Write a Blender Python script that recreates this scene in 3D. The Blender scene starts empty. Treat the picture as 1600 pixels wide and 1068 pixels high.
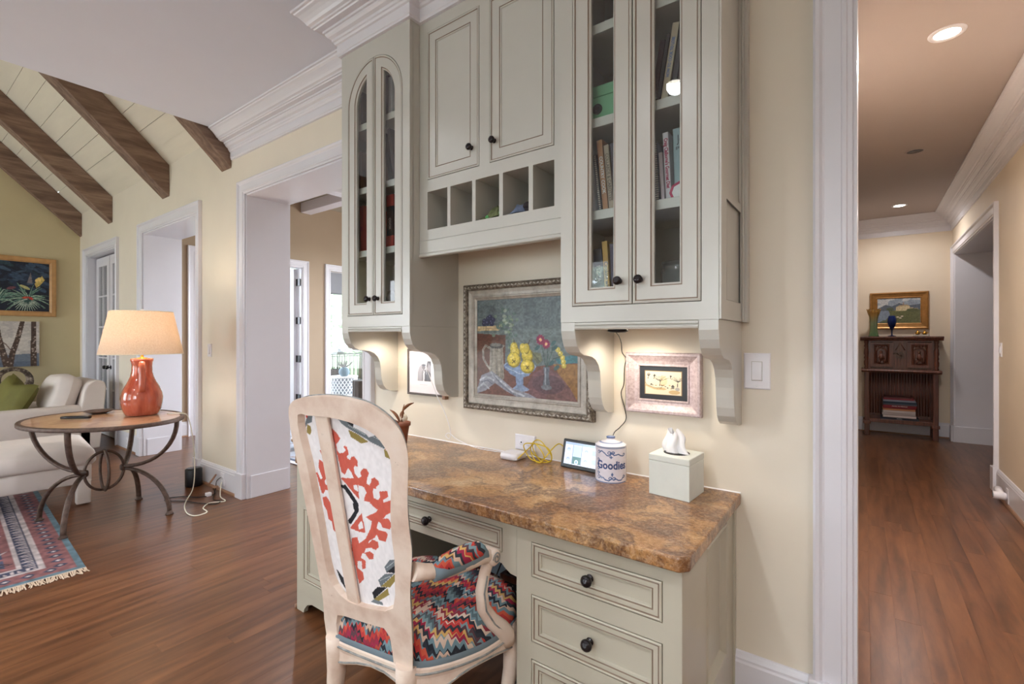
import bpy, bmesh, math, random
import numpy as np
from mathutils import Vector, Matrix
from mathutils.geometry import tessellate_polygon

random.seed(7)
scene = bpy.context.scene
COL = scene.collection
PI = math.pi
R = math.radians

# ------------------------------------------------------------------ camera
cam_d = bpy.data.cameras.new('camera')
cam_d.lens = 36.0 * 748.44 / 1600.0
cam_d.sensor_width = 36.0
cam_d.shift_y = -6.4 / 1600.0
cam_d.clip_start = 0.02
cam = bpy.data.objects.new('camera', cam_d)
cam.location = (0, 0, 1.32)
cam.rotation_euler = (R(90), 0, R(36.325))
COL.objects.link(cam)
scene.camera = cam

# ------------------------------------------------------------------ view + world + lights
vs = scene.view_settings
scene.display_settings.display_device = 'sRGB'
vs.view_transform = 'Standard'
vs.look = 'None'
vs.gamma = 1.0
vs.use_curve_mapping = False
vs.exposure = 0.44

W = bpy.data.worlds.new('sky')
scene.world = W
W.use_nodes = True
bg = W.node_tree.nodes['Background']
bg.inputs[0].default_value = (0.80, 0.90, 1.0, 1)
bg.inputs[1].default_value = 8.0


def light(name, kind, loc, energy, color=(1, 1, 1), rot=(0, 0, 0), **kw):
    d = bpy.data.lights.new(name, kind)
    d.energy = energy
    d.color = color
    for k, v in kw.items():
        setattr(d, k, v)
    o = bpy.data.objects.new(name, d)
    o.location = loc
    o.rotation_euler = rot
    COL.objects.link(o)
    return o


DAY = (1.0, 0.965, 0.95)
# window openings: portals only tell the renderer where the sky's light comes in
def portal(name, loc, rot, sx, sy):
    o = light(name, 'AREA', loc, 1.0, rot=rot, shape='RECTANGLE', size=sx, size_y=sy)
    o.data.cycles.is_portal = True
    return o


BACK_WINDOWS = [(-8.6, -6.1, 0.35, 2.6), (-5.0, -3.3, 0.5, 2.55), (-1.9, 0.5, 0.95, 2.55)]
for (a, b, c, d), e in zip(BACK_WINDOWS, (74, 18, 28)):
    # daylight coming in through the windows behind the camera
    light('window_daylight', 'AREA', ((a + b) / 2, -3.98, (c + d) / 2), e, (0.90, 0.94, 1.0), (R(90), 0, 0), shape='RECTANGLE', size=b - a, size_y=d - c)
portal('sunroom_door_portal', (-7.36, 3.465, 1.25), (0, R(-90), 0), 2.42, 1.52)
portal('sunroom_window_portal', (-7.36, 5.47, 1.25), (0, R(-90), 0), 2.42, 1.46)

KITCHEN_CANS = [(-1.035, -0.18), (-2.85, 0.35), (-1.035, -1.9), (-3.3, -1.6), (0.9, -0.18), (0.9, -1.9)]
SUN_FILLS = [(-5.6, 3.3), (-5.6, 4.9), (-3.4, 3.3), (-3.4, 4.9)]
HALL_CANS = [(0.36, 3.47), (0.352, 7.64)]
WARM = (0.90, 0.94, 1.0)
HALLW = (0.96, 0.93, 0.92)
light('sunroom_fill', 'AREA', (-3.9, 6.95, 1.6), 90, (0.95, 0.96, 1.0), (R(-90), 0, 0), shape='RECTANGLE', size=3.6, size_y=2.0)  # unseen area light added to brighten the sunroom

# ------------------------------------------------------------------ materials
def srgb(r, g=None, b=None):
    if g is None:
        r, g, b = r
    f = lambda c: (c / 255 / 12.92) if c / 255 <= 0.04045 else ((c / 255 + 0.055) / 1.055) ** 2.4
    return (f(r), f(g), f(b), 1.0)


class NT:
    """small node tree helper"""
    def __init__(s, name):
        s.m = bpy.data.materials.new(name)
        s.m.use_nodes = True
        s.t = s.m.node_tree
        s.b = s.t.nodes['Principled BSDF']
        s.out = s.t.nodes['Material Output']

    def n(s, kind, **kw):
        nd = s.t.nodes.new(kind)
        for k, v in kw.items():
            if k.startswith('i_'):
                nd.inputs[k[2:].replace('_', ' ')].default_value = v
            else:
                setattr(nd, k, v)
        return nd

    def l(s, a, b):
        s.t.links.new(a, b)

    def coords(s, scale=(1, 1, 1), kind='Object', rot=(0, 0, 0), loc=(0, 0, 0)):
        mp = s.n('ShaderNodeMapping')
        mp.inputs['Scale'].default_value = scale
        mp.inputs['Rotation'].default_value = rot
        mp.inputs['Location'].default_value = loc
        if kind == 'World':
            g = s.n('ShaderNodeNewGeometry')
            s.l(g.outputs['Position'], mp.inputs['Vector'])
        else:
            tc = s.n('ShaderNodeTexCoord')
            s.l(tc.outputs[kind], mp.inputs['Vector'])
        return mp.outputs['Vector']

    def noise(s, vec, scale, detail=3, rough=0.55, dist=0.0):
        nd = s.n('ShaderNodeTexNoise')
        nd.inputs['Scale'].default_value = scale
        nd.inputs['Detail'].default_value = detail
        nd.inputs['Roughness'].default_value = rough
        nd.inputs['Distortion'].default_value = dist
        s.l(vec, nd.inputs['Vector'])
        return nd.outputs['Fac']

    def ramp(s, fac, stops, interp='LINEAR'):
        nd = s.n('ShaderNodeValToRGB')
        cr = nd.color_ramp
        cr.interpolation = interp
        while len(cr.elements) < len(stops):
            cr.elements.new(0.5)
        for e, (p, c) in zip(cr.elements, stops):
            e.position = p
            e.color = c if len(c) == 4 else tuple(c) + (1,)
        s.l(fac, nd.inputs['Fac'])
        return nd.outputs['Color']

    def mix(s, fac, a, b, mode='MIX'):
        nd = s.n('ShaderNodeMix', data_type='RGBA', blend_type=mode)
        for sock, v in ((nd.inputs['Factor'], fac), (nd.inputs['A'], a), (nd.inputs['B'], b)):
            pass
        fi, ai, bi = nd.inputs[0], nd.inputs[6], nd.inputs[7]
        for sock, v in ((fi, fac), (ai, a), (bi, b)):
            if isinstance(v, (int, float)):
                sock.default_value = v
            elif isinstance(v, tuple):
                sock.default_value = v
            else:
                s.l(v, sock)
        return nd.outputs[2]

    def math(s, op, a, b=None, c=None):
        nd = s.n('ShaderNodeMath', operation=op)
        for i, v in enumerate((a, b, c)):
            if v is None:
                continue
            if isinstance(v, (int, float)):
                nd.inputs[i].default_value = v
            else:
                s.l(v, nd.inputs[i])
        return nd.outputs[0]

    def bump(s, h, strength=0.2, dist=0.002):
        nd = s.n('ShaderNodeBump')
        nd.inputs['Strength'].default_value = strength
        nd.inputs['Distance'].default_value = dist
        s.l(h, nd.inputs['Height'])
        s.l(nd.outputs['Normal'], s.b.inputs['Normal'])

    def base(s, c):
        if isinstance(c, tuple):
            s.b.inputs['Base Color'].default_value = c
        else:
            s.l(c, s.b.inputs['Base Color'])

    def set(s, rough=None, metal=None, spec=None, coat=None, coat_rough=None, sheen=None):
        i = s.b.inputs
        if rough is not None: i['Roughness'].default_value = rough
        if metal is not None: i['Metallic'].default_value = metal
        if spec is not None: i['Specular IOR Level'].default_value = spec
        if coat is not None: i['Coat Weight'].default_value = coat
        if coat_rough is not None: i['Coat Roughness'].default_value = coat_rough
        if sheen is not None: i['Sheen Weight'].default_value = sheen
        return s.m


M = {}


def flat(name, rgb, rough=0.5, metal=0.0, var=0.05, scale=6.0, bump=0.0, spec=0.5, coat=0.0, stretch=(1, 1, 1)):
    """plain colour with a little mottling"""
    t = NT(name)
    c = srgb(rgb)
    v = t.coords(stretch)
    f = t.noise(v, scale, 4)
    lo = tuple(x * (1 - var) for x in c[:3]) + (1,)
    hi = tuple(min(1, x * (1 + var)) for x in c[:3]) + (1,)
    t.base(t.ramp(f, [(0.3, lo), (0.7, hi)]))
    if bump:
        t.bump(t.noise(v, scale * 12, 3), bump)
    t.set(rough, metal, spec, coat, 0.24)
    M[name] = t.m
    return t.m


flat('yellow_wall', (228, 217, 200), 0.6, var=0.02, scale=3, bump=0.03)
flat('hall_wall', (232, 217, 196), 0.6, var=0.02, scale=3, bump=0.03)
flat('olive_wall', (206, 191, 152), 0.65, var=0.03, scale=3, bump=0.03)
flat('tan_wall', (172, 150, 126), 0.6, var=0.02, scale=3, bump=0.03)
flat('slate_wall', (102, 112, 120), 0.6, var=0.03, scale=3)
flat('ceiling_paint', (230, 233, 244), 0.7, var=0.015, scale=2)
flat('hall_ceiling_shaded', (172, 158, 152), 0.6, var=0.015, scale=2)  # ceiling paint darkened: the hall ceiling's lack of direct light is in the colour
flat('trim_white', (224, 221, 227), 0.32, var=0.015, scale=4, spec=0.5)
flat('plank_cream', (226, 217, 200), 0.5, var=0.04, scale=4, stretch=(0.4, 3, 3))
flat('sunroom_ceiling_paint', (176, 166, 148), 0.6, var=0.03)
flat('cabinet_paint', (194, 191, 183), 0.3, var=0.025, scale=5, spec=0.5, coat=0.35)
flat('desk_paint', (184, 177, 160), 0.34, var=0.03, scale=5, spec=0.5)
flat('cabinet_inside', (172, 168, 162), 0.5, var=0.04)
flat('shelf_paint', (206, 203, 194), 0.4, var=0.02)
flat('glaze', (138, 118, 102), 0.5, var=0.12, scale=30)
flat('bronze_dark', (46, 42, 44), 0.2, 0.6, var=0.15, scale=20)
flat('black_plastic', (22, 22, 26), 0.35, var=0.1)
flat('white_plastic', (236, 232, 236), 0.35, var=0.01)
flat('chrome', (205, 205, 210), 0.2, 1.0, var=0.03)
flat('brass', (190, 140, 60), 0.25, 0.9, var=0.1)
flat('paper_white', (238, 234, 234), 0.8, var=0.02)
flat('page_paper', (222, 212, 194), 0.8, var=0.06, scale=60, stretch=(1, 1, 8))
flat('slipcover', (222, 210, 202), 0.85, var=0.03, scale=8, bump=0.15)
flat('green_velvet', (106, 101, 44), 0.75, var=0.12, scale=7, bump=0.1)
flat('iron_rust', (92, 72, 62), 0.55, 0.3, var=0.35, scale=35, bump=0.3)
flat('yellow_cable', (222, 190, 40), 0.4, var=0.05)
flat('tissue_box_paint', (216, 218, 210), 0.6, var=0.04, scale=14)
flat('terracotta', (128, 72, 50), 0.6, var=0.15, scale=25)
flat('dried_leaf', (120, 74, 44), 0.6, var=0.3, scale=30)
flat('lamp_rope', (238, 232, 214), 0.6, var=0.02)
flat('porch_floor', (178, 184, 196), 0.5, var=0.08, scale=3)
flat('drum_white', (232, 228, 226), 0.6, var=0.03)
flat('stump_bark', (70, 62, 58), 0.85, var=0.4, scale=30, bump=0.6, stretch=(1, 1, 0.1))
flat('tree_leaf', (176, 192, 164), 0.6, var=0.4, scale=2)
flat('tree_bark', (96, 84, 74), 0.85, var=0.3, scale=8)
flat('shade_fabric', (150, 152, 158), 0.8, var=0.04)
flat('bin_blue', (112, 128, 138), 0.6, var=0.06)
flat('bag_green', (40, 74, 58), 0.5, var=0.2, scale=30)
flat('rug_blue', (170, 178, 192), 0.9, var=0.2, scale=12)
flat('oak_trim', (150, 112, 88), 0.4, var=0.15, scale=12)
flat('console_wood', (150, 108, 66), 0.4, var=0.15, scale=10, stretch=(6, 1, 6))
flat('window_dark', (96, 96, 100), 0.15, var=0.06)
flat('gold_frame', (170, 122, 66), 0.35, 0.45, var=0.18, scale=18)
flat('light_wood_frame', (196, 148, 94), 0.4, var=0.12, scale=14)
flat('photo_frame_dark', (84, 74, 72), 0.45, var=0.1)
flat('green_box_paper', (124, 182, 140), 0.6, var=0.04)
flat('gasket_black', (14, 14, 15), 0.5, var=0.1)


def emit(name, rgb, strength):
    t = NT(name)
    c = srgb(rgb)
    t.base(c)
    t.b.inputs['Emission Color'].default_value = c
    t.b.inputs['Emission Strength'].default_value = strength
    M[name] = t.m
    return t.m


emit('can_lens', (255, 246, 232), 9.0)
emit('puck_lens', (255, 240, 214), 10.0)


def glass_pane(name, tint=(1, 1, 1, 1), refl=1.0):
    t = NT(name)
    t.t.nodes.remove(t.b)
    tr = t.n('ShaderNodeBsdfTransparent')
    tr.inputs[0].default_value = tint
    gl = t.n('ShaderNodeBsdfGlossy')
    gl.inputs['Roughness'].default_value = 0.01
    fr = t.n('ShaderNodeFresnel')
    geo = t.n('ShaderNodeNewGeometry')
    t.l(t.math('SUBTRACT', 1.5, t.math('MULTIPLY', geo.outputs['Backfacing'], 0.8333)), fr.inputs['IOR'])
    mx = t.n('ShaderNodeMixShader')
    t.l(t.math('MULTIPLY', fr.outputs[0], refl), mx.inputs[0])
    t.l(tr.outputs[0], mx.inputs[1])
    t.l(gl.outputs[0], mx.inputs[2])
    t.l(mx.outputs[0], t.out.inputs['Surface'])
    M[name] = t.m


glass_pane('pane_glass', (0.93, 0.95, 0.95, 1), 1.3)
glass_pane('window_glass', (0.97, 0.98, 0.98, 1), 0.8)


def coloured_glass(name, stops, axis_scale):
    """thin blown glass whose colour changes with height"""
    t = NT(name)
    tc = t.n('ShaderNodeTexCoord')
    sx = t.n('ShaderNodeSeparateXYZ')
    t.l(tc.outputs['Generated'], sx.inputs[0])
    col = t.ramp(sx.outputs['Z'], stops)
    t.base(col)
    t.set(0.08, 0, 0.6)
    t.b.inputs['Transmission Weight'].default_value = 0.55
    t.b.inputs['IOR'].default_value = 1.3
    M[name] = t.m


coloured_glass('green_gold_glass', [(0, srgb(120, 160, 110)), (0.5, srgb(170, 180, 140)), (0.75, srgb(200, 170, 110)), (1, srgb(190, 140, 60))], 1)
coloured_glass('cobalt_glass', [(0, srgb(60, 70, 110)), (0.4, srgb(36, 54, 112)), (1, srgb(50, 70, 140))], 1)
coloured_glass('clear_glass', [(0, srgb(232, 238, 240)), (1, srgb(238, 242, 244))], 1)
M['clear_glass'].node_tree.nodes['Principled BSDF'].inputs['Transmission Weight'].default_value = 0.9


def wood_plank(name, dark, mid, light_, rough=0.22, along='Y', grain=1.0, coat=0.35):
    t = NT(name)
    g = t.n('ShaderNodeNewGeometry')
    oi = t.n('ShaderNodeObjectInfo')
    rnd = t.math('FRACT', t.math('ADD', t.math('MULTIPLY', oi.outputs['Random'], 7.13), t.math('MULTIPLY', g.outputs['Random Per Island'], 3.7)))
    off = t.n('ShaderNodeCombineXYZ')
    t.l(t.math('MULTIPLY', rnd, 37.0), off.inputs[0])
    t.l(t.math('MULTIPLY', rnd, 91.0), off.inputs[1])
    t.l(t.math('MULTIPLY', rnd, 13.0), off.inputs[2])
    add = t.n('ShaderNodeVectorMath', operation='ADD')
    t.l(g.outputs['Position'], add.inputs[0])
    t.l(off.outputs[0], add.inputs[1])
    mp = t.n('ShaderNodeMapping')
    sc = {'Y': (11, 1.5, 11), 'X': (1.1, 14, 14), 'Z': (14, 14, 1.1)}[along]
    mp.inputs['Scale'].default_value = sc
    t.l(add.outputs[0], mp.inputs['Vector'])
    v = mp.outputs['Vector']
    n1 = t.noise(v, 2.2 * grain, 6, 0.62, 0.6)
    wv = t.n('ShaderNodeTexWave', wave_type='BANDS', bands_direction={'Y': 'X', 'X': 'Y', 'Z': 'X'}[along])
    wv.inputs['Scale'].default_value = 0.55 * grain
    wv.inputs['Distortion'].default_value = 14.0
    wv.inputs['Detail'].default_value = 3
    wv.inputs['Detail Scale'].default_value = 1.2
    t.l(v, wv.inputs['Vector'])
    fine = t.noise(v, 9.0 * grain, 4, 0.7)
    f = t.math('ADD', t.math('MULTIPLY', n1, 0.66), t.math('MULTIPLY', wv.outputs['Fac'], 0.14))
    f = t.math('ADD', f, t.math('MULTIPLY', fine, 0.20))
    c = t.ramp(f, [(0.24, srgb(dark)), (0.48, srgb(mid)), (0.78, srgb(light_))])
    hv = t.n('ShaderNodeHueSaturation')
    t.l(c, hv.inputs['Color'])
    t.l(t.math('ADD', t.math('MULTIPLY', rnd, 0.26), 0.87), hv.inputs['Value'])
    t.base(hv.outputs['Color'])
    t.bump(f, 0.08, 0.001)
    t.set(rough, 0, 0.5, coat, 0.18)
    M[name] = t.m


wood_plank('oak_floor', (62, 36, 20), (104, 64, 39), (134, 88, 56), 0.285, 'Y', 0.6, coat=0.0)
wood_plank('beam_wood', (84, 62, 52), (124, 98, 82), (164, 138, 120), 0.7, 'Y', 0.7, coat=0.0)
wood_plank('carved_oak', (58, 30, 22), (100, 56, 40), (134, 80, 58), 0.35, 'Z', 1.0, coat=0.2)
M['carved_oak'].node_tree.nodes


def granite():
    t = NT('granite')
    v = t.coords((1, 1, 1))
    warp = t.n('ShaderNodeTexNoise')
    warp.inputs['Scale'].default_value = 3.0
    warp.inputs['Detail'].default_value = 5
    t.l(v, warp.inputs['Vector'])
    wm = t.n('ShaderNodeVectorMath', operation='SCALE')
    wm.inputs['Scale'].default_value = 0.55
    t.l(warp.outputs['Color'], wm.inputs[0])
    wa = t.n('ShaderNodeVectorMath', operation='ADD')
    t.l(v, wa.inputs[0]); t.l(wm.outputs[0], wa.inputs[1])
    wv = wa.outputs[0]
    big = t.noise(wv, 2.4, 7, 0.62, 0.5)
    col = t.ramp(big, [(0.38, srgb(88, 54, 34)), (0.45, srgb(140, 92, 54)), (0.51, srgb(184, 130, 76)), (0.57, srgb(204, 152, 92)), (0.65, srgb(220, 182, 136))])
    # dark brown branching veins: thin bands where two warped noises cross their middle value
    for sc_, wd, amt in ((1.7, 0.036, 0.95), (4.2, 0.026, 0.7)):
        nv = t.noise(wv, sc_, 6, 0.62, 0.3)
        dv = t.math('ABSOLUTE', t.math('SUBTRACT', nv, 0.5))
        vm = t.ramp(dv, [(0.0, (1, 1, 1, 1)), (wd, (0, 0, 0, 1))])
        col = t.mix(t.math('MULTIPLY', vm, amt), col, srgb(84, 50, 36))
    # grain of crystals
    md = t.noise(wv, 22, 6, 0.78)
    col = t.mix(0.22, col, t.ramp(md, [(0.36, srgb(66, 46, 36)), (0.47, srgb(128, 92, 64)), (0.55, srgb(170, 130, 92)), (0.66, srgb(214, 184, 148))]))
    sp = t.noise(v, 85, 4, 0.75)
    col = t.mix(0.24, col, t.ramp(sp, [(0.38, srgb(58, 42, 36)), (0.5, srgb(146, 112, 84)), (0.60, srgb(218, 192, 164))]))
    fine = t.noise(wv, 150, 3, 0.65)
    col = t.mix(t.math('MULTIPLY', t.math('GREATER_THAN', fine, 0.60), 0.5), col, srgb(60, 44, 38))
    # pale mineral patches
    pat = t.ramp(t.noise(t.coords((0.6, 2.6, 1), rot=(0, 0, 0.25)), 2.3, 2, 0.5), [(0.66, (0, 0, 0, 1)), (0.69, (1, 1, 1, 1))])
    col = t.mix(t.math('MULTIPLY', pat, 0.5), col, srgb(204, 174, 136))
    t.base(col)
    t.set(0.285, 0, 0.22, 0.4, 0.04)
    M['granite'] = t.m


granite()


def flame_stitch():
    """bargello needlepoint: stacked zigzag bands of wool"""
    t = NT('flame_stitch')
    tc = t.n('ShaderNodeTexCoord')
    sx = t.n('ShaderNodeSeparateXYZ')
    t.l(tc.outputs['Object'], sx.inputs[0])
    x, y, z = sx.outputs
    u = t.math('ADD', t.math('MULTIPLY', x, 1.0), t.math('MULTIPLY', y, 0.25))
    w = t.math('ADD', t.math('ADD', y, t.math('MULTIPLY', z, 1.1)), t.math('MULTIPLY', x, -0.2))
    # coarse arches + fine teeth
    big = t.math('PINGPONG', u, 0.058)
    small = t.math('PINGPONG', u, 0.0085)
    n = t.noise(t.coords((1, 1, 1)), 5.0, 2)
    ph = t.math('ADD', t.math('ADD', w, t.math('MULTIPLY', big, 0.95)), t.math('MULTIPLY', small, 2.1))
    ph = t.math('ADD', ph, t.math('MULTIPLY', n, 0.10))
    f = t.math('FRACT', t.math('MULTIPLY', ph, 3.6))
    C = [srgb(c) for c in ((40, 44, 54), (190, 62, 62), (204, 92, 70), (112, 140, 152), (216, 186, 168), (52, 58, 68), (158, 44, 74), (206, 168, 104), (92, 64, 72), (124, 152, 160), (192, 66, 58), (44, 48, 58), (214, 192, 176), (142, 52, 66), (88, 108, 116), (180, 74, 62))]
    col = t.ramp(f, [(i / len(C), c) for i, c in enumerate(C)], 'CONSTANT')
    C2 = [C[i] for i in (3, 9, 14, 5, 0, 3, 12, 9, 14, 8, 5, 11, 3, 14, 9, 0)]
    C3 = [C[i] for i in (6, 13, 1, 8, 7, 2, 6, 10, 5, 1, 12, 4, 13, 7, 6, 8)]
    col2 = t.ramp(f, [(i / 16, c) for i, c in enumerate(C2)], 'CONSTANT')
    col3 = t.ramp(f, [(i / 16, c) for i, c in enumerate(C3)], 'CONSTANT')
    # medallions of other colourways, bounded by the same teeth
    wq = t.n('ShaderNodeCombineXYZ')
    t.l(u, wq.inputs[0]); t.l(t.math('ADD', w, t.math('MULTIPLY', small, 2.1)), wq.inputs[1])
    nn = t.noise(wq.outputs[0], 11.0, 1)
    col = t.mix(t.math('GREATER_THAN', nn, 0.56), col, col2)
    col = t.mix(t.math('LESS_THAN', nn, 0.44), col, col3)
    t.base(col)
    t.bump(t.math('PINGPONG', u, 0.0016), 0.5, 0.001)
    t.set(0.85, 0, 0.3)
    M['flame_stitch'] = t.m


flame_stitch()


def chair_paint():
    t = NT('chair_paint')
    v = t.coords((1, 1, 1))
    n = t.noise(v, 9, 5, 0.6)
    col = t.ramp(n, [(0.3, srgb(206, 178, 160)), (0.55, srgb(226, 206, 190)), (0.8, srgb(232, 216, 204))])
    sp = t.noise(v, 55, 3, 0.7)
    col = t.mix(t.math('MULTIPLY', t.math('GREATER_THAN', sp, 0.72), 0.35), col, srgb(140, 112, 96))
    t.base(col)
    t.bump(n, 0.08)
    t.set(0.5, 0, 0.4)
    M['chair_paint'] = t.m
    t = NT('chair_edge_grey')
    n = t.noise(t.coords(), 30, 3)
    t.base(t.ramp(n, [(0.35, srgb(112, 116, 116)), (0.65, srgb(164, 160, 154))]))
    t.set(0.55)
    M['chair_edge_grey'] = t.m


chair_paint()


def lamp_glaze():
    t = NT('coral_glaze')
    n = t.noise(t.coords((6, 6, 0.8)), 3.0, 4, 0.6)
    t.base(t.ramp(n, [(0.3, srgb(150, 62, 42)), (0.55, srgb(186, 92, 68)), (0.8, srgb(206, 128, 104))]))
    t.set(0.12, 0, 0.6, 0.6, 0.05)
    M['coral_glaze'] = t.m
    # linen shade: real light passes through the cloth
    t = NT('linen_shade')
    t.t.nodes.remove(t.b)
    v = t.coords((1, 1, 1))
    n = t.noise(v, 120, 2)
    c = t.ramp(n, [(0.3, srgb(222, 204, 184)), (0.7, srgb(236, 222, 204))])
    di = t.n('ShaderNodeBsdfDiffuse'); tl = t.n('ShaderNodeBsdfTranslucent')
    t.l(c, di.inputs[0]); t.l(c, tl.inputs[0])
    mx = t.n('ShaderNodeMixShader'); mx.inputs[0].default_value = 0.4
    t.l(di.outputs[0], mx.inputs[1]); t.l(tl.outputs[0], mx.inputs[2])
    t.l(mx.outputs[0], t.out.inputs['Surface'])
    M['linen_shade'] = t.m


lamp_glaze()


def marble_table():
    t = NT('tan_marble')
    n = t.noise(t.coords(), 7, 6, 0.65, 0.8)
    t.base(t.ramp(n, [(0.3, srgb(150, 104, 74)), (0.5, srgb(196, 152, 116)), (0.7, srgb(214, 178, 146))]))
    t.set(0.285, 0, 0.4, 0.6, 0.04)
    M['tan_marble'] = t.m


marble_table()


def silver_frame(name, lo, mid, hi, scale):
    t = NT(name)
    n = t.noise(t.coords((scale, scale, scale)), 10, 5, 0.7)
    t.base(t.ramp(n, [(0.3, srgb(lo)), (0.5, srgb(mid)), (0.7, srgb(hi))]))
    t.bump(n, 0.25)
    t.set(0.45, 0.2, 0.5)
    M[name] = t.m


silver_frame('pewter_carved', (62, 54, 46), (112, 100, 88), (176, 166, 150), 6)
silver_frame('grey_liner', (150, 142, 132), (178, 170, 160), (196, 188, 178), 2)
silver_frame('pink_washed', (168, 146, 146), (196, 178, 180), (214, 198, 200), 9)


def woven_dotted():
    t = NT('black_dotted_basket')
    v = t.coords((1, 1, 1))
    vo = t.n('ShaderNodeTexVoronoi')
    vo.inputs['Scale'].default_value = 55
    vo.inputs['Randomness'].default_value = 0.25
    t.l(v, vo.inputs['Vector'])
    t.base(t.ramp(vo.outputs['Distance'], [(0.16, srgb(120, 116, 112)), (0.24, srgb(22, 20, 22))]))
    t.set(0.5)
    M['black_dotted_basket'] = t.m


woven_dotted()


def vcol(name, rough=0.6, coat=0.0, emission=0.0, spec=0.4):
    t = NT(name)
    a = t.n('ShaderNodeAttribute')
    a.attribute_name = 'paint'
    t.base(a.outputs['Color'])
    t.set(rough, 0, spec, coat, 0.05)
    if emission:
        t.l(a.outputs['Color'], t.b.inputs['Emission Color'])
        t.b.inputs['Emission Strength'].default_value = emission
    M[name] = t.m


vcol('painted_canvas', 0.45, 0.15)
vcol('printed_cloth', 0.85)
vcol('printed_rug', 0.95)
vcol('glazed_print', 0.15, 0.5)
vcol('backlit_screen', 0.1, 0.3, 0.9)
vcol('art_under_glass', 0.15, 0.3)

# ------------------------------------------------------------------ geometry helpers
class MB:
    """collects faces for ONE mesh; xf maps local (a,b,c) to coordinates"""
    def __init__(s, xf=None):
        s.v, s.f, s.mi, s.sm = [], [], [], []
        s.xf = xf
        s.cur = 0
        s.smooth = False

    def add(s, verts, faces, mi=None, smooth=None):
        o = len(s.v)
        for p in verts:
            s.v.append(tuple(s.xf(*p)) if s.xf else tuple(p))
        for f in faces:
            s.f.append([i + o for i in f])
            s.mi.append(s.cur if mi is None else mi)
            s.sm.append(s.smooth if smooth is None else smooth)
        return s

    def box(s, x0, x1, y0, y1, z0, z1, mi=None):
        v = [(x0, y0, z0), (x1, y0, z0), (x1, y1, z0), (x0, y1, z0), (x0, y0, z1), (x1, y0, z1), (x1, y1, z1), (x0, y1, z1)]
        return s.add(v, [(0, 3, 2, 1), (4, 5, 6, 7), (0, 1, 5, 4), (1, 2, 6, 5), (2, 3, 7, 6), (3, 0, 4, 7)], mi, False)

    def loft(s, loops, segmi=None, cap0=False, cap1=False, closed=True, smooth=False):
        """loops: lists of equal length of 3D points"""
        n = len(loops[0])
        v = [p for lp in loops for p in lp]
        o = len(s.v)
        s.add(v, [])
        m = n if closed else n - 1
        for k in range(len(loops) - 1):
            for i in range(m):
                j = (i + 1) % n
                s.f.append([o + k * n + i, o + k * n + j, o + (k + 1) * n + j, o + (k + 1) * n + i])
                s.mi.append(segmi[k] if segmi else s.cur)
                s.sm.append(smooth)
        if cap0:
            s.f.append([o + i for i in range(n)][::-1]); s.mi.append(segmi[0] if segmi else s.cur); s.sm.append(False)
        if cap1:
            k = len(loops) - 1
            s.f.append([o + k * n + i for i in range(n)]); s.mi.append(segmi[-1] if segmi else s.cur); s.sm.append(False)
        return s

    def rects(s, seq, segmi=None, cap1=False, cap0=False):
        """seq of (x0,x1,z0,z1,y): nested rectangles joined into a moulded frame facing -Y"""
        return s.loft([[(a, y, c), (b, y, c), (b, y, d), (a, y, d)] for a, b, c, d, y in seq], segmi, cap0, cap1)

    def lathe(s, prof, seg=24, c=(0, 0, 0), cap=True, smooth=True, ax='z'):
        loops = []
        for r, z in prof:
            lp = []
            for i in range(seg):
                t = 2 * PI * i / seg
                p = (r * math.cos(t), r * math.sin(t), z)
                if ax == 'y': p = (p[0], p[2], p[1])
                if ax == 'x': p = (p[2], p[0], p[1])
                lp.append((c[0] + p[0], c[1] + p[1], c[2] + p[2]))
            loops.append(lp)
        return s.loft(loops, None, cap, cap, True, smooth)

    def tube(s, pts, r, seg=8, cap=True, flat=None):
        """pts: list of 3D points, r: number or list; flat=(wide, thin) for strap section"""
        P = [Vector(p) for p in pts]
        n = len(P)
        rr = r if isinstance(r, (list, tuple)) else [r] * n
        loops = []
        up = None
        for i in range(n):
            t = (P[min(i + 1, n - 1)] - P[max(i - 1, 0)]).normalized()
            if up is None:
                up = Vector((0, 0, 1)) if abs(t.z) < 0.9 else Vector((0, 1, 0))
            a = t.cross(up)
            if a.length < 1e-5:
                a = t.cross(Vector((1, 0, 0)))
            a.normalize()
            b = a.cross(t).normalized()
            up = b
            lp = []
            for k in range(seg):
                q = 2 * PI * k / seg
                ca, sb = math.cos(q), math.sin(q)
                if flat:
                    ca *= flat[0]; sb *= flat[1]
                lp.append(tuple(P[i] + a * (ca * rr[i]) + b * (sb * rr[i])))
            loops.append(lp)
        return s.loft(loops, None, cap, cap, True, True)

    def prism(s, poly, fn, d0, d1, holes=(), smooth_side=False):
        """extrude 2D polygon (with holes): fn(a,b,d)->3D"""
        loops = [list(poly)] + [list(h) for h in holes]
        tris = tessellate_polygon([[Vector((a, b, 0)) for a, b in lp] for lp in loops])
        flatp = [p for lp in loops for p in lp]
        n = len(flatp)
        v = [fn(a, b, d0) for a, b in flatp] + [fn(a, b, d1) for a, b in flatp]
        f = [tuple(t) for t in tris] + [tuple(i + n for i in reversed(t)) for t in tris]
        s.add(v, f, smooth=False)
        o = len(s.v) - 2 * n
        k = 0
        for lp in loops:
            m = len(lp)
            for i in range(m):
                j = (i + 1) % m
                s.f.append([o + k + i, o + k + j, o + n + k + j, o + n + k + i]); s.mi.append(s.cur); s.sm.append(smooth_side)
            k += m
        return s


def XZ(a, b, d): return (a, d, b)          # polygon in the wall plane, depth along Y
def YZ(a, b, d): return (d, a, b)          # polygon in a side plane, depth along X
def XY(a, b, d): return (a, b, d)


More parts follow.
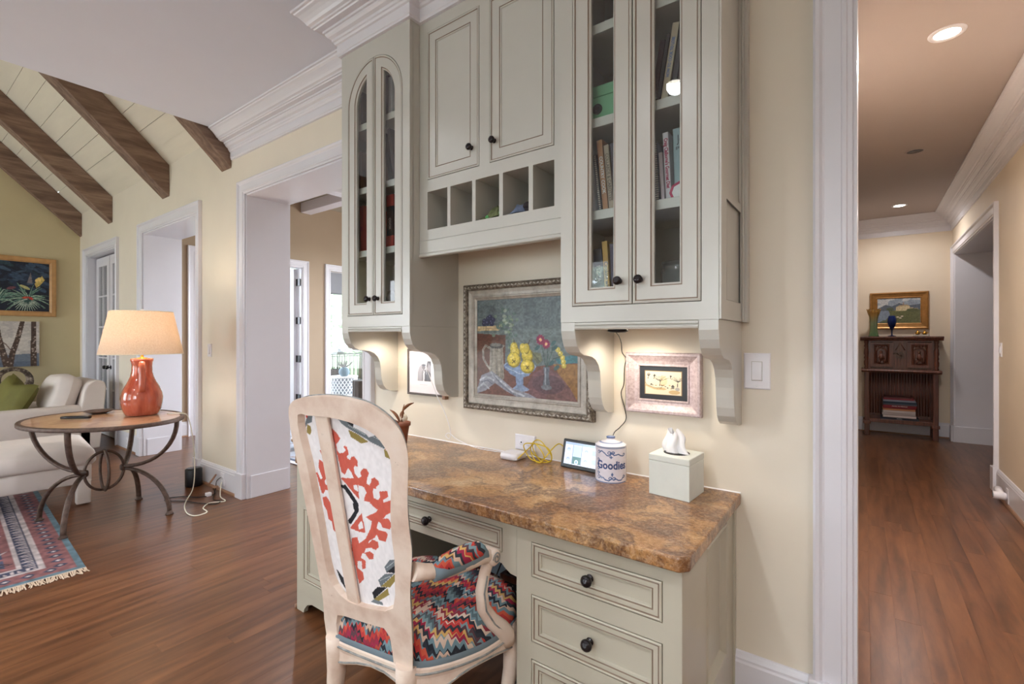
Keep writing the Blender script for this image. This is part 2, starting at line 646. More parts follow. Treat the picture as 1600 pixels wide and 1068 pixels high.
def mk(name, mb, mat, parent=None, local=False, bevel=0.0, bseg=2, subsurf=0, smooth_angle=None, kind=None, label=None):
    me = bpy.data.meshes.new(name)
    me.from_pydata(mb.v, [], mb.f)
    mats = mat if isinstance(mat, (list, tuple)) else [mat]
    for m in mats:
        me.materials.append(M[m] if isinstance(m, str) else m)
    me.polygons.foreach_set('material_index', mb.mi)
    me.polygons.foreach_set('use_smooth', mb.sm)
    bm = bmesh.new(); bm.from_mesh(me)
    bmesh.ops.recalc_face_normals(bm, faces=bm.faces)
    bm.to_mesh(me); bm.free()
    me.update()
    o = bpy.data.objects.new(name, me)
    COL.objects.link(o)
    if parent is not None:
        o.parent = parent
        if not local and parent.parent is None:
            o.location = -Vector(parent.location)
    if bevel:
        b = o.modifiers.new('bevel', 'BEVEL'); b.width = bevel; b.segments = bseg; b.limit_method = 'ANGLE'; b.angle_limit = R(40)
    if subsurf:
        b = o.modifiers.new('sub', 'SUBSURF'); b.levels = subsurf; b.render_levels = subsurf
    if kind: o['kind'] = kind
    if label: o['label'] = label
    return o


def tag(o, label, cat, group=None, kind=None):
    o['label'] = label
    o['category'] = cat
    if group: o['group'] = group
    if kind: o['kind'] = kind
    return o


def thing(name, label, cat, loc=(0, 0, 0), group=None, rot=(0, 0, 0)):
    o = bpy.data.objects.new(name, None)
    o.empty_display_size = 0.1
    o.location = loc
    o.rotation_euler = rot
    COL.objects.link(o)
    return tag(o, label, cat, group)


def struct(name, loc=(0, 0, 0)):
    o = bpy.data.objects.new(name, None)
    o.empty_display_size = 0.1
    o.location = loc
    COL.objects.link(o)
    o['kind'] = 'structure'
    return o


def smk(name, mb, mat, **kw):
    o = mk(name, mb, mat, **kw)
    o['kind'] = 'structure'
    return o


def text_mesh(body, size, mat, name='lettering', parent=None, font_shear=0.0, matrix=None, depth=0.0006, align='CENTER', width_scale=1.0, local=True, offset=0.0):
    cu = bpy.data.curves.new('txt', 'FONT')
    cu.body = body
    cu.size = size
    cu.align_x = align
    cu.align_y = 'CENTER'
    cu.extrude = depth
    cu.shear = font_shear
    cu.resolution_u = 3
    cu.offset = offset
    t = bpy.data.objects.new('txt', cu)
    COL.objects.link(t)
    bpy.context.view_layer.update()
    me = bpy.data.meshes.new_from_object(t)
    bpy.data.objects.remove(t)
    bpy.data.curves.remove(cu)
    if width_scale != 1.0:
        me.transform(Matrix.Diagonal((width_scale, 1, 1, 1)))
    if matrix is not None:
        me.transform(matrix)
    me.materials.clear()
    me.materials.append(M[mat])
    o = bpy.data.objects.new(name, me)
    COL.objects.link(o)
    if parent is not None:
        o.parent = parent
        if not local and parent.parent is None:
            o.location = -Vector(parent.location)
    return o


# matrices placing text: columns = text x axis, text y axis, text normal
def tmat(loc, xa, ya):
    xa, ya = Vector(xa).normalized(), Vector(ya).normalized()
    za = xa.cross(ya)
    m = Matrix((xa, ya, za)).transposed().to_4x4()
    m.translation = Vector(loc)
    return m


# ------------------------------------------------------------------ painting on a grid of coloured vertices
class Paint:
    def __init__(s, w, h, x0, x1, y0, y1, bg):
        s.w, s.h = w, h
        s.x = np.linspace(x0, x1, w)[None, :].repeat(h, 0)
        s.y = np.linspace(y0, y1, h)[:, None].repeat(w, 1)
        s.c = np.zeros((h, w, 3)) + np.array(bg, float)
        s.rng = np.random.default_rng(3)

    def blur_noise(s, cells, seed=0):
        r = np.random.default_rng(seed)
        g = r.random((cells + 2, cells + 2))
        u = (s.x - s.x.min()) / (np.ptp(s.x) + 1e-9) * cells
        v = (s.y - s.y.min()) / (np.ptp(s.y) + 1e-9) * cells
        i, j = u.astype(int), v.astype(int)
        fu, fv = u - i, v - j
        fu, fv = fu * fu * (3 - 2 * fu), fv * fv * (3 - 2 * fv)
        return (g[j, i] * (1 - fu) + g[j, i + 1] * fu) * (1 - fv) + (g[j + 1, i] * (1 - fu) + g[j + 1, i + 1] * fu) * fv

    def put(s, m, col, a=1.0):
        m = np.asarray(m, float) * a
        s.c = s.c * (1 - m[..., None]) + np.array(col, float) * m[..., None]

    def ell(s, cx, cy, rx, ry, col, a=1.0, rot=0.0):
        dx, dy = s.x - cx, s.y - cy
        c, n = math.cos(rot), math.sin(rot)
        s.put(((dx * c + dy * n) / rx) ** 2 + ((-dx * n + dy * c) / ry) ** 2 < 1, col, a)

    def ring(s, cx, cy, rx, ry, wdt, col, a=1.0):
        d = np.sqrt(((s.x - cx) / rx) ** 2 + ((s.y - cy) / ry) ** 2)
        s.put(np.abs(d - 1) < wdt / max(rx, ry), col, a)

    def poly(s, pts, col, a=1.0):
        inside = np.zeros(s.x.shape, bool)
        n = len(pts)
        for i in range(n):
            x1, y1 = pts[i]; x2, y2 = pts[(i + 1) % n]
            if y1 == y2: continue
            cnd = ((y1 > s.y) != (y2 > s.y)) & (s.x < (x2 - x1) * (s.y - y1) / (y2 - y1) + x1)
            inside ^= cnd
        s.put(inside, col, a)
        return inside

    def line(s, pts, wd, col, a=1.0):
        n = len(pts)
        for i in range(n - 1):
            (x1, y1), (x2, y2) = pts[i], pts[i + 1]
            dx, dy = x2 - x1, y2 - y1
            L = dx * dx + dy * dy + 1e-12
            t = np.clip(((s.x - x1) * dx + (s.y - y1) * dy) / L, 0, 1)
            w = wd if not isinstance(wd, (list, tuple)) else wd[0] + (wd[1] - wd[0]) * (i + t) / max(1, n - 1)
            s.put((s.x - x1 - t * dx) ** 2 + (s.y - y1 - t * dy) ** 2 < (np.asarray(w) / 2) ** 2, col, a)

    def rect(s, x0, x1, y0, y1, col, a=1.0):
        s.put((s.x > x0) & (s.x < x1) & (s.y > y0) & (s.y < y1), col, a)

    def grain(s, amt, cells=40, seed=1):
        n = s.blur_noise(cells, seed) - 0.5
        s.c = np.clip(s.c * (1 + amt * n[..., None]), 0, 255)

    def build(s, name, mat, fn, parent=None, local=False, mask=None, bottom=False, label=None):
        """fn(x,y)->3D arrays; returns a coloured sheet"""
        X, Y, Z = fn(s.x, s.y)
        co = np.stack([X, Y, Z], -1).reshape(-1, 3)
        idx = np.arange(s.w * s.h).reshape(s.h, s.w)
        q = np.stack([idx[:-1, :-1], idx[:-1, 1:], idx[1:, 1:], idx[1:, :-1]], -1).reshape(-1, 4)
        if mask is not None:
            mm = mask.reshape(-1)
            q = q[mm[q].all(1)]
        me = bpy.data.meshes.new(name)
        me.from_pydata(co.tolist(), [], q.tolist())
        col = np.clip(s.c, 0, 255).reshape(-1, 3) / 255
        lin = np.where(col <= 0.04045, col / 12.92, ((col + 0.055) / 1.055) ** 2.4)
        rgba = np.concatenate([lin, np.ones((len(lin), 1))], 1).astype(np.float32)
        at = me.color_attributes.new('paint', 'FLOAT_COLOR', 'POINT')
        at.data.foreach_set('color', rgba.reshape(-1))
        me.materials.append(M[mat])
        me.polygons.foreach_set('use_smooth', [True] * len(me.polygons))
        me.update()
        o = bpy.data.objects.new(name, me)
        COL.objects.link(o)
        if parent is not None:
            o.parent = parent
            if not local and parent.parent is None:
                o.location = -Vector(parent.location)
        if label: o['label'] = label
        return o


# ------------------------------------------------------------------ the setting
WY = 1.874            # face of the long wall with the desk and the openings
WB = 2.224            # its far face
CZ = 3.05             # kitchen ceiling
CX = -4.33            # where the flat ceiling stops and the vault begins
GX = -9.1             # gable wall
BY = -4.0             # wall behind the camera
HZ = 2.963            # hall ceiling
HX = 0.93             # right hall wall
HE = 8.47             # end wall of the hall
SX = -7.33            # sunroom wall with the glass doors
SN = 7.0
EX = 2.3


def vault(y): return 3.09 + (WY - y) * 0.97 if y > -1.06 else 3.09 + (y - BY) * 0.97


# --- floor: boards run front to back; the ones in plain view are separate boards
floor = struct('floor')
sl = MB()
sl.box(GX - 0.3, EX + 0.2, BY - 0.3, HE + 0.3, -0.12, -0.002)
sub = mk('subfloor', sl, 'oak_floor', floor, kind='stuff')
PW = 0.096
board_meshes = {}


def board(x, y0, y1):
    L = round((y1 - y0) * 10) / 10
    if L <= 0.05: return
    key = L
    if key not in board_meshes:
        mb = MB()
        a, b, e = 0.0, PW, 0.0005
        mb.rects([])if False else None
        z0, z1 = -0.0015, 0.0
        v = [(a, 0.0, z0), (b, 0.0, z0), (b, L, z0), (a, L, z0),
             (a, 0.0, z1 - e), (b, 0.0, z1 - e), (b, L, z1 - e), (a, L, z1 - e),
             (a + e, e, z1), (b - e, e, z1), (b - e, L - e, z1), (a + e, L - e, z1)]
        f = [(0, 1, 5, 4), (1, 2, 6, 5), (2, 3, 7, 6), (3, 0, 4, 7), (4, 5, 9, 8), (5, 6, 10, 9), (6, 7, 11, 10), (7, 4, 8, 11), (8, 9, 10, 11)]
        mb.add(v, f)
        o = mk('plank', mb, 'oak_floor', floor)
        board_meshes[key] = o.data
    else:
        o = bpy.data.objects.new('plank', board_meshes[key])
        COL.objects.link(o)
        o.parent = floor
    o.location = (x, y0, 0)


far = MB()


def far_board(x, y0, y1):
    a, b = x + 0.0003, x + PW - 0.0003
    far.add([(a, y0 + .0006, 0), (b, y0 + .0006, 0), (b, y1 - .0006, 0), (a, y1 - .0006, 0)], [(0, 1, 2, 3)])


rnd = random.Random(5)
nboards = 0
x = GX
while x < 1.35:
    near = -4.6 < x < -1.35
    hall = -0.2 < x < 0.93
    y = BY + rnd.uniform(0, 1.2)
    far_board(x, BY, y)
    yend = HE if x > -0.3 else SN
    while y < yend:
        L = round(rnd.uniform(0.7, 1.9), 1)
        y1 = min(y + L, yend)
        if near and y1 > 0.1 and y < 2.3 and nboards < 290 and (y1 - y) * 10 % 1 < 2:
            y1 = y + max(0.1, round((y1 - y) * 10) / 10)
            board(x, y, y1); nboards += 1
        elif hall and y1 > 2.2 and nboards < 290:
            y1 = y + max(0.1, round((y1 - y) * 10) / 10)
            board(x, y, y1); nboards += 1
        else:
            far_board(x, y, y1)
        y = y1
    x += PW
mk('plank_field', far, 'oak_floor', floor, kind='stuff')


# --- walls
def wall(name, boxes, mat):
    mb = MB()
    for b in boxes:
        mb.box(*b)
    return smk(name, mb, mat)


O3 = (-8.735, -7.45, 2.45)      # closet doors
O2 = (-6.5, -5.05, 2.487)       # opening into the sunroom, left
O1 = (-4.085, -2.53, 2.499)     # opening into the sunroom beside the desk
OH = (-0.03, 0.95, 2.66)        # opening into the hall
wall('wall_north', [
    (GX - 0.2, O3[0], WY, WB, 0, 3.12), (O3[1], O2[0], WY, WB, 0, 3.12), (O2[1], O1[0], WY, WB, 0, 3.12),
    (O1[1], OH[0], WY, WB, 0, 3.12), (OH[1], EX + 0.2, WY, WB, 0, 3.12),
    (O3[0], O3[1], WY, WB, O3[2], 3.12), (O2[0], O2[1], WY, WB, O2[2], 3.12), (O1[0], O1[1], WY, WB, O1[2], 3.12), (OH[0], OH[1], WY, WB, OH[2], 3.12)], 'yellow_wall')
# gable wall follows the vault
gm = MB()
gm.prism([(BY - 0.1, 0), (WB, 0), (WB, 2.9), (WY, 3.10), (-1.06, vault(-1.06) + 0.05), (BY - 0.1, 3.05)], YZ, GX - 0.2, GX)
smk('wall_west', gm, 'olive_wall')
# wall behind the camera with three windows
bw = []
xs = [GX - 0.2] + [v for w in BACK_WINDOWS for v in w[:2]] + [EX + 0.2]
for i in range(0, len(xs), 2):
    bw.append((xs[i], xs[i + 1], BY - 0.2, BY, 0, 3.12))
for a, b, c, d in BACK_WINDOWS:
    bw += [(a, b, BY - 0.2, BY, 0, c), (a, b, BY - 0.2, BY, d, 3.12)]
wall('wall_south', bw, 'yellow_wall')
for i, (a, b, c, d) in enumerate(BACK_WINDOWS):
    w = struct('window_%d' % (i + 3), (a, BY, c))
    fr = MB()
    fr.rects([(a - .1, b + .1, c - .1, d + .1, BY + .001), (a - .1, b + .1, c - .1, d + .1, BY + .03), (a, b, c, d, BY + .03), (a, b, c, d, BY - .2)])
    mk('casing', fr, 'trim_white', w)
    g = MB()
    n = max(2, round((b - a) / 0.8))
    for k in range(n + 1):
        xx = a + (b - a) * k / n
        g.box(xx - .03, xx + .03, BY - .14, BY - .1, c, d)
    for zz in (c + .03, (c + d) / 2, d - .03):
        g.box(a, b, BY - .14, BY - .1, zz - .03, zz + .03)
    mk('sash', g, 'trim_white', w)
    p = MB(); p.box(a, b, BY - .122, BY - .118, c, d)
    mk('pane', p, 'window_glass', w)
wall('wall_east', [(EX, EX + 0.2, BY, WY, 0, 3.12)], 'yellow_wall')
# sunroom
wall('wall_sunroom_west', [
    (SX - 0.14, SX, WB, 2.704, 0, 3.5), (SX - 0.14, SX, 4.234, 4.741, 0, 3.5), (SX - 0.14, SX, 6.2, SN, 0, 3.5),
    (SX - 0.14, SX, 2.704, 4.234, 2.46, 3.5), (SX - 0.14, SX, 4.741, 6.2, 2.46, 3.5)], 'tan_wall')
wall('wall_sunroom_north', [(SX - 0.14, -5.7, SN, SN + 0.15, 0, 3.5), (-2.1, -0.4, SN, SN + 0.15, 0, 3.5), (-5.7, -2.1, SN, SN + .15, 0, .6), (-5.7, -2.1, SN, SN + .15, 2.6, 3.5)], 'tan_wall')
w2 = struct('window_2', (-5.7, SN, .6))  # out-of-view window, added along with the sunroom's fill light
fr = MB()
for k in range(5): fr.box(-5.7 + k * .9 - .03, -5.7 + k * .9 + .03, SN + .04, SN + .09, .6, 2.6)
for zz in (.63, 1.6, 2.57): fr.box(-5.7, -2.1, SN + .04, SN + .09, zz - .03, zz + .03)
mk('sash', fr, 'trim_white', w2)
wall('wall_sunroom_east', [(-0.5, -0.4, WB, SN, 0, 3.5)], 'tan_wall')
wall('wall_sunroom_south', [(SX, O2[0], WB, WB + .01, 0, 3.5), (O2[1], O1[0], WB, WB + .01, 0, 3.5), (O1[1], -0.4, WB, WB + .01, 0, 3.5), (O2[0], O2[1], WB, WB + .01, O2[2], 3.5), (O1[0], O1[1], WB, WB + .01, O1[2], 3.5)], 'tan_wall')
sc_ = struct('ceiling_sunroom')
mb = MB(); mb.box(SX - .2, -0.4, WB - .02, SN + .1, 3.5, 3.6)
mk('panel', mb, 'sunroom_ceiling_paint', sc_)
for yy in (3.1, 4.3, 5.5):
    mb = MB(); mb.box(SX, -0.5, yy - .09, yy + .09, 3.34, 3.5); mk('beam', mb, 'trim_white', sc_, bevel=.008)
for xx in (-6.0, -4.4, -2.8):
    mb = MB(); mb.box(xx - .09, xx + .09, WB, SN, 3.345, 3.5); mk('beam', mb, 'trim_white', sc_, bevel=.008)
# hall
HO = (5.884, 8.251, 2.39)
wall('wall_hall_left', [(-0.4, -0.25, WB, HE, 0, 3.05)], 'hall_wall')
wall('wall_hall_end', [(-0.4, 3.0, HE, HE + 0.15, 0, 3.05)], 'hall_wall')
wall('wall_hall_right', [(HX, HX + 0.345, WB, HO[0], 0, 3.05), (HX, HX + 0.345, HO[1], HE, 0, 3.05), (HX, HX + 0.345, HO[0], HO[1], HO[2], 3.05)], 'hall_wall')
wall('wall_side_room', [(HX + 1.6, HX + 1.7, WB, HE, 0, 3.05), (HX + .345, HX + 1.6, WB, WB + .1, 0, 3.05), (HX + .346, HX + 1.6, HE - .03, HE - .001, 0, 3.05)], 'slate_wall')
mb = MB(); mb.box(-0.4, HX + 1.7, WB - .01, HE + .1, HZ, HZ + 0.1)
smk('ceiling_hall', mb, 'hall_ceiling_shaded')
# kitchen ceiling and the step up to the vault
mb = MB(); mb.box(CX, EX + .2, BY - .2, WB, CZ, CZ + 0.1)
smk('ceiling_kitchen', mb, 'ceiling_paint')
mb = MB()
mb.prism([(WY, CZ + .1), (-1.06, CZ + .1), (BY, CZ + .1), (BY, 3.2), (-1.06, vault(-1.06) + .1), (WY, 3.25)], YZ, CX, CX + 0.1)
smk('wall_vault_end', mb, 'yellow_wall')
# vaulted ceiling: boards along X, with a groove between neighbours, and timber beams
cv = struct('ceiling_vault')
mb = MB()
mb.prism([(WB, 2.87), (-1.06, vault(-1.06) + .03), (BY - .1, 2.97), (BY - .1, 3.2), (-1.06, vault(-1.06) + .3), (WB, 3.2)], YZ, GX - .1, CX + .1)
mk('roof_deck', mb, 'window_dark', cv)
mb = MB()
c45 = 1 / math.hypot(1, .97)
k = 0
for side in (0, 1):
    for k in range(23):
        y1 = 1.874 + 0.006 - 0.134 * k + (0.006 if k else 0)
        y0 = y1 - 0.1315
        if k == 0: y1 = WY
        if y0 < -1.08: break
        b = MB()
        if side == 0:
            q = [(y1, vault(y1)), (y0, vault(y0)), (y0 + .016, vault(y0) + .017), (y1 + .016, vault(y1) + .017)]
        else:
            f = lambda y: BY + (WY - y)
            q = [(f(y1), vault(y1)), (f(y0), vault(y0)), (f(y0) - .016, vault(y0) + .017), (f(y1) - .016, vault(y1) + .017)]
        b.prism(q, YZ, GX + .001, CX - .001)
        mk('plank', b, 'plank_cream', cv)
for xa, xb in ((-9.099, -9.0), (-7.77, -7.6), (-5.92, -5.729), (-4.53, -4.345)):
    b = MB()
    d = 0.322
    b.prism([(WY, vault(WY) - d), (WY, vault(WY) - .003), (-1.06, vault(-1.06) - .003), (-1.06, vault(-1.06) - d)], YZ, xa, xb)
    mk('beam', b, 'beam_wood', cv, bevel=.006)
    b = MB()
    b.prism([(BY, vault(BY) - d), (BY, vault(BY) - .003), (-1.06, vault(-1.06) - .003), (-1.06, vault(-1.06) - d)], YZ, xa, xb)
    mk('beam', b, 'beam_wood', cv, bevel=.006)

# --- crown mouldings: profile (projection, height)
CROWN = [(0.0, 2.826), (0.014, 2.828), (0.014, 2.838), (0.018, 2.842), (0.018, 2.888), (0.026, 2.892), (0.03, 2.902), (0.036, 2.906), (0.038, 2.918),
         (0.052, 2.926), (0.060, 2.936), (0.062, 2.944), (0.070, 2.946), (0.070, 2.958), (0.100, 2.960), (0.104, 2.966), (0.112, 2.968), (0.114, 2.976),
         (0.126, 2.982), (0.134, 2.994), (0.146, 3.008), (0.160, 3.022), (0.172, 3.030), (0.176, 3.036), (0.186, 3.038), (0.188, 3.049), (0.0, 3.049)]


def run_profile(mb, path, prof):
    """path: list of (x,y) wall-line corners with outward offset dirs given per point (ox,oy) of unit projection"""
    loops = []
    for (px, py, ox, oy) in path:
        loops.append([(px + ox * p, py + oy * p, z) for p, z in prof])
    mb.loft(loops, closed=True, cap0=True, cap1=True)


t1 = struct('trim_1')
mb = MB(); run_profile(mb, [(CX + .001, WY, 0, -1), (-2.267, WY, 0, -1)], CROWN); mk('crown', mb, 'trim_white', t1)
mb = MB(); run_profile(mb, [(-0.354, WY, 0, -1), (EX, WY, 0, -1)], CROWN); mk('crown', mb, 'trim_white', t1)
# crown of the cabinets: returns to the wall on both ends and steps back over the middle unit
mb = MB()
CYF, CYM = 1.536, 1.60
run_profile(mb, [(-2.267, WY, -1, 0), (-2.267, CYF, -1, -1), (-1.729, CYF, 1, -1), (-1.729, CYM, 1, -1), (-0.905, CYM, -1, -1), (-0.905, CYF, -1, -1), (-0.354, CYF, 1, -1), (-0.354, WY, 1, 0)], CROWN)
t2 = struct('trim_2'); mk('cabinet_crown', mb, 'trim_white', t2)
# hall crown
HC = [(p * 0.9, z - (CZ - HZ) if z > 2.9 else z - 0.095) for p, z in CROWN]
HC = [(p, HZ - (3.05 - z) * 1.06) for p, z in CROWN]
t3 = struct('trim_3')
mb = MB(); run_profile(mb, [(HX, WB, -1, 0), (HX, HE, -1, -1), (-0.25, HE, 1, -1), (-0.25, WB, 1, 0)], HC); mk('crown', mb, 'trim_white', t3)

# --- casings: moulded frame round an opening in the long wall
CASE = [(0.105, 0.0), (0.105, 0.03), (0.098, 0.034), (0.088, 0.03), (0.080, 0.02), (0.074, 0.018), (0.030, 0.018), (0.026, 0.022), (0.016, 0.022), (0.012, 0.016), (0.0, 0.014), (0.0, 0.0)]


def casing(name, a, b, top, plane, parent, xf, w=1.0):
    """a,b: inner edges, top: inner height; xf(u, out, z)"""
    mb = MB(xf)
    loops = []
    for (u, z, du, dz) in ((a, 0, -1, 0), (a, top, -1, 1), (b, top, 1, 1), (b, 0, 1, 0)):
        loops.append([(u + du * o * w, p, z + dz * o * w) for o, p in CASE])
    mb.loft(loops, closed=True, cap0=True, cap1=True)
    return mk(name, mb, 'trim_white', parent)


def plinth(a, side, parent, xf):
    mb = MB(xf)
    x0, x1 = (a - .118, a + .004) if side < 0 else (a - .004, a + .118)
    mb.box(x0, x1, 0, .04, 0, .205)
    mk('plinth_block', mb, 'trim_white', parent, bevel=.004)


fN = lambda u, p, z: (u, WY - p, z)
for nm, (a, b, top), sides in (('door_1', O1, (-1, 1)), ('door_2', O2, (-1, 1)), ('door_3', O3, ()), ('door_4', OH, (-1, 1))):
    d = struct(nm, (a, WY, 0))
    casing('casing', a, b, top, WY, d, fN)
    if -1 in sides: plinth(a, -1, d, fN)
    if 1 in sides: plinth(b, 1, d, fN)
    j = MB()
    t = .012
    j.box(a, a + t, WY, WB + .01, 0, top); j.box(b - t, b, WY, WB + .01, 0, top); j.box(a, b, WY, WB + .01, top - t, top)
    mk('jamb', j, 'trim_white', d)
    bb = MB()
    if nm in ('door_1', 'door_2'):
        bb.box(a + .012, a + .02, WY + .03, WB, 0, .185); bb.box(b - .02, b - .012, WY + .03, WB, 0, .185)
        mk('jamb_plinth', bb, 'trim_white', d, bevel=.003)
    # far casing
    if nm != 'door_3':
        casing('casing', a, b, top, WB, d, lambda u, p, z: (u, WB + .01 + p, z))

# closet doors: two leaves with two-column panes, dark interior behind
d3 = bpy.data.objects['door_3']
for (x0, x1, hinge) in ((-8.70, -8.105, 0), (-8.085, -7.49, 1)):
    f = MB()
    st, y0, y1 = .115, 1.965, 2.0
    holes = []
    for ix in range(2):
        for iz in range(5):
            w = (x1 - x0 - 2 * st - .02) / 2
            hx = x0 + st + ix * (w + .02)
            h = (2.3 - .22 - 4 * .02) / 5
            hz = .22 + iz * (h + .02)
            holes.append([(hx, hz), (hx + w, hz), (hx + w, hz + h), (hx, hz + h)])
    f.prism([(x0, .01), (x1, .01), (x1, 2.42), (x0, 2.42)], XZ, y0, y1, holes)
    lf = mk('door_leaf', f, 'trim_white', d3)
    for hle in holes:
        g = MB(); g.box(hle[0][0], hle[1][0], 1.98, 1.985, hle[0][1], hle[2][1]); mk('pane', g, 'pane_glass', lf)
    kx = x1 - .05 if hinge == 0 else x0 + .05
    kb = MB(); kb.lathe([(.0, -.06), (.02, -.058), (.027, -.045), (.02, -.03), (.009, -.025), (.009, -.008), (.026, -.006), (.026, 0)], 12, (kx, 1.965, .93), ax='y')
    mk('knob', kb, 'bronze_dark', lf)
mb = MB(); mb.box(-8.735, -7.45, 2.01, 2.22, 0, 2.45)
mk('closet_interior', mb, 'window_dark', d3)

# hall side opening
fH = lambda u, p, z: (HX - p, u, z)
d5 = struct('door_5', (HX, HO[0], 0))
casing('casing', HO[0], HO[1], HO[2], HX, d5, fH)
plinth(HO[0], -1, d5, fH); plinth(HO[1], 1, d5, fH)
j = MB()
j.box(HX, HX + .35, HO[0], HO[0] + .012, 0, HO[2]); j.box(HX, HX + .35, HO[1] - .012, HO[1], 0, HO[2]); j.box(HX, HX + .35, HO[0], HO[1], HO[2] - .012, HO[2])
mk('jamb', j, 'trim_white', d5)
j = MB(); j.box(HX - .02, HX + .36, HO[1] - .035, HO[1] - .012, 0, .2); mk('jamb_plinth', j, 'trim_white', d5, bevel=.003)

# --- baseboards
BASE = [(0, 0), (.02, 0), (.02, .165), (.016, .172), (.016, .180), (.011, .188), (.006, .198), (0, .2)]


def baseboard(name, runs):
    b = struct(name)
    for path in runs:
        mb = MB(); run_profile(mb, path, BASE); mk('board', mb, 'trim_white', b)
        sh = MB(); run_profile(sh, path, [(.02, 0), (.036, 0), (.035, .008), (.030, .015), (.02, .018)]); mk('shoe_moulding', sh, 'oak_trim', b)


baseboard('baseboard_north', [
    [(GX, WY, 0, -1), (O3[0] - .105, WY, 0, -1)], [(O3[1] + .105, WY, 0, -1), (O2[0] - .118, WY, 0, -1)],
    [(O2[1] + .118, WY, 0, -1), (O1[0] - .118, WY, 0, -1)], [(-0.381, WY, 0, -1), (OH[0] - .118, WY, 0, -1)]])
baseboard('baseboard_west', [[(GX, BY, 1, 0), (GX, WY, 1, 0)]])
baseboard('baseboard_hall', [[(HX, WB, -1, 0), (HX, HO[0] - .118, -1, 0)], [(HX, HE, 0, -1), (-0.25, HE, 0, -1)]])
baseboard('baseboard_sunroom', [[(SX, WB, 1, 0), (SX, 2.6, 1, 0)], [(SX, 4.34, 1, 0), (SX, 4.63, 1, 0)]])
baseboard('baseboard_side_room', [[(HX + 1.6, WB, -1, 0), (HX + 1.6, HE, -1, 0)], [(HX + .35, HE - .03, 0, -1), (HX + 1.6, HE - .03, 0, -1)]])

# --- sunroom glass doors and window
fS = lambda u, p, z: (SX + p, u, z)
d6 = struct('door_6', (SX, 2.704, 0))
casing('casing', 2.704, 4.234, 2.46, SX, d6, fS)
j = MB(); j.box(SX - .16, SX, 2.704, 2.716, 0, 2.46); j.box(SX - .16, SX, 4.222, 4.234, 0, 2.46); j.box(SX - .16, SX, 2.704, 4.234, 2.448, 2.46)
mk('jamb', j, 'trim_white', d6)
j = MB(); j.box(SX - .16, SX, 2.704, 4.234, 0, .025); mk('threshold', j, 'bronze_dark', d6)


def glazed_leaf(parent, o, ux, uy, w, h, name='door_leaf'):
    """door leaf from hinge o along unit (ux,uy)"""
    xf = lambda u, p, z: (o[0] + ux * u - uy * p, o[1] + uy * u + ux * p, z)
    holes = []
    for iz in range(5):
        for ix in range(2):
            ww = (w - .24 - .022) / 2; hh = (h - .42 - 4 * .022) / 5
            a = .12 + ix * (ww + .022); c = .28 + iz * (hh + .022)
            holes.append([(a, c), (a + ww, c), (a + ww, c + hh), (a, c + hh)])
    f = MB(xf); f.prism([(0, .03), (w, .03), (w, h), (0, h)], XZ, 0, .045, holes)
    lf = mk(name, f, 'trim_white', parent)
    for hl in holes:
        g = MB(xf); g.box(hl[0][0], hl[1][0], .02, .024, hl[0][1], hl[2][1]); mk('pane', g, 'window_glass', lf)
    return lf


# the door stands open onto the porch: one leaf swung out at each jamb
l1 = glazed_leaf(d6, (SX - .14, 4.215), -1, -0.10, .74, 2.44)
l2 = glazed_leaf(d6, (SX - .14, 2.72), -1, 0.05, .74, 2.44)
for zz in (.35, .98, 1.6, 2.22):
    h = MB(); h.box(SX - .15, SX - .02, 4.205, 4.222, zz - .055, zz + .055); mk('hinge', h, 'bronze_dark', d6)
w1 = struct('window_1', (SX, 4.741, 0))
casing('casing', 4.741, 6.2, 2.46, SX, w1, fS)
fr = MB(); fr.xf = lambda u, p, z: (SX - .1 + p, u, z)
fr.prism([(4.741, 0), (6.2, 0), (6.2, 2.46), (4.741, 2.46)], XZ, 0, .05, [[(4.765, .05), (6.15, .05), (6.15, 2.44), (4.765, 2.44)]])
mk('sash', fr, 'trim_white', w1)
p = MB(); p.box(SX - .082, SX - .078, 4.765, 6.15, .05, 2.44); mk('pane', p, 'window_glass', w1)
p = MB(); p.box(SX - .045, SX - .035, 4.76, 6.16, 2.09, 2.44); p.tube([(SX - .04, 4.76, 2.085), (SX - .04, 6.16, 2.085)], .012)
mk('roman_shade', p, 'shade_fabric', w1)

# ------------------------------------------------------------------ wall cabinets over the desk
XL0, XL1 = -2.267, -1.729
XR0, XR1 = -0.905, -0.354
YF, YM = 1.536, 1.60
ZB = 1.377
ZT = 2.85


def knob(parent, x, y, z, s=1.0, name='knob'):
    k = MB()
    k.lathe([(0.0, -.030), (.008, -.0295), (.0135, -.026), (.0155, -.021), (.014, -.015), (.008, -.011), (.005, -.008), (.005, -.003), (.010, -.0015), (.0105, 0)], 14, (0, 0, 0), ax='y')
    k.v = [(x + a * s, y + b * s, z + c * s) for a, b, c in k.v]
    return mk(name, k, 'bronze_dark', parent, label='dark bronze round knob')


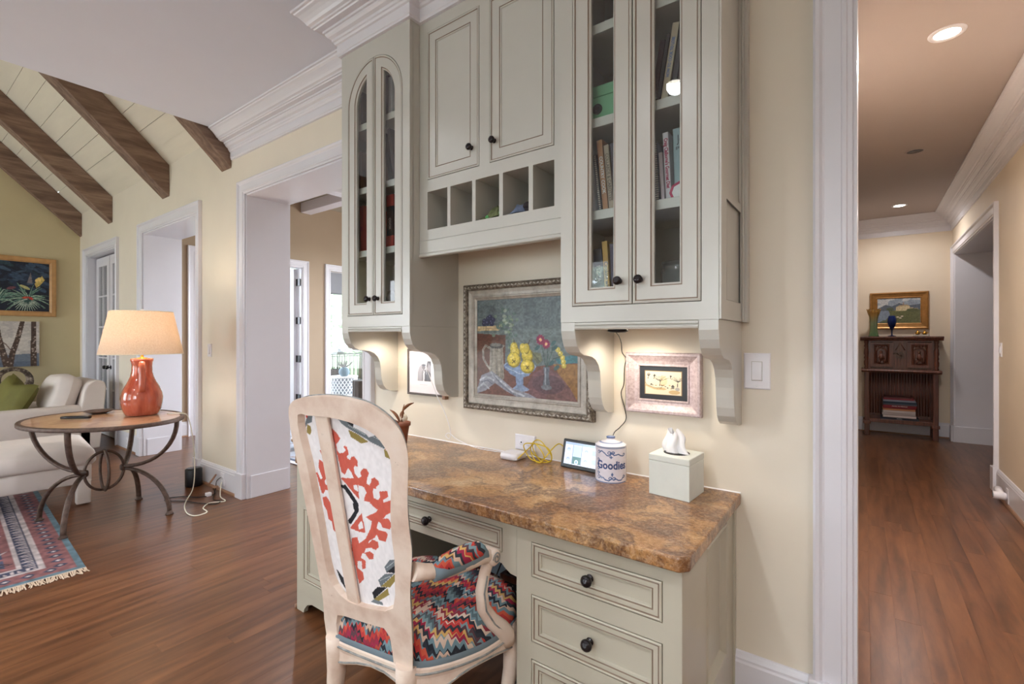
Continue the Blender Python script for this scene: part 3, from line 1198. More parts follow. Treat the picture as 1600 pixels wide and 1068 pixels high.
def glass_door(parent, x0, x1, z0, z1, gx0, gx1, gz0, gz1, y):
    """flush inset door: bead round the edge, bead round the glass"""
    f = MB()
    g = .0025
    o = (x0, x1, z0, z1)
    def ins(r, d): return (r[0] + d, r[1] - d, r[2] + d, r[3] - d)
    h = (gx0, gx1, gz0, gz1)
    seq = [ins(o, g) + (y + .024,), ins(o, g) + (y - .001,), ins(o, g + .005) + (y - .003,), ins(o, g + .008) + (y - .001,), ins(o, g + .0095) + (y + .002,), ins(o, g + .012) + (y + .001,),
           ins(h, -.010) + (y + .001,), ins(h, -.0085) + (y + .004,), ins(h, -.006) + (y + .004,), ins(h, 0) + (y + .009,), h + (y + .022,), ins(o, g) + (y + .024,)]
    f.rects(seq, [0, 0, 0, 1, 1, 0, 1, 1, 0, 0, 0])
    d = mk('door', f, ['cabinet_paint', 'glaze'], parent)
    p = MB(); p.box(gx0 - .004, gx1 + .004, y + .012, y + .016, gz0 - .004, gz1 + .004)
    mk('pane', p, 'pane_glass', d)
    return d


def corbel(parent, x0, x1):
    prof = [(1.537, ZB), (1.537, 1.345), (1.544, 1.315), (1.556, 1.288), (1.578, 1.266), (1.606, 1.255), (1.640, 1.251), (1.674, 1.246), (1.704, 1.234), (1.728, 1.213), (1.743, 1.185), (1.749, 1.150),
            (1.752, 1.115), (1.757, 1.080), (1.768, 1.050), (1.788, 1.028), (1.815, 1.015), (1.845, 1.010), (WY, 1.009), (WY, ZB)]
    c = MB(); c.prism(prof, YZ, x0, x1)
    mk('corbel', c, 'cabinet_paint', parent, bevel=.0025)


def under_cab(parent, x0, x1):
    f = MB()
    f.prism([(YF + .004, 1.377), (YF - .001, 1.373), (YF - .001, 1.367), (YF + .004, 1.364)], YZ, x0, x1)
    f.prism([(YF + .004, 1.363), (YF - .002, 1.360), (YF - .004, 1.356), (YF - .002, 1.351), (YF + .006, 1.350), (YF + .02, 1.350), (YF + .02, 1.377), (YF + .006, 1.377)], YZ, x0, x1)
    mk('valance', f, 'cabinet_paint', parent)


def carcass(parent, x0, x1, yf, shelves, zb=ZB, bottom_z=None):
    b = MB()
    b.box(x0, x0 + .018, yf + .02, WY - .001, zb, ZT); mk('side_panel', b, ['cabinet_paint'], parent)
    b = MB(); b.box(x1 - .018, x1, yf + .02, WY - .001, zb, ZT); mk('side_panel', b, ['cabinet_paint'], parent)
    b = MB(); b.box(x0 + .018, x1 - .018, WY - .012, WY - .002, zb + .02, ZT); mk('back_panel', b, 'cabinet_inside', parent)
    b = MB(); b.box(x0 + .018, x1 - .018, yf + .02, WY - .012, zb, zb + .03); mk('bottom_panel', b, 'cabinet_paint', parent)
    b = MB(); b.box(x0 + .0185, x0 + .022, yf + .06, WY - .013, zb + .03, ZT - .02); b.box(x1 - .022, x1 - .0185, yf + .06, WY - .013, zb + .03, ZT - .02); mk('lining', b, 'cabinet_inside', parent)
    for z in shelves:
        b = MB(); b.box(x0 + .022, x1 - .022, yf + .036, WY - .013, z - .034, z); mk('shelf', b, 'shelf_paint', parent, bevel=.002)
    b = MB(); b.box(x0, x1, yf + .02, WY - .001, ZT - .01, ZT + .19); mk('top_box', b, 'cabinet_paint', parent)


SHELVES = (1.78, 2.113, 2.45)
# --- right unit: two straight glass doors
cr = thing('glass_front_cabinet', 'tall painted wall cabinet with two straight narrow glass doors, full of cookbooks', 'cabinet', (-0.63, 1.70, ZB))
carcass(cr, XR0, XR1, YF, SHELVES)
ff = MB()
ff.prism([(XR0, ZB), (XR1, ZB), (XR1, ZT), (XR0, ZT)], XZ, YF, YF + .022, [[(-.857, 1.433), (-.404, 1.433), (-.404, 2.76), (-.857, 2.76)]])
mk('face_frame', ff, 'cabinet_paint', cr)
dl = glass_door(cr, -.857, -.6275, 1.433, 2.76, -.785, -.700, 1.499, 2.69, YF)
dr = glass_door(cr, -.6275, -.404, 1.433, 2.76, -.556, -.473, 1.499, 2.69, YF)
knob(dl, -.674, YF, 1.514); knob(dr, -.601, YF, 1.514)
corbel(cr, XR0, -.846); corbel(cr, -.414, XR1)
under_cab(cr, -.846, -.414)
# framed end panel: stiles, rails and raised field on the outer side, plus the scribe strip at the wall
e = MB(lambda u, p, z: (XR1 + p, u, z))
e.prism([(YF + .001, ZB), (WY, ZB), (WY, ZT), (YF + .001, ZT)], XZ, 0, .008, [[(1.603, 1.44), (1.815, 1.44), (1.815, 1.755), (1.603, 1.755)], [(1.603, 1.785), (1.815, 1.785), (1.815, 2.78), (1.603, 2.78)]])
e.rects([(1.603, 1.815, 1.44, 1.755, .008), (1.603, 1.815, 1.44, 1.755, .001)])
mk('end_frame', e, 'cabinet_paint', cr, bevel=.002)
e = MB(); e.prism([(1.838, ZB - .003), (1.8735, ZB - .003), (1.8735, ZT), (1.838, ZT)], YZ, XR1 + .008, XR1 + .026); e.prism([(1.825, ZB), (1.838, ZB), (1.838, ZT), (1.825, ZT)], YZ, XR1 + .008, XR1 + .016)
mk('scribe_moulding', e, 'cabinet_paint', cr, bevel=.003)

# --- left unit: two arched doors under one half-round head
clf = thing('arched_glass_cabinet', 'tall painted wall cabinet with arched glass double doors left of the cubbies', 'cabinet', (-2.0, 1.70, ZB))
carcass(clf, XL0, XL1, YF, SHELVES)
AX0, AX1, AZC = -2.216, -1.779, 2.521
AC = (AX0 + AX1) / 2
AR = (AX1 - AX0) / 2


def arch_loop(side, xi, xo, z0, R_, n=14):
    """closed loop for one leaf: side -1 left leaf, +1 right; xi = inner offset from the meeting line, xo = outer reach"""
    pts = [(AC + side * xi, z0), (AC + side * xo, z0)]
    for i in range(n + 1):
        a0 = 0.0
        a1 = math.acos(min(1, xi / R_))
        t = a0 + (a1 - a0) * i / n
        pts.append((AC + side * R_ * math.cos(t), AZC + R_ * math.sin(t)))
    return pts


hole = [(AX0, 1.433), (AX1, 1.433)] + [(AC + AR * math.cos(PI * i / 40), AZC + AR * math.sin(PI * i / 40)) for i in range(41)]
ff = MB(); ff.prism([(XL0, ZB), (XL1, ZB), (XL1, ZT), (XL0, ZT)], XZ, YF, YF + .022, [hole])
mk('face_frame', ff, 'cabinet_paint', clf)
for side in (-1, 1):
    g = .0025
    def lp(d, y, R0=AR, xi0=.0, z0=1.433):
        return [(a, y, b) for a, b in arch_loop(side, xi0 + d, R0 - d, z0 + d, R0 - d)]
    GI = .0675
    GR = AR - .068
    def hp(d, y):
        return [(a, y, b) for a, b in arch_loop(side, GI + d, GR - d, 1.501 + d, GR - d)]
    y = YF
    loops = [lp(g, y + .024), lp(g, y - .001), lp(g + .005, y - .003), lp(g + .008, y - .001), lp(g + .0095, y + .002), lp(g + .012, y + .001),
             hp(-.010, y + .001), hp(-.0085, y + .004), hp(-.006, y + .004), hp(0, y + .009), hp(0, y + .022), lp(g, y + .024)]
    f = MB(); f.loft(loops, [0, 0, 0, 1, 1, 0, 1, 1, 0, 0, 0])
    d = mk('door', f, ['cabinet_paint', 'glaze'], clf)
    p = MB(); p.prism([(a, b) for a, _, b in hp(-.004, 0)], XZ, y + .012, y + .016)
    mk('pane', p, 'pane_glass', d)
    knob(d, AC + side * .034, YF, 1.517)
corbel(clf, XL0, -2.21); corbel(clf, -1.787, XL1)
under_cab(clf, -2.21, -1.787)

# --- middle unit: two panelled doors over a row of five cubbies
cm = thing('cubby_cabinet', 'painted middle wall cabinet with two panelled doors above a row of open cubbies', 'cabinet', (-1.32, 1.75, 1.708))
CH = [(-1.676, -1.546), (-1.526, -1.394), (-1.375, -1.244), (-1.223, -1.093), (-1.072, -.972)]
CH = [(-1.676, -1.546), (-1.527, -1.395), (-1.375, -1.244), (-1.224, -1.093), (-1.072, -.972)]
ff = MB()
holes = [[(a, 1.834), (b, 1.834), (b, 2.014), (a, 2.014)] for a, b in CH] + [[(-1.676, 2.070), (-1.353, 2.070), (-1.353, 2.772), (-1.676, 2.772)], [(-1.296, 2.070), (-.972, 2.070), (-.972, 2.772), (-1.296, 2.772)]]
ff.prism([(XL1 + .001, 1.785), (XR0 - .001, 1.785), (XR0 - .001, ZT + .03), (XL1 + .001, ZT + .03)], XZ, YM, YM + .02, holes)
mk('face_frame', ff, 'cabinet_paint', cm)
v = MB(); v.prism([(YM - .002, 1.722), (YM - .006, 1.716), (YM - .008, 1.711), (YM - .006, 1.707), (YM, 1.706), (YM + .022, 1.706), (YM + .022, 1.784), (YM, 1.784), (YM - .002, 1.781), (YM - .002, 1.725), (YM, 1.7235)], YZ, XL1 + .001, XR0 - .001)
mk('valance', v, 'cabinet_paint', cm)
b = MB()
b.box(XL1 + .001, XR0 - .001, YM + .02, WY - .002, 1.80, 1.833); mk('cubby_floor', b, 'cabinet_paint', cm)
b = MB(); b.box(XL1 + .001, XR0 - .001, YM + .02, WY - .002, 2.015, 2.035); mk('cubby_roof', b, 'cabinet_paint', cm)
b = MB(); b.box(XL1 + .001, XR0 - .001, WY - .012, WY - .002, 1.833, 2.015); mk('cubby_back', b, 'cabinet_paint', cm)
for (a0, b0), (a1, b1) in zip(CH[:-1], CH[1:]):
    b = MB(); b.box(b0 + .0006, a1 - .0006, YM + .0202, WY - .0122, 1.8332, 2.0148); mk('divider', b, 'cabinet_paint', cm)
for a, b_ in ((XL1 + .001, -1.676), (-.972, XR0 - .001)):
    b = MB(); b.box(a + .0006, b_ - .0006, YM + .0202, WY - .0122, 1.8332, 2.0148); mk('divider', b, 'cabinet_paint', cm)
b = MB(); b.box(XL1 + .001, XR0 - .001, YM + .03, WY - .002, 2.035, ZT + .18); mk('upper_box', b, 'cabinet_paint', cm)


def panel_door(parent, x0, x1, z0, z1, y, st=.062, name='door', mats=('cabinet_paint', 'glaze'), depth=.006):
    f = MB()
    def ins(d): return (x0 + d, x1 - d, z0 + d, z1 - d)
    g = .0025
    seq = [ins(g) + (y + .022,), ins(g) + (y - .001,), ins(g + .004) + (y - .003,), ins(g + .007) + (y - .001,), ins(g + .0085) + (y + .0015,), ins(g + .011) + (y + .0005,),
           ins(st - .010) + (y + .0005,), ins(st - .0085) + (y + .003,), ins(st - .006) + (y + .001,), ins(st - .002) + (y + .002,), ins(st) + (y + depth,)]
    f.rects(seq, [0, 0, 0, 1, 1, 0, 1, 1, 0, 0], cap1=True)
    return mk(name, f, list(mats), parent)


d1 = panel_door(cm, -1.676, -1.353, 2.070, 2.772, YM)
d2 = panel_door(cm, -1.296, -.972, 2.070, 2.772, YM)
knob(d1, -1.398, YM, 2.159); knob(d2, -1.270, YM, 2.159)

# puck lamps under the two glass cabinets
for i, (x, lab) in enumerate(((-2.06, 'small round lamp under the arched cabinet'), (-.70, 'small round lamp under the right glass cabinet'))):
    t = thing('puck_lamp', lab, 'lamp', (x, 1.70, ZB - .016))
    m = MB(); m.lathe([(0, ZB - .001), (.034, ZB - .001), (.036, ZB - .012), (.030, ZB - .016), (.0, ZB - .016)], 20, (x, 1.70, 0)); mk('housing', m, 'white_plastic', t)
    m = MB(); m.lathe([(0, ZB - .0165), (.026, ZB - .0165), (.026, ZB - .018), (0, ZB - .0185)], 20, (x, 1.70, 0)); mk('lens', m, 'puck_lens', t)
    lp_ = light('puck_light', 'SPOT', (x, 1.70, ZB - .022), 6.5, (1, .88, .72), spot_size=R(160), spot_blend=.6, shadow_soft_size=.03)
    lp_.parent = t; lp_.location = (0, 0, -.006)

# ------------------------------------------------------------------ desk: two units, a drawer between them, one worktop
DY = 1.262
DT = .721
du = thing('drawer_pedestal', 'painted desk pedestal with three stacked drawers at the right end of the desk', 'drawer unit', (-.645, 1.55, 0))
DRW = [(.562, .674), (.357, .508), (.10, .303)]
ff = MB(); ff.prism([(-.909, .09), (-.381, .09), (-.381, DT), (-.909, DT)], XZ, DY, DY + .022, [[(-.852, a), (-.431, a), (-.431, b), (-.852, b)] for a, b in DRW])
mk('face_frame', ff, ['desk_paint'], du)
for a, b in DRW:
    d = panel_door(du, -.852, -.431, a, b, DY, .036, 'drawer', ('desk_paint', 'glaze'), .008)
    knob(d, -.648, DY + .004, (a + b) / 2 - .002, 1.15)
bx = MB(); bx.box(-.909, -.399, DY + .022, WY - .002, .09, DT - .001); mk('carcass', bx, 'desk_paint', du)
ep = MB(lambda u, p, z: (-.398 + p, u, z))
ep.prism([(DY + .001, 0), (WY - .001, 0), (WY - .001, DT), (DY + .001, DT)], XZ, 0, .018, [[(1.50, .235), (1.755, .235), (1.755, .69), (1.50, .69)]])
ep.rects([(1.50, 1.755, .235, .69, .018), (1.504, 1.751, .239, .686, .022), (1.512, 1.743, .247, .678, .020), (1.522, 1.733, .257, .668, .006), (1.528, 1.727, .263, .662, .002)], cap1=True)
mk('end_panel', ep, 'desk_paint', du)
ep = MB(); ep.box(-.381, -.372, 1.852, WY - .001, 0, DT); mk('scribe_moulding', ep, 'desk_paint', du, bevel=.002)
tk = MB(); tk.prism([(-.909, 0), (-.84, 0), (-.82, .03), (-.79, .055), (-.75, .065), (-.54, .065), (-.50, .055), (-.47, .03), (-.45, 0), (-.381, 0), (-.381, .091), (-.909, .091)], XZ, DY, DY + .022)
mk('bracket_base', tk, 'desk_paint', du)

dlu = thing('door_pedestal', 'painted pedestal with a panelled door at the far left end of the desk', 'drawer unit', (-1.97, 1.55, 0))
LX0, LX1 = -2.23, -1.715
ff = MB(); ff.prism([(LX0, .09), (LX1, .09), (LX1, DT), (LX0, DT)], XZ, DY, DY + .022, [[(-2.176, .155), (-1.77, .155), (-1.77, .508), (-2.176, .508)], [(-2.176, .562), (-1.77, .562), (-1.77, .674), (-2.176, .674)]])
mk('face_frame', ff, 'desk_paint', dlu)
d = panel_door(dlu, -2.176, -1.77, .155, .508, DY, .045, 'door', ('desk_paint', 'glaze'), .008); knob(d, -1.80, DY, .47)
d = panel_door(dlu, -2.176, -1.77, .562, .674, DY, .036, 'drawer', ('desk_paint', 'glaze'), .008); knob(d, -1.973, DY + .004, .616, 1.15)
bx = MB(); bx.box(LX0, LX1, DY + .022, WY - .002, .09, DT - .001); mk('carcass', bx, 'desk_paint', dlu)
tk = MB(); tk.prism([(LX0, 0), (-2.172, 0), (-2.165, .02), (-2.14, .045), (-2.10, .06), (-1.84, .06), (-1.80, .045), (-1.775, .02), (-1.765, 0), (LX1, 0), (LX1, .091), (LX0, .091)], XZ, DY, DY + .022)
mk('bracket_base', tk, 'desk_paint', dlu)
tk = MB(); tk.box(LX0, LX0 + .02, DY + .02, WY - .002, 0, .09); mk('side_foot', tk, 'desk_paint', dlu)
tk = MB(); tk.box(LX0 + .02, LX1, DY + .09, WY - .01, 0, .09); tk2 = mk('toe_kick', tk, 'window_dark', dlu)
tk = MB(); tk.prism([(DY - .005, 0), (WY - .04, 0), (WY - .04, .02), (DY - .005, .02)], YZ, LX0 - .018, LX0); mk('shoe_moulding', tk, 'oak_trim', dlu, bevel=.006)

kd = thing('kneehole_drawer', 'painted pencil drawer with one dark knob over the kneehole', 'drawer', (-1.31, 1.5, .56))
ff = MB()
ap = [(LX1 + .001, .545), (-1.69, .548), (-1.67, .560), (-1.655, .572), (-1.60, .580), (-1.02, .580), (-.97, .572), (-.955, .560), (-.935, .548), (-.910, .545), (-.910, DT), (LX1 + .001, DT)]
ff.prism(ap, XZ, DY, DY + .022, [[(-1.663, .608), (-.967, .608), (-.967, .690), (-1.663, .690)]])
mk('apron', ff, 'desk_paint', kd)
d = panel_door(kd, -1.663, -.967, .608, .690, DY, .030, 'drawer', ('desk_paint', 'glaze'), .006); knob(d, -1.315, DY + .003, .640, 1.1)
bx = MB(); bx.box(-1.65, -.98, DY + .024, DY + .4, .615, .70); mk('drawer_box', bx, 'desk_paint', kd)
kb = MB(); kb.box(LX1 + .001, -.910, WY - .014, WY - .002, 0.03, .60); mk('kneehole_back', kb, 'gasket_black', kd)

ct = MB()
ct.prism([(-2.19, WY - .001), (-2.19, DY - .034), (-.378, DY - .034), (-.357, DY - .010), (-.357, WY - .001)], XY, .722, .762)
co = mk('granite_worktop', ct, 'granite', bevel=.006, bseg=3)
tag(co, 'polished brown granite worktop lying across the whole desk', 'worktop')
ck = MB(); ck.prism([(WY - .004, .762), (WY - .0005, .762), (WY - .0005, .766)], YZ, -2.19, -.357)
mk('caulk_line', ck, 'paper_white', co)

# ------------------------------------------------------------------ pictures on the desk wall
def frame_loft(parent, x0, x1, z0, z1, prof, mat, y=WY, name='frame', segmi=None, xf=None, **kw):
    """prof: (inset from outer edge, projection from wall)"""
    m = MB(xf)
    m.rects([(x0 + i, x1 - i, z0 + i, z1 - i, y - p) for i, p in prof], segmi)
    return mk(name, m, mat, parent, **kw)


sl_ = thing('still_life_painting', 'large still life of pears and a jug in a carved pewter frame', 'painting', (-1.3, WY, .955))
X0, X1, Z0, Z1 = -1.668, -.930, .958, 1.590
fr = frame_loft(sl_, X0, X1, Z0, Z1, [(0, .001), (0, .026), (.004, .034), (.010, .038), (.016, .036), (.022, .037), (.028, .032), (.030, .024)], 'pewter_carved', name='carved_frame')
# carved leaf beads along the rim
bd = MB()
def bead(x, z, ang):
    c, s_ = math.cos(ang), math.sin(ang)
    v = [(-.011, 0, 0), (0, .0045, 0), (.011, 0, 0), (0, -.0045, 0), (0, 0, .005)]
    bd.add([(x + a * c - b * s_, WY - .036 - h, z + a * s_ + b * c) for a, b, h in v], [(0, 1, 4), (1, 2, 4), (2, 3, 4), (3, 0, 4)], smooth=True)
n = 34
for i in range(n):
    for z in (Z0 + .015, Z1 - .015):
        bead(X0 + .02 + (X1 - X0 - .04) * i / (n - 1), z, .5 if i % 2 else -.5)
n = 28
for i in range(n):
    for x in (X0 + .015, X1 - .015):
        bead(x, Z0 + .03 + (Z1 - Z0 - .06) * i / (n - 1), PI / 2 + (.5 if i % 2 else -.5))
b_ = mk('bead_carving', bd, 'grey_liner', sl_, kind='stuff')
frame_loft(sl_, X0 + .030, X1 - .030, Z0 + .030, Z1 - .030, [(0, .024), (.004, .026), (.018, .022), (.030, .022), (.034, .026), (.038, .026), (.042, .020), (.050, .016), (.052, .012)], 'grey_liner', name='liner')
# painted picture (u 0..590, v 0..490, v up)
P_ = Paint(236, 196, 0, 600, 0, 480, (104, 114, 114))
p = P_
p.grain(.16, 30, 1)
p.put(p.y > 330, (84, 94, 98), .55)
p.put(p.blur_noise(9, 5) > .62, (120, 132, 128), .25)
p.poly([(0, 0), (600, 0), (600, 175), (430, 160), (300, 140), (160, 150), (0, 200)], (112, 76, 66))
p.poly([(420, 0), (600, 0), (600, 170), (470, 165), (500, 120)], (150, 110, 62), .9)
p.poly([(500, 165), (600, 175), (600, 215), (480, 190)], (70, 120, 128), .9)
p.poly([(330, 0), (600, 0), (560, 60), (500, 120), (430, 150), (360, 120), (320, 60)], (116, 84, 88), .85)
p.ell(440, 70, 90, 45, (92, 70, 76), .8)
p.poly([(0, 60), (180, 60), (190, 300), (0, 310)], (100, 66, 52))
p.poly([(0, 305), (150, 300), (160, 285), (150, 270), (0, 275)], (92, 54, 42))
p.poly([(0, 322), (150, 325), (152, 348), (5, 345)], (196, 172, 132)); p.line([(60, 322), (62, 346)], 4, (130, 110, 84)); p.line([(5, 333), (150, 336)], 2, (150, 130, 100))
for (a, b) in ((50, 372), (75, 385), (95, 368), (70, 362), (108, 378), (88, 392), (48, 358), (100, 358)): p.ell(a, b, 15, 13, (52, 52, 78)); p.ell(a - 3, b + 4, 4, 4, (96, 98, 128))
r_ = random.Random(4)
for i in range(46):
    a, b = r_.gauss(185, 34), r_.gauss(350, 34)
    if b < 280: a += 25
    p.ell(a, b, 11, 8, r_.choice([(110, 128, 112), (142, 152, 136), (84, 104, 96), (120, 134, 108)]), .9)
for i in range(14): p.ell(215 + r_.gauss(0, 8), 330 - i * 7, 7, 6, r_.choice([(120, 136, 112), (90, 108, 98)]))
# jug
p.poly([(82, 95), (180, 85), (172, 245), (88, 245)], (150, 142, 130)); p.ell(130, 90, 50, 18, (134, 126, 116)); p.ell(130, 246, 46, 14, (74, 72, 70)); p.ell(124, 252, 36, 9, (120, 118, 112))
p.poly([(168, 235), (188, 250), (170, 252)], (160, 150, 138))
for k in range(5): p.line([(96 + k * 18, 95), (98 + k * 16, 235)], 4, (184, 176, 160) if k % 2 else (112, 108, 104), .8)
p.line([(88, 235), (58, 248), (40, 225), (44, 180), (66, 150), (86, 130)], 11, (168, 160, 148)); p.line([(88, 235), (58, 248), (40, 225), (44, 180), (66, 150)], 4, (110, 104, 98))
# bowl and pears
p.ell(275, 150, 98, 24, (150, 164, 186)); p.ell(275, 142, 94, 30, (96, 112, 148)); p.poly([(182, 150), (368, 150), (330, 106), (298, 96), (296, 60), (330, 40), (238, 40), (256, 60), (250, 98), (216, 110)], (124, 142, 172)); p.ell(284, 40, 48, 12, (138, 154, 182)); p.line([(190, 142), (280, 112), (362, 140)], 4, (176, 188, 204))
for (a, b, rx, ry) in ((242, 235, 24, 32), (248, 215, 30, 26), (296, 235, 20, 26), (322, 200, 34, 36), (318, 235, 18, 26), (240, 180, 42, 38), (322, 150, 42, 34)):
    p.ell(a, b, rx, ry, (150, 132, 48)); p.ell(a - 3, b + 3, rx * .86, ry * .86, (206, 184, 74)); p.ell(a - rx * .3, b + ry * .35, rx * .35, ry * .3, (232, 214, 120), .8)
for (a, b) in ((240, 172), (322, 146)): p.line([(a - 8, b - 8), (a + 8, b + 6)], 5, (96, 84, 40)); p.line([(a - 8, b + 7), (a + 7, b - 7)], 5, (96, 84, 40))
p.line([(242, 262), (240, 284)], 4, (74, 60, 40)); p.line([(326, 255), (336, 276)], 4, (74, 60, 40))
p.poly([(350, 220), (400, 215), (410, 180), (380, 160), (355, 190)], (110, 112, 88)); p.line([(352, 215), (395, 175)], 3, (80, 86, 66))
# flowers in a small vase
for q in ([(428, 150), (415, 215), (400, 265)], [(432, 150), (440, 210), (432, 255)], [(436, 150), (470, 190), (520, 205)], [(434, 150), (462, 220), (466, 270)]): p.line(q, 4, (66, 88, 78))
for (a, b, s_) in ((398, 278, 24), (430, 258, 22)):
    for k in range(10): p.ell(a + s_ * .62 * math.cos(k * .63), b + s_ * .62 * math.sin(k * .63), s_ * .42, s_ * .3, (130, 38, 72), 1, k * .63)
    p.ell(a, b, s_ * .36, s_ * .36, (214, 150, 132)); p.ell(a, b, s_ * .18, s_ * .18, (222, 196, 110))
for (a, b) in ((495, 232), (508, 215), (520, 196), (524, 178), (528, 160)): p.ell(a, b, 13, 12, (196, 178, 78)); p.ell(a - 3, b + 3, 5, 5, (226, 210, 130))
for (a, b) in ((470, 262), (460, 170), (488, 150), (478, 240), (380, 240)): p.ell(a, b, 18, 9, (62, 92, 92), .9, .6)
p.poly([(418, 55), (446, 55), (452, 70), (444, 110), (450, 152), (414, 152), (420, 110), (412, 70)], (104, 110, 120)); p.ell(432, 56, 30, 12, (120, 122, 130)); p.line([(424, 70), (426, 145)], 5, (168, 172, 180)); p.line([(440, 70), (438, 140)], 3, (74, 80, 92))
# cloth
p.poly([(0, 20), (30, 95), (100, 120), (160, 85), (230, 40), (330, 20), (380, 0), (260, 0), (190, 25), (120, 60), (60, 20), (0, 0)], (142, 142, 152))
for q in ([(95, 110), (160, 70), (230, 25), (300, 8)], [(20, 70), (60, 90), (110, 75)], [(0, 25), (45, 55), (80, 30)]): p.line(q, 9, (186, 188, 196), .8)
for q in ([(110, 100), (170, 50), (240, 10)], [(30, 60), (70, 72), (100, 55)]): p.line(q, 6, (96, 98, 114), .7)
p.grain(.28, 70, 8); p.grain(.12, 26, 9)
cx0, cx1, cz0, cz1 = X0 + .080, X1 - .080, Z0 + .080, Z1 - .080
p.build('canvas', 'painted_canvas', lambda a, b: (cx0 + (cx1 - cx0) * a / 600, np.full_like(a, WY - .014), cz0 + (cz1 - cz0) * b / 480), sl_)
bk = MB(); bk.box(X0 + .01, X1 - .01, WY - .010, WY - .001, Z0 + .01, Z1 - .01); mk('backing', bk, 'window_dark', sl_)

# small etching, pink-washed wooden frame, hung on the wall right of the corbel
et = thing('framed_etching', 'small winter landscape print in a wide pink-washed wooden frame', 'picture', (-.637, WY, 1.02))
X0, X1, Z0, Z1 = -.785, -.488, 1.022, 1.262
frame_loft(et, X0, X1, Z0, Z1, [(0, .001), (0, .022), (.004, .028), (.012, .028), (.015, .024), (.034, .013), (.046, .010), (.048, .013), (.053, .013), (.055, .008)], 'pink_washed')
P_ = Paint(120, 92, 0, 190, 0, 140, (58, 62, 68)); p = P_
p.rect(20, 170, 20, 122, (150, 126, 92)); p.rect(22.5, 167.5, 22.5, 119.5, (226, 214, 190))
p.poly([(22, 64), (60, 50), (100, 52), (110, 44), (96, 40), (60, 42), (22, 56)], (190, 160, 112), .7); p.line([(24, 70), (30, 60), (60, 50), (90, 48)], 1.6, (96, 84, 66))
p.ell(96, 80, 16, 22, (220, 196, 156), .8)
p.ell(140, 34, 22, 9, (196, 166, 120), .9)
rr = random.Random(2)
for (tx, tz, h, sp) in ((82, 58, 48, 26), (152, 58, 46, 22), (34, 88, 24, 14), (58, 88, 20, 10), (124, 92, 12, 14)):
    p.line([(tx, tz), (tx + 2, tz + h * .5)], 2.6, (62, 62, 62))
    for k in range(11):
        a = PI / 2 + (k - 5) * .22 + rr.uniform(-.1, .1)
        L = h * rr.uniform(.4, .6)
        p.line([(tx + 2, tz + h * .42), (tx + 2 + L * math.cos(a) * sp / 18, min(118, tz + h * .42 + L * math.sin(a)))], 1.2, (70, 70, 70))
for k in range(14): p.ell(rr.uniform(44, 130), rr.uniform(48, 66), 4, 1.8, rr.choice([(70, 70, 70), (150, 120, 84), (180, 150, 110)]))
p.rect(128, 140, 48, 58, (120, 116, 110)); p.poly([(126, 58), (142, 58), (134, 66)], (80, 78, 76)); p.ell(152, 48, 9, 7, (170, 166, 160))
p.build('print', 'art_under_glass', lambda a, b: (X0 + .055 + (X1 - X0 - .11) * a / 190, np.full_like(a, WY - .0075), Z0 + .055 + (Z1 - Z0 - .11) * b / 140), et)

# framed photograph behind the left corbel
ph = thing('framed_photograph', 'black and white photograph with a wide white mat in a thin dark frame', 'picture', (-1.965, 1.85, 1.0))
X0, X1, Z0, Z1 = -2.107, -1.823, 1.000, 1.258
frame_loft(ph, X0, X1, Z0, Z1, [(0, .001), (0, .020), (.002, .022), (.010, .022), (.012, .020), (.012, .014)], 'photo_frame_dark')
p = Paint(110, 100, 0, 284, 0, 258, (236, 230, 236))
p.rect(74, 190, 74, 196, (196, 190, 196))
p.poly([(74, 74), (74, 120), (90, 160), (110, 176), (120, 150), (110, 74)], (150, 144, 150)); p.poly([(150, 74), (190, 74), (190, 196), (160, 196), (152, 150)], (74, 70, 76)); p.poly([(160, 150), (190, 120), (190, 160), (170, 190)], (150, 144, 150))
p.ell(128, 160, 14, 15, (104, 98, 102)); p.ell(128, 172, 18, 6, (66, 62, 68)); p.poly([(110, 74), (112, 130), (122, 146), (138, 144), (146, 120), (148, 74)], (120, 114, 120)); p.poly([(122, 74), (126, 140), (136, 130), (132, 74)], (216, 212, 216)); p.poly([(140, 74), (150, 74), (148, 150), (140, 140)], (52, 50, 56))
p.rect(96, 160, 50, 54, (206, 200, 206)); p.rect(84, 170, 203, 205.5, (206, 200, 206))
p.build('photo_print', 'art_under_glass', lambda a, b: (X0 + .011 + (X1 - X0 - .022) * a / 284, np.full_like(a, WY - .0145), Z0 + .011 + (Z1 - Z0 - .022) * b / 258), ph)
bk = MB(); bk.box(X0 + .004, X1 - .004, WY - .013, WY - .001, Z0 + .004, Z1 - .004); mk('backing', bk, 'photo_frame_dark', ph)

# pale wooden block fixed to the wall just under that frame's corner
wb = MB(); wb.box(-1.822, -1.800, WY - .03, WY - .001, .99, 1.16)
wbo = mk('wooden_batten', wb, 'oak_trim', bevel=.003); tag(wbo, 'pale wooden strip on the wall at the right edge of the framed photograph', 'batten')


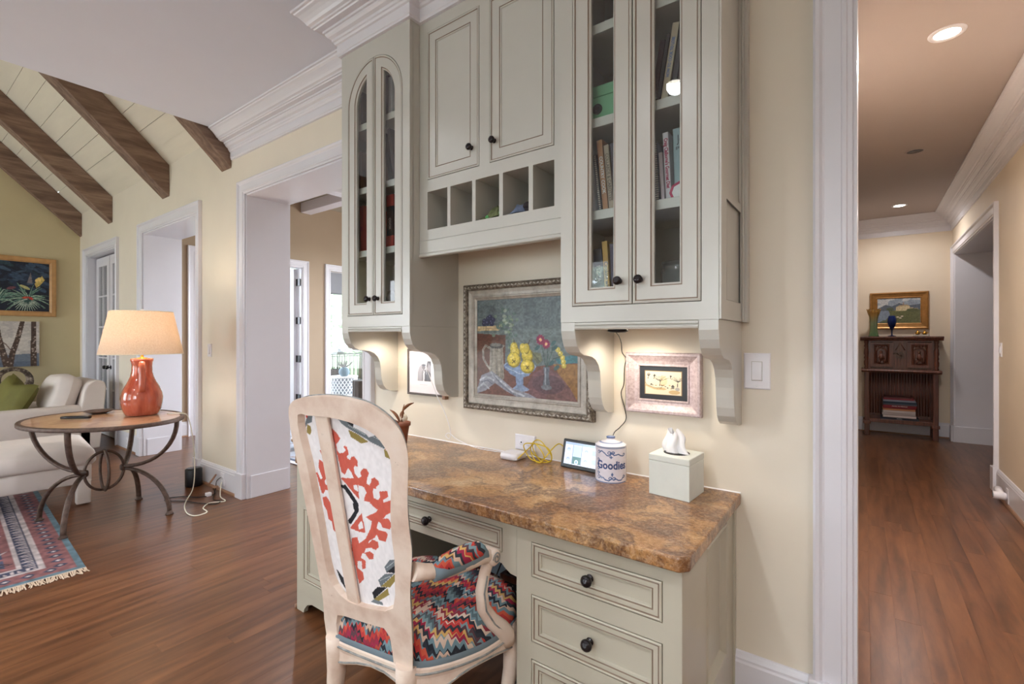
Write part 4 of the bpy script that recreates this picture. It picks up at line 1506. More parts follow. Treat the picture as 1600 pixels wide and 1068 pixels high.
# ------------------------------------------------------------------ electrical plates
def switch_plate(name, label, cat, c, w, h, xf, kind='rocker', parent=None):
    t = thing(name, label, cat, xf(c[0], 0, c[1])) if parent is None else None
    cx, cz = c
    a = MB(xf)
    a.rects([(cx - w / 2, cx + w / 2, cz - h / 2, cz + h / 2, 0), (cx - w / 2, cx + w / 2, cz - h / 2, cz + h / 2, .004), (cx - w / 2 + .004, cx + w / 2 - .004, cz - h / 2 + .004, cz + h / 2 - .004, .007)], cap1=True)
    mk('plate', a, 'white_plastic', t)
    if kind == 'rocker':
        a = MB(xf); a.rects([(cx - .0175, cx + .0175, cz - .034, cz + .034, .0065), (cx - .0175, cx + .0175, cz - .034, cz + .034, .0072)], cap1=True); mk('switch_surround', a, 'grey_liner', t)
        a = MB(xf); a.rects([(cx - .016, cx + .016, cz - .0325, cz + .0325, .007), (cx - .0155, cx + .0155, cz - .032, cz + .032, .010), (cx - .015, cx + .015, cz - .03, cz - .001, .0135)], cap1=True); mk('rocker', a, 'white_plastic', t)
    elif kind == 'outlet':
        for s in (-1, 1):
            a = MB(xf); a.lathe([(0, .007), (.014, .007), (.014, .0085), (0, .0085)], 16, (cx, 0, cz + s * .02), ax='y'); mk('socket', a, 'white_plastic', t)
            a = MB(xf); a.box(cx - .006, cx - .0045, .0085, .009, cz + s * .02 - .004, cz + s * .02 + .004); a.box(cx + .0045, cx + .006, .0085, .009, cz + s * .02 - .004, cz + s * .02 + .004); mk('slot', a, 'gasket_black', t)
    elif kind == 'outlet_h':
        for s in (-1, 1):
            a = MB(xf); a.lathe([(0, .007), (.014, .007), (.014, .0085), (0, .0085)], 16, (cx + s * .02, 0, cz), ax='y'); mk('socket', a, 'white_plastic', t)
        a = MB(xf); a.lathe([(0, .0085), (.004, .0085), (.004, .009), (0, .009)], 10, (cx - .02, 0, cz), ax='y'); mk('slot', a, 'gasket_black', t)
    for s in (-1, 1):
        a = MB(xf); a.lathe([(0, .0065), (.003, .0065), (.002, .0078), (0, .0078)], 10, (cx, 0, cz + s * (h / 2 - .012)), ax='y'); mk('screw', a, 'white_plastic', t)
    return t


fw = lambda u, p, z: (u, WY - p, z)
switch_plate('light_switch', 'white rocker light switch on the yellow wall right of the desk', 'switch', (-.304, 1.203), .084, .127, fw)
switch_plate('light_switch', 'small light switch on the yellow wall between the two sunroom openings', 'switch', (-4.77, 1.208), .075, .117, fw)
switch_plate('light_switch', 'pale light switch on the right wall of the hall', 'switch', (5.69, 1.22), .075, .117, lambda u, p, z: (HX - p, u, z))
switch_plate('wall_outlet', 'white wall outlet low over the worktop behind the router', 'outlet', (-1.297, .823), .117, .072, fw, 'outlet_h')
switch_plate('baseboard_outlet', 'white outlet in the baseboard beside the black speaker', 'outlet', (-4.46, .10), .07, .112, lambda u, p, z: (u, WY - .0205 - p, z), 'outlet')
switch_plate('baseboard_outlet', 'white outlet in the baseboard behind the oval table, left of the sunroom opening', 'outlet', (-6.95, .10), .07, .112, lambda u, p, z: (u, WY - .0205 - p, z), 'outlet')

# ------------------------------------------------------------------ things on the worktop
WT = .762
# tissue box cover
tb = thing('tissue_box', 'pale painted square tissue box at the right end of the worktop', 'tissue box', (-.549, 1.738, WT))
ang = math.atan2(1.812 - 1.663, -.468 + .477)
A = Vector((-.477, 1.663)); U = Vector((-.624 + .477, 1.680 - 1.663)).normalized(); V = Vector((-.468 + .477, 1.812 - 1.663)).normalized()
xt = lambda a, b, z: (A.x + U.x * a + V.x * b, A.y + U.y * a + V.y * b, z)
m = MB(xt); m.box(0, .148, 0, .149, WT, .883); mk('box', m, 'tissue_box_paint', tb, bevel=.002)
m = MB(xt); m.box(-.001, .149, -.001, .150, .8835, .906); mk('lid', m, 'tissue_box_paint', tb, bevel=.003)
m = MB(xt); m.lathe([(0, .9062), (.046, .9062), (.046, .9066), (0, .9066)], 24, (.074, .075, 0)); m.v = [(x_, y_, z_) for x_, y_, z_ in m.v]; mk('slot', m, 'gasket_black', tb)
m = MB(xt)
loops = []
for k in range(9):
    t = k / 8
    z = .9068 + .075 * t
    lp = []
    for i in range(28):
        a = 2 * PI * i / 28
        r0 = .040 * (1 - t) ** .8 + .018 * t
        r = r0 * (1 + .32 * math.sin(a * 4 + t * 2.2) + .16 * math.sin(a * 7 + 1))
        lp.append((.074 + r * math.cos(a) * 1.0 + .010 * t + .006 * math.sin(6 * t), .075 + r * math.sin(a) * .45, z + (.012 * math.sin(a * 2 + .6) if k == 8 else 0)))
    loops.append(lp)
m.loft(loops, smooth=True); mk('tissue', m, 'paper_white', tb)

# lidded jar with blue brushwork
jr = thing('lidded_jar', 'round white jar with blue scrolls and the word Goodies', 'jar', (-.807, 1.757, WT))
JR, JH = .0605, .135
body = Paint(300, 120, 0, 2 * PI, 0, JH, (222, 216, 224))
b = body
b.grain(.05, 20, 3)
BL = (84, 104, 146)
jc = math.atan2(-1.757, .807)           # direction from jar to camera
ja = (jc % (2 * PI))
def jl(pts, w, col=BL, a=.95): b.line([(ja + s / JR, z) for s, z in pts], w, col, a)
# distances scaled: x axis is an angle, so widen by hand
b.x = b.x * JR
ja_s = ja * JR
def jl(pts, w, col=BL, a=.95): b.line([(ja_s + s, z) for s, z in pts], w, col, a)
def curl(s, z, r, w=.003):
    jl([(s + r * math.cos(t * .7) * (1 - t * .05), z + r * math.sin(t * .7) * (1 - t * .05)) for t in range(11)], w)
jl([(-.2, .1335), (.2, .1335)], .003); jl([(-.2, .002), (.2, .002)], .003)
jl([(-.046, .118), (-.036, .122), (-.026, .116), (-.014, .106), (-.004, .106), (.002, .114)], .0045)
jl([(.05, .104), (.040, .106), (.030, .112), (.022, .110), (.012, .108), (.006, .116)], .0045)
curl(-.006, .116, .007); curl(.008, .116, .007); curl(-.050, .116, .007); curl(.056, .108, .006)
jl([(.001, .104), (.001, .096)], .004); jl([(-.005, .1), (.007, .1)], .003)
jl([(-.040, .018), (-.030, .020), (-.020, .012), (-.008, .010), (0, .016)], .0045)
jl([(.052, .022), (.042, .012), (.030, .012), (.020, .018), (.010, .014)], .0045)
curl(-.002, .018, .007); curl(.012, .018, .007); curl(-.050, .020, .008); curl(.056, .024, .006)
jl([(.005, .028), (.005, .040)], .004); curl(.005, .034, .004)
for zz in (.035, .052, .068, .086): curl(-.054, zz, .0065)
b.ell(ja_s - .038, .02, .006, .005, (150, 160, 190))
body.x = body.x / JR
body.build('body', 'glazed_print', lambda a, z: (-.807 + JR * np.cos(a), 1.757 + JR * np.sin(a), WT + z), jr)
m = MB(); m.lathe([(0, WT), (JR - .002, WT), (JR - .0015, WT + .004)], 40, (-.807, 1.757, 0)); m.lathe([(JR, WT + JH), (JR - .002, WT + JH + .001), (JR - .006, WT + JH)], 40, (-.807, 1.757, 0), cap=False); mk('foot_ring', m, 'white_plastic', jr)
lidp = Paint(90, 40, 0, 2 * PI, 0, 1, (226, 221, 228))
lidp.put((lidp.y > .30) & (lidp.y < .40), (120, 136, 176), .8); lidp.put(lidp.y > .80, (92, 112, 156), .9); lidp.put((lidp.y > .93), (130, 148, 186), .8); lidp.put(lidp.y < .04, (92, 112, 156), .9)
prof = [(0, .0605, 0), (.05, .0608, .003), (.12, .0590, .006), (.30, .045, .0125), (.50, .030, .017), (.66, .020, .020), (.72, .0165, .022), (.78, .0155, .026), (.84, .0175, .030), (.90, .0175, .033), (.96, .012, .0355), (1, .0005, .036)]
pt = np.array([q[0] for q in prof]); pr = np.array([q[1] for q in prof]); pz = np.array([q[2] for q in prof])
lidp.build('lid', 'glazed_print', lambda a, t: (-.807 + np.interp(t, pt, pr) * np.cos(a), 1.757 + np.interp(t, pt, pr) * np.sin(a), WT + JH + .001 + np.interp(t, pt, pz)), jr)
# the word, bent round the jar
tx = text_mesh('Goodies', .043, 'blue_brush' if 'blue_brush' in M else 'bin_blue', 'lettering', jr, width_scale=.84, offset=.0012)
me = tx.data
for vtx in me.vertices:
    s_, z_, d_ = vtx.co
    aa = ja + (s_ + .004) / JR
    rr_ = JR + .0004 + max(0, d_)
    vtx.co = (rr_ * math.cos(aa), rr_ * math.sin(aa), .068 + z_)
flat('blue_brush', (66, 84, 128), .2, var=.2, scale=60)
me.materials.clear(); me.materials.append(M['blue_brush'])

# small black touch panel, leaning back
tp = thing('touch_panel', 'small black touch screen panel standing lit beside the lidded jar', 'touch screen', (-.98, 1.80, WT))
TA = Vector((-1.064, 1.800, WT)); tw, th_ = .195, .122
TU = Vector((.985, -.06, 0)).normalized(); TV = Vector((.02, .22, .975)).normalized(); TN = TU.cross(TV)
xp = lambda a, d, c: tuple(TA + TU * a + TV * c + TN * d)
m = MB(xp); m.box(0, tw, -.014, 0, 0, th_); mk('case', m, 'black_plastic', tp, bevel=.005, bseg=3)
m = MB(xp); m.prism([(-.014, .03), (-.05, -.005), (-.04, -.005), (-.014, .012)], lambda a, b, d: (d, a, b + .012), .05, .14); mk('stand', m, 'black_plastic', tp)
sc2 = Paint(110, 70, 0, 165, 0, 92, (196, 206, 226)); p = sc2
p.rect(0, 165, 82, 92, (146, 164, 200))
for gx in (0, 1): p.rect(40 + gx * 44 - 1, 40 + gx * 44 + 1, 0, 82, (120, 132, 156))
p.rect(0, 128, 40, 42, (150, 160, 180)); p.rect(42, 83, 3, 80, (168, 190, 208)); p.rect(42, 83, 3, 34, (88, 120, 122)); p.ell(62, 12, 9, 9, (226, 232, 236)); p.ell(62, 12, 6, 6, (120, 150, 170))
for (a, b_2) in ((20, 62), (20, 22), (106, 62), (106, 22)): p.rect(a - 10, a + 10, b_2 - 8, b_2 + 8, (166, 178, 200)); p.line([(a - 6, b_2), (a, b_2 + 5), (a + 6, b_2)], 2, (110, 126, 160))
p.rect(130, 165, 0, 82, (182, 194, 214)); p.rect(134, 160, 50, 70, (150, 164, 190)); p.rect(134, 160, 14, 34, (150, 164, 190))
sc2.build('screen', 'backlit_screen', lambda a, c: tuple(np.array([TA[i] + TU[i] * (.015 + a / 1000) + TV[i] * (.018 + c / 1000) + TN[i] * .0006 for i in range(3)])), tp)

# white router puck
rt = thing('router', 'small white rounded square router box by the wall outlet', 'router', (-1.313, 1.79, WT))
m = MB()
def rsq(cx, cy, h, r, z, n=6):
    pts = []
    for q in range(4):
        for i in range(n + 1):
            a = PI / 2 * q + PI / 2 * i / n
            sx_, sy_ = ((1, 1), (-1, 1), (-1, -1), (1, -1))[q]
            pts.append((cx + sx_ * (h - r) + r * math.cos(a), cy + sy_ * (h - r) + r * math.sin(a), z))
    return pts
m.loft([rsq(-1.313, 1.795, .040, .014, WT), rsq(-1.313, 1.795, .046, .016, WT + .003), rsq(-1.313, 1.795, .048, .017, WT + .016), rsq(-1.313, 1.795, .046, .017, WT + .026), rsq(-1.313, 1.795, .040, .015, WT + .030)], None, True, True, smooth=True)
mk('case', m, 'white_plastic', rt)
m = MB(); m.box(-1.272, -1.262, 1.752, 1.764, WT + .006, WT + .018); mk('plug', m, 'white_plastic', rt)


def cable(name, label, pts, r, mat, cat='cable', sub=8, seg=6):
    """smooth tube through points (Catmull-Rom)"""
    Pn = [Vector(q) for q in pts]
    out = []
    for i in range(len(Pn) - 1):
        p0, p1, p2, p3 = Pn[max(i - 1, 0)], Pn[i], Pn[i + 1], Pn[min(i + 2, len(Pn) - 1)]
        for k in range(sub):
            t = k / sub
            out.append(.5 * ((2 * p1) + (-p0 + p2) * t + (2 * p0 - 5 * p1 + 4 * p2 - p3) * t * t + (-p0 + 3 * p1 - 3 * p2 + p3) * t ** 3))
    out.append(Pn[-1])
    m = MB(); m.tube(out, r, seg)
    o = mk(name, m, mat)
    return tag(o, label, cat) if label else o


def cord(parent, pts, r, mat):
    o = cable('cord', None, pts, r, mat)
    o.parent = parent
    o.location = -Vector(parent.location)
    return o


# coil of yellow network cable standing between router and panel
pts = [(-1.262, 1.760, WT + .012)]
for k in range(44):
    a = k * .52
    cx_, cz_ = -1.175 + .012 * math.sin(k * .7), WT + .045 + .004 * math.sin(k * 1.3)
    rx, rz = .062 + .008 * math.sin(k * .9), .041
    pts.append((cx_ + rx * math.cos(a + 2.4), 1.80 + .03 * math.cos(k * .37) + .02 * math.sin(a), max(WT + .0035, cz_ + rz * math.sin(a + 2.4) + .008 * math.sin(k * .6))))
pts += [(-1.10, 1.845, WT + .085), (-1.06, 1.855, WT + .05), (-1.07, 1.85, WT + .02)]
cable('network_cable', 'yellow network cable coiled beside the white router', pts, .0026, 'yellow_cable')
cable('charging_cable', 'thin white cord falling from behind the arched cabinet to the router', [(-1.985, 1.842, 1.262), (-1.93, 1.84, 1.15), (-1.86, 1.838, 1.02), (-1.80, 1.845, .92), (-1.765, 1.85, .83), (-1.775, 1.852, .785), (-1.80, 1.85, .80), (-1.775, 1.852, .815), (-1.72, 1.85, .79), (-1.6, 1.845, .7665), (-1.46, 1.84, .765), (-1.34, 1.835, .775)], .0018, 'white_plastic')
BLACK_CORD = ([(-.772, 1.70, 1.352), (-.785, 1.78, 1.33), (-.803, 1.848, 1.30), (-.806, 1.866, 1.26), (-.790, 1.868, 1.235), (-.797, 1.868, 1.20), (-.800, 1.868, 1.13), (-.812, 1.868, 1.09), (-.796, 1.868, 1.03), (-.790, 1.866, .985), (-.815, 1.862, .95), (-.84, 1.855, .92), (-.85, 1.85, .85), (-.90, 1.845, .775)])
m = MB(); m.lathe([(0, 1.3515), (.03, 1.3515), (.032, 1.345), (.024, 1.340), (0, 1.339)], 18, (0, 0, 0)); m.v = [(-.735 + a * 1.25, 1.66 + b * .8, c) for a, b, c in m.v]
rc = mk('black_receiver', m, 'black_plastic'); tag(rc, 'flat black oval device stuck under the right glass cabinet, its cord hanging down', 'device')
cord(rc, BLACK_CORD, .0017, 'gasket_black')

# clay pot with withered leaves behind the chair
pp = thing('potted_plant', 'small clay pot of curled dry leaves at the left of the worktop', 'plant', (-1.98, 1.70, WT))
m = MB(); m.lathe([(0, WT), (.030, WT), (.036, WT + .05), (.043, WT + .092), (.049, WT + .094), (.050, WT + .112), (.044, WT + .113), (.041, WT + .100), (0, WT + .098)], 24, (-1.98, 1.70, 0)); mk('pot', m, 'terracotta', pp)
def leaf(p0, d, L, wd, curl_, nm='leaf'):
    m = MB(); d = Vector(d).normalized(); s_ = d.cross(Vector((0, 0, 1))).normalized(); n_ = s_.cross(d)
    loops = []
    for k in range(8):
        t = k / 7
        c = Vector(p0) + d * L * t + Vector((0, 0, -1)) * curl_ * t * t
        w_ = wd * math.sin(PI * min(1, t * .92 + .08)) ** .7
        loops.append([tuple(c + s_ * w_ + n_ * w_ * .5), tuple(c + n_ * .002), tuple(c - s_ * w_ + n_ * w_ * .5), tuple(c - n_ * .003)])
    m.loft(loops, None, True, True, smooth=True)
    mk(nm, m, 'dried_leaf', pp)
leaf((-1.975, 1.70, WT + .112), (.25, -.05, 1), .10, .007, 0, 'stalk')
leaf((-1.951, 1.696, WT + .18), (.9, .1, .75), .085, .016, .012)
leaf((-1.995, 1.70, WT + .112), (-.6, -.2, .9), .10, .014, .02)
leaf((-1.985, 1.71, WT + .112), (-.3, .3, 1), .08, .013, .02)
leaf((-1.975, 1.68, WT + .11), (-.5, -.5, .5), .07, .012, .03)
m = MB(); m.lathe([(0, 0), (.016, .008), (.020, .02), (.014, .036), (0, .042)], 14, (-1.975, 1.715, WT + .112)); mk('bulb', m, 'page_paper', pp)

# ------------------------------------------------------------------ the armchair at the desk
ch = thing('desk_armchair', 'cream painted open armchair with flame stitch seat and coral-print back, at the desk', 'chair', (-1.19, 1.06, 0))
BN = Vector((-.14, 1, .186)); BP = Vector((-1.2, .90, .45))
BNn = BN.normalized()
def bp(x, z, d=0.0):
    """point on the back plane (x,z) pushed d towards the seat"""
    y = BP.y - (BN.x * (x - BP.x) + BN.z * (z - BP.z)) / BN.y
    return (x + BNn.x * d, y + BNn.y * d, z + BNn.z * d)
CH_D = {
    'outer': [(-1.041,0.376),(-1.021,0.509),(-1.008,0.611),(-0.989,0.691),(-0.976,0.75),(-0.975,0.805),(-0.97,0.878),(-0.955,0.951),(-0.941,1.013),(-0.943,1.058),(-0.96,1.09),(-0.996,1.119),(-1.052,1.146),(-1.132,1.156),(-1.232,1.154),(-1.313,1.147),(-1.358,1.135),(-1.378,1.112),(-1.381,1.083),(-1.384,1.007),(-1.381,0.907),(-1.379,0.805),(-1.376,0.68),(-1.374,0.573),(-1.375,0.486),(-1.395,0.379),(-1.329,0.4),(-1.338,0.483),(-1.233,0.467),(-1.096,0.485),(-1.123,0.346)],
    'inner': [(-1.341,1.094),(-1.299,1.095),(-1.245,1.097),(-1.17,1.094),(-1.1,1.083),(-1.047,1.063),(-1.019,1.034),(-1.005,1.005),(-1.007,0.961),(-1.02,0.905),(-1.033,0.848),(-1.043,0.772),(-1.045,0.715),(-1.056,0.646),(-1.081,0.55),(-1.157,0.524),(-1.261,0.518),(-1.321,0.555),(-1.338,0.625),(-1.336,0.751),(-1.338,0.853),(-1.341,0.953),(-1.349,1.031)],
    'slat': [(-1.272,1.095),(-1.217,1.096),(-1.255,0.509),(-1.229,0.511)],
    'coralA': [(-1.226,1.059),(-1.209,1.046),(-1.198,1.031),(-1.206,1.022),(-1.219,1.012),(-1.219,0.993),(-1.212,0.986),(-1.193,0.99),(-1.184,0.999),(-1.191,1.008),(-1.185,1.012),(-1.177,1.008),(-1.174,0.989),(-1.184,0.979),(-1.181,0.973),(-1.172,0.972),(-1.166,0.981),(-1.154,0.984),(-1.145,0.974),(-1.146,0.954),(-1.158,0.956),(-1.164,0.948),(-1.164,0.932),(-1.153,0.92),(-1.138,0.927),(-1.142,0.938),(-1.127,0.952),(-1.114,0.952),(-1.107,0.94),(-1.117,0.927),(-1.123,0.908),(-1.113,0.905),(-1.105,0.914),(-1.101,0.926),(-1.089,0.931),(-1.076,0.923),(-1.076,0.912),(-1.088,0.905),(-1.089,0.898),(-1.1,0.898),(-1.105,0.884),(-1.104,0.868),(-1.088,0.866),(-1.079,0.875),(-1.079,0.892),(-1.048,0.899),(-1.05,0.881),(-1.07,0.869),(-1.07,0.861),(-1.037,0.875),(-1.038,0.847),(-1.098,0.836),(-1.113,0.843),(-1.124,0.854),(-1.144,0.853),(-1.141,0.865),(-1.129,0.88),(-1.136,0.896),(-1.158,0.899),(-1.178,0.904),(-1.197,0.9),(-1.223,0.906),(-1.222,0.911),(-1.194,0.914),(-1.171,0.917),(-1.176,0.933),(-1.187,0.945),(-1.204,0.923),(-1.216,0.928),(-1.22,0.961),(-1.224,1.001),(-1.228,1.041)],
    'coralB': [(-1.125,0.85),(-1.031,0.867),(-1.034,0.816),(-1.052,0.834),(-1.069,0.824),(-1.081,0.812),(-1.062,0.816),(-1.05,0.801),(-1.062,0.784),(-1.089,0.783),(-1.093,0.795),(-1.101,0.8),(-1.112,0.778),(-1.104,0.773),(-1.079,0.773),(-1.073,0.767),(-1.085,0.742),(-1.11,0.741),(-1.116,0.758),(-1.125,0.746),(-1.147,0.733),(-1.16,0.718),(-1.136,0.738),(-1.115,0.735),(-1.115,0.72),(-1.13,0.707),(-1.148,0.71),(-1.169,0.703),(-1.179,0.687),(-1.154,0.698),(-1.141,0.691),(-1.146,0.675),(-1.163,0.67),(-1.174,0.684),(-1.186,0.686),(-1.197,0.668),(-1.178,0.662),(-1.184,0.637),(-1.198,0.63),(-1.196,0.657),(-1.213,0.653),(-1.218,0.631),(-1.197,0.62),(-1.198,0.599),(-1.223,0.576),(-1.228,0.692),(-1.221,0.725),(-1.196,0.733),(-1.194,0.713),(-1.163,0.735),(-1.135,0.774),(-1.127,0.795),(-1.148,0.804),(-1.105,0.827),(-1.09,0.842)],
    'tri1': [(-1.219,0.907),(-1.17,0.904),(-1.158,0.899),(-1.163,0.854),(-1.185,0.874)],
    'tri1h': [(-1.176,0.896),(-1.162,0.898),(-1.162,0.878),(-1.177,0.883)],
    'tri2': [(-1.221,0.756),(-1.162,0.814),(-1.159,0.754),(-1.185,0.751)],
    'tri2h': [(-1.184,0.774),(-1.167,0.79),(-1.165,0.767),(-1.184,0.759)],
    'black': [(-1.224,0.885),(-1.21,0.893),(-1.187,0.867),(-1.17,0.843),(-1.172,0.823),(-1.188,0.82),(-1.188,0.84),(-1.206,0.864)],
    'black2': [(-1.192,0.838),(-1.169,0.842),(-1.172,0.819),(-1.205,0.78),(-1.221,0.769),(-1.224,0.779),(-1.191,0.813)],
    'leftcoral': [(-1.294,0.986),(-1.282,0.986),(-1.277,0.964),(-1.286,0.959),(-1.289,0.975)],
    'leftcoral2': [(-1.303,0.957),(-1.286,0.949),(-1.277,0.926),(-1.282,0.904),(-1.296,0.89),(-1.294,0.878),(-1.281,0.88),(-1.281,0.862),(-1.3,0.861),(-1.311,0.847),(-1.318,0.849),(-1.325,0.898),(-1.328,0.912),(-1.321,0.914),(-1.312,0.893),(-1.303,0.898),(-1.312,0.931)],
    'leftcoral3': [(-1.319,0.835),(-1.3,0.841),(-1.28,0.816),(-1.283,0.802),(-1.311,0.797),(-1.319,0.813)],
    'leftcoral4': [(-1.318,0.816),(-1.281,0.823),(-1.285,0.79),(-1.277,0.766),(-1.287,0.729),(-1.295,0.736),(-1.296,0.762),(-1.308,0.767),(-1.309,0.797)],
    'leftcoral5': [(-1.282,0.709),(-1.272,0.711),(-1.276,0.689),(-1.284,0.693)],
    'greyA': [(-1.198,1.091),(-1.176,1.091),(-1.137,1.069),(-1.094,1.054),(-1.086,1.046),(-1.053,1.057),(-1.011,1.044),(-1.007,1.028),(-1.038,1.02),(-1.082,1.033),(-1.097,1.041),(-1.124,1.051),(-1.16,1.064),(-1.182,1.075)],
    'blackA': [(-1.176,1.091),(-1.137,1.09),(-1.138,1.069)],
    'olvA': [(-1.161,1.061),(-1.125,1.05),(-1.09,1.033),(-1.119,1.025),(-1.155,1.04)],
    'redB': [(-1.037,1.02),(-1.009,1.026),(-1.006,1.011)],
    'olvB': [(-1.037,1.018),(-1.004,1.01),(-1.006,0.988),(-1.038,0.997)],
    'greyC': [(-1.106,0.661),(-1.081,0.688),(-1.055,0.696),(-1.058,0.678),(-1.102,0.645)],
    'blackC': [(-1.102,0.645),(-1.06,0.679),(-1.067,0.651)],
    'greyD': [(-1.14,0.611),(-1.109,0.638),(-1.07,0.65),(-1.134,0.592)],
    'olvD': [(-1.134,0.592),(-1.07,0.648),(-1.067,0.631),(-1.098,0.599)],
    'blackE': [(-1.173,0.563),(-1.148,0.587),(-1.108,0.597),(-1.17,0.542)],
    'olvE': [(-1.17,0.542),(-1.107,0.594),(-1.105,0.574),(-1.151,0.541)],
    'greyF': [(-1.187,0.528),(-1.17,0.542),(-1.138,0.542),(-1.137,0.531)],
    'Lgrey': [(-1.317,1.095),(-1.296,1.097),(-1.306,1.07),(-1.328,1.062),(-1.343,1.043),(-1.345,1.048),(-1.334,1.068)],
    'Lred': [(-1.329,1.095),(-1.315,1.095),(-1.326,1.077)],
    'Lolv': [(-1.328,1.062),(-1.315,1.056),(-1.314,1.042),(-1.324,1.028),(-1.337,1.035)],
    'Lb': [(-1.314,0.606),(-1.288,0.58),(-1.286,0.542),(-1.303,0.565)],
}

def smooth_loop(pts, n=3, closed=True):
    out = []
    N = len(pts)
    for i in range(N):
        p0, p1, p2, p3 = [pts[(i + k) % N] for k in (-1, 0, 1, 2)]
        for k in range(n):
            t = k / n
            out.append(tuple(.5 * ((2 * b) + (-a + c) * t + (2 * a - 5 * b + 4 * c - d) * t * t + (-a + 3 * b - 3 * c + d) * t ** 3) for a, b, c, d in zip(p0, p1, p2, p3)))
    return out
OUT = [(-1.046, .345), (-1.030, .44), (-1.021, .509), (-1.008, .611), (-.989, .691), (-.977, .75), (-.975, .805), (-.968, .878), (-.954, .951), (-.942, 1.013), (-.944, 1.056), (-.962, 1.092), (-.998, 1.120), (-1.055, 1.144), (-1.132, 1.155), (-1.222, 1.156), (-1.305, 1.148), (-1.352, 1.134), (-1.377, 1.108), (-1.384, 1.06), (-1.385, 1.0), (-1.382, .905), (-1.380, .805), (-1.378, .68), (-1.378, .573), (-1.381, .486), (-1.392, .42), (-1.396, .345),
       (-1.345, .345), (-1.338, .42), (-1.325, .455), (-1.29, .462), (-1.20, .466), (-1.13, .472), (-1.112, .45), (-1.112, .40), (-1.115, .345)]
INN = [tuple(q) for q in CH_D['inner']]
INN = smooth_loop(INN, 2)
OUTS = OUT[:1] + [OUT[1]] + [q for i in range(1, 25) for q in [tuple(.5 * ((2 * b) + (-a + c) * t + (2 * a - 5 * b + 4 * c - d) * t * t + (-a + 3 * b - 3 * c + d) * t ** 3) for a, b, c, d in zip(OUT[i - 1], OUT[i], OUT[i + 1], OUT[i + 2])) for t in (.25, .5, .75, 1)]] + OUT[26:]
shr = lambda a, d: -1.185 + (a + 1.185) * (1 - 4.5 * d)
m = MB(); m.prism(OUTS, lambda a, b, d: bp(shr(a, d), b, d), 0.0, .019, [INN])
mk('back_frame', m, 'chair_paint', ch, bevel=.006, bseg=2)
# grey rubbed edge line round the front of the frame
e1 = [bp(shr(a, .018), b, .018) for a, b in OUTS[1:100]]
m = MB(); m.tube(e1, .003, 6); mk('edge_moulding', m, 'chair_edge_grey', ch)
# centre slat
m = MB(); m.prism([(-1.275, 1.10), (-1.222, 1.10), (-1.226, .50), (-1.272, .50)], lambda a, b, d: bp(a, b, d), .004, .014)
mk('back_slat', m, 'chair_paint', ch, bevel=.003)
# printed cloth behind the slat
cl = Paint(200, 300, -1.365, -.985, .49, 1.12, (236, 232, 234)); p = cl
CORAL, GREY, OLV, BLK, RED = (206, 96, 80), (110, 118, 124), (150, 132, 72), (34, 34, 40), (208, 70, 56)
for k in ('coralA', 'coralB', 'tri1', 'tri2', 'leftcoral', 'leftcoral2', 'leftcoral3', 'leftcoral4', 'leftcoral5'): p.poly(CH_D[k], CORAL)
# the same motif mirrored about the slat, the part the slat hides
for k in ('tri1h', 'tri2h'): p.poly(CH_D[k], (236, 232, 234))
for k in ('black', 'black2'): p.poly(CH_D[k], BLK)
p.line([CH_D['black'][0], (-1.205, .878), (-1.178, .838), (-1.185, .81), (-1.215, .775)], .010, BLK)
for k, c in (('greyA', GREY), ('blackA', BLK), ('olvA', OLV), ('redB', RED), ('olvB', OLV), ('greyC', GREY), ('blackC', BLK), ('greyD', GREY), ('olvD', OLV), ('blackE', BLK), ('olvE', OLV), ('greyF', GREY), ('Lgrey', GREY), ('Lred', RED), ('Lolv', OLV), ('Lb', BLK)): p.poly(CH_D[k], c)
for q in ([(-1.16, 1.075), (-1.1, 1.052)], [(-1.07, 1.05), (-1.025, 1.036)], [(-1.098, .66), (-1.066, .686)], [(-1.132, .612), (-1.09, .636)]): p.line(q, .0016, (190, 196, 200))
CMASK = Paint(200, 300, -1.365, -.985, .49, 1.12, (0, 0, 0)).poly([(-1.185 + (a + 1.185) * 1.04, .80 + (b - .80) * 1.03) for a, b in INN], (1, 1, 1))
p.grain(.05, 60, 4)
cl.build('printed_back_cloth', 'printed_cloth', lambda a, b: tuple(np.array(v) for v in (a + BNn.x * .0165, BP.y - (BN.x * (a - BP.x) + BN.z * (b - BP.z)) / BN.y + BNn.y * .0165, b + BNn.z * .0165)), ch, mask=CMASK, label='white cloth printed with coral branches and grey hexagons')
# padded front of the back
m = MB(); inn = [(a, b) for a, b in smooth_loop([tuple(q) for q in CH_D['inner']], 2)]
cxx, czz = -1.19, .80
def sc_loop(k, d): return [bp(cxx + (a - cxx) * k, czz + (b - czz) * k, d) for a, b in inn]
m.loft([sc_loop(.97, .019), sc_loop(.97, .030), sc_loop(.92, .044), sc_loop(.75, .054), sc_loop(.4, .060), sc_loop(.05, .062)], None, True, True, smooth=True)
mk('back_pad', m, 'flame_stitch', ch)

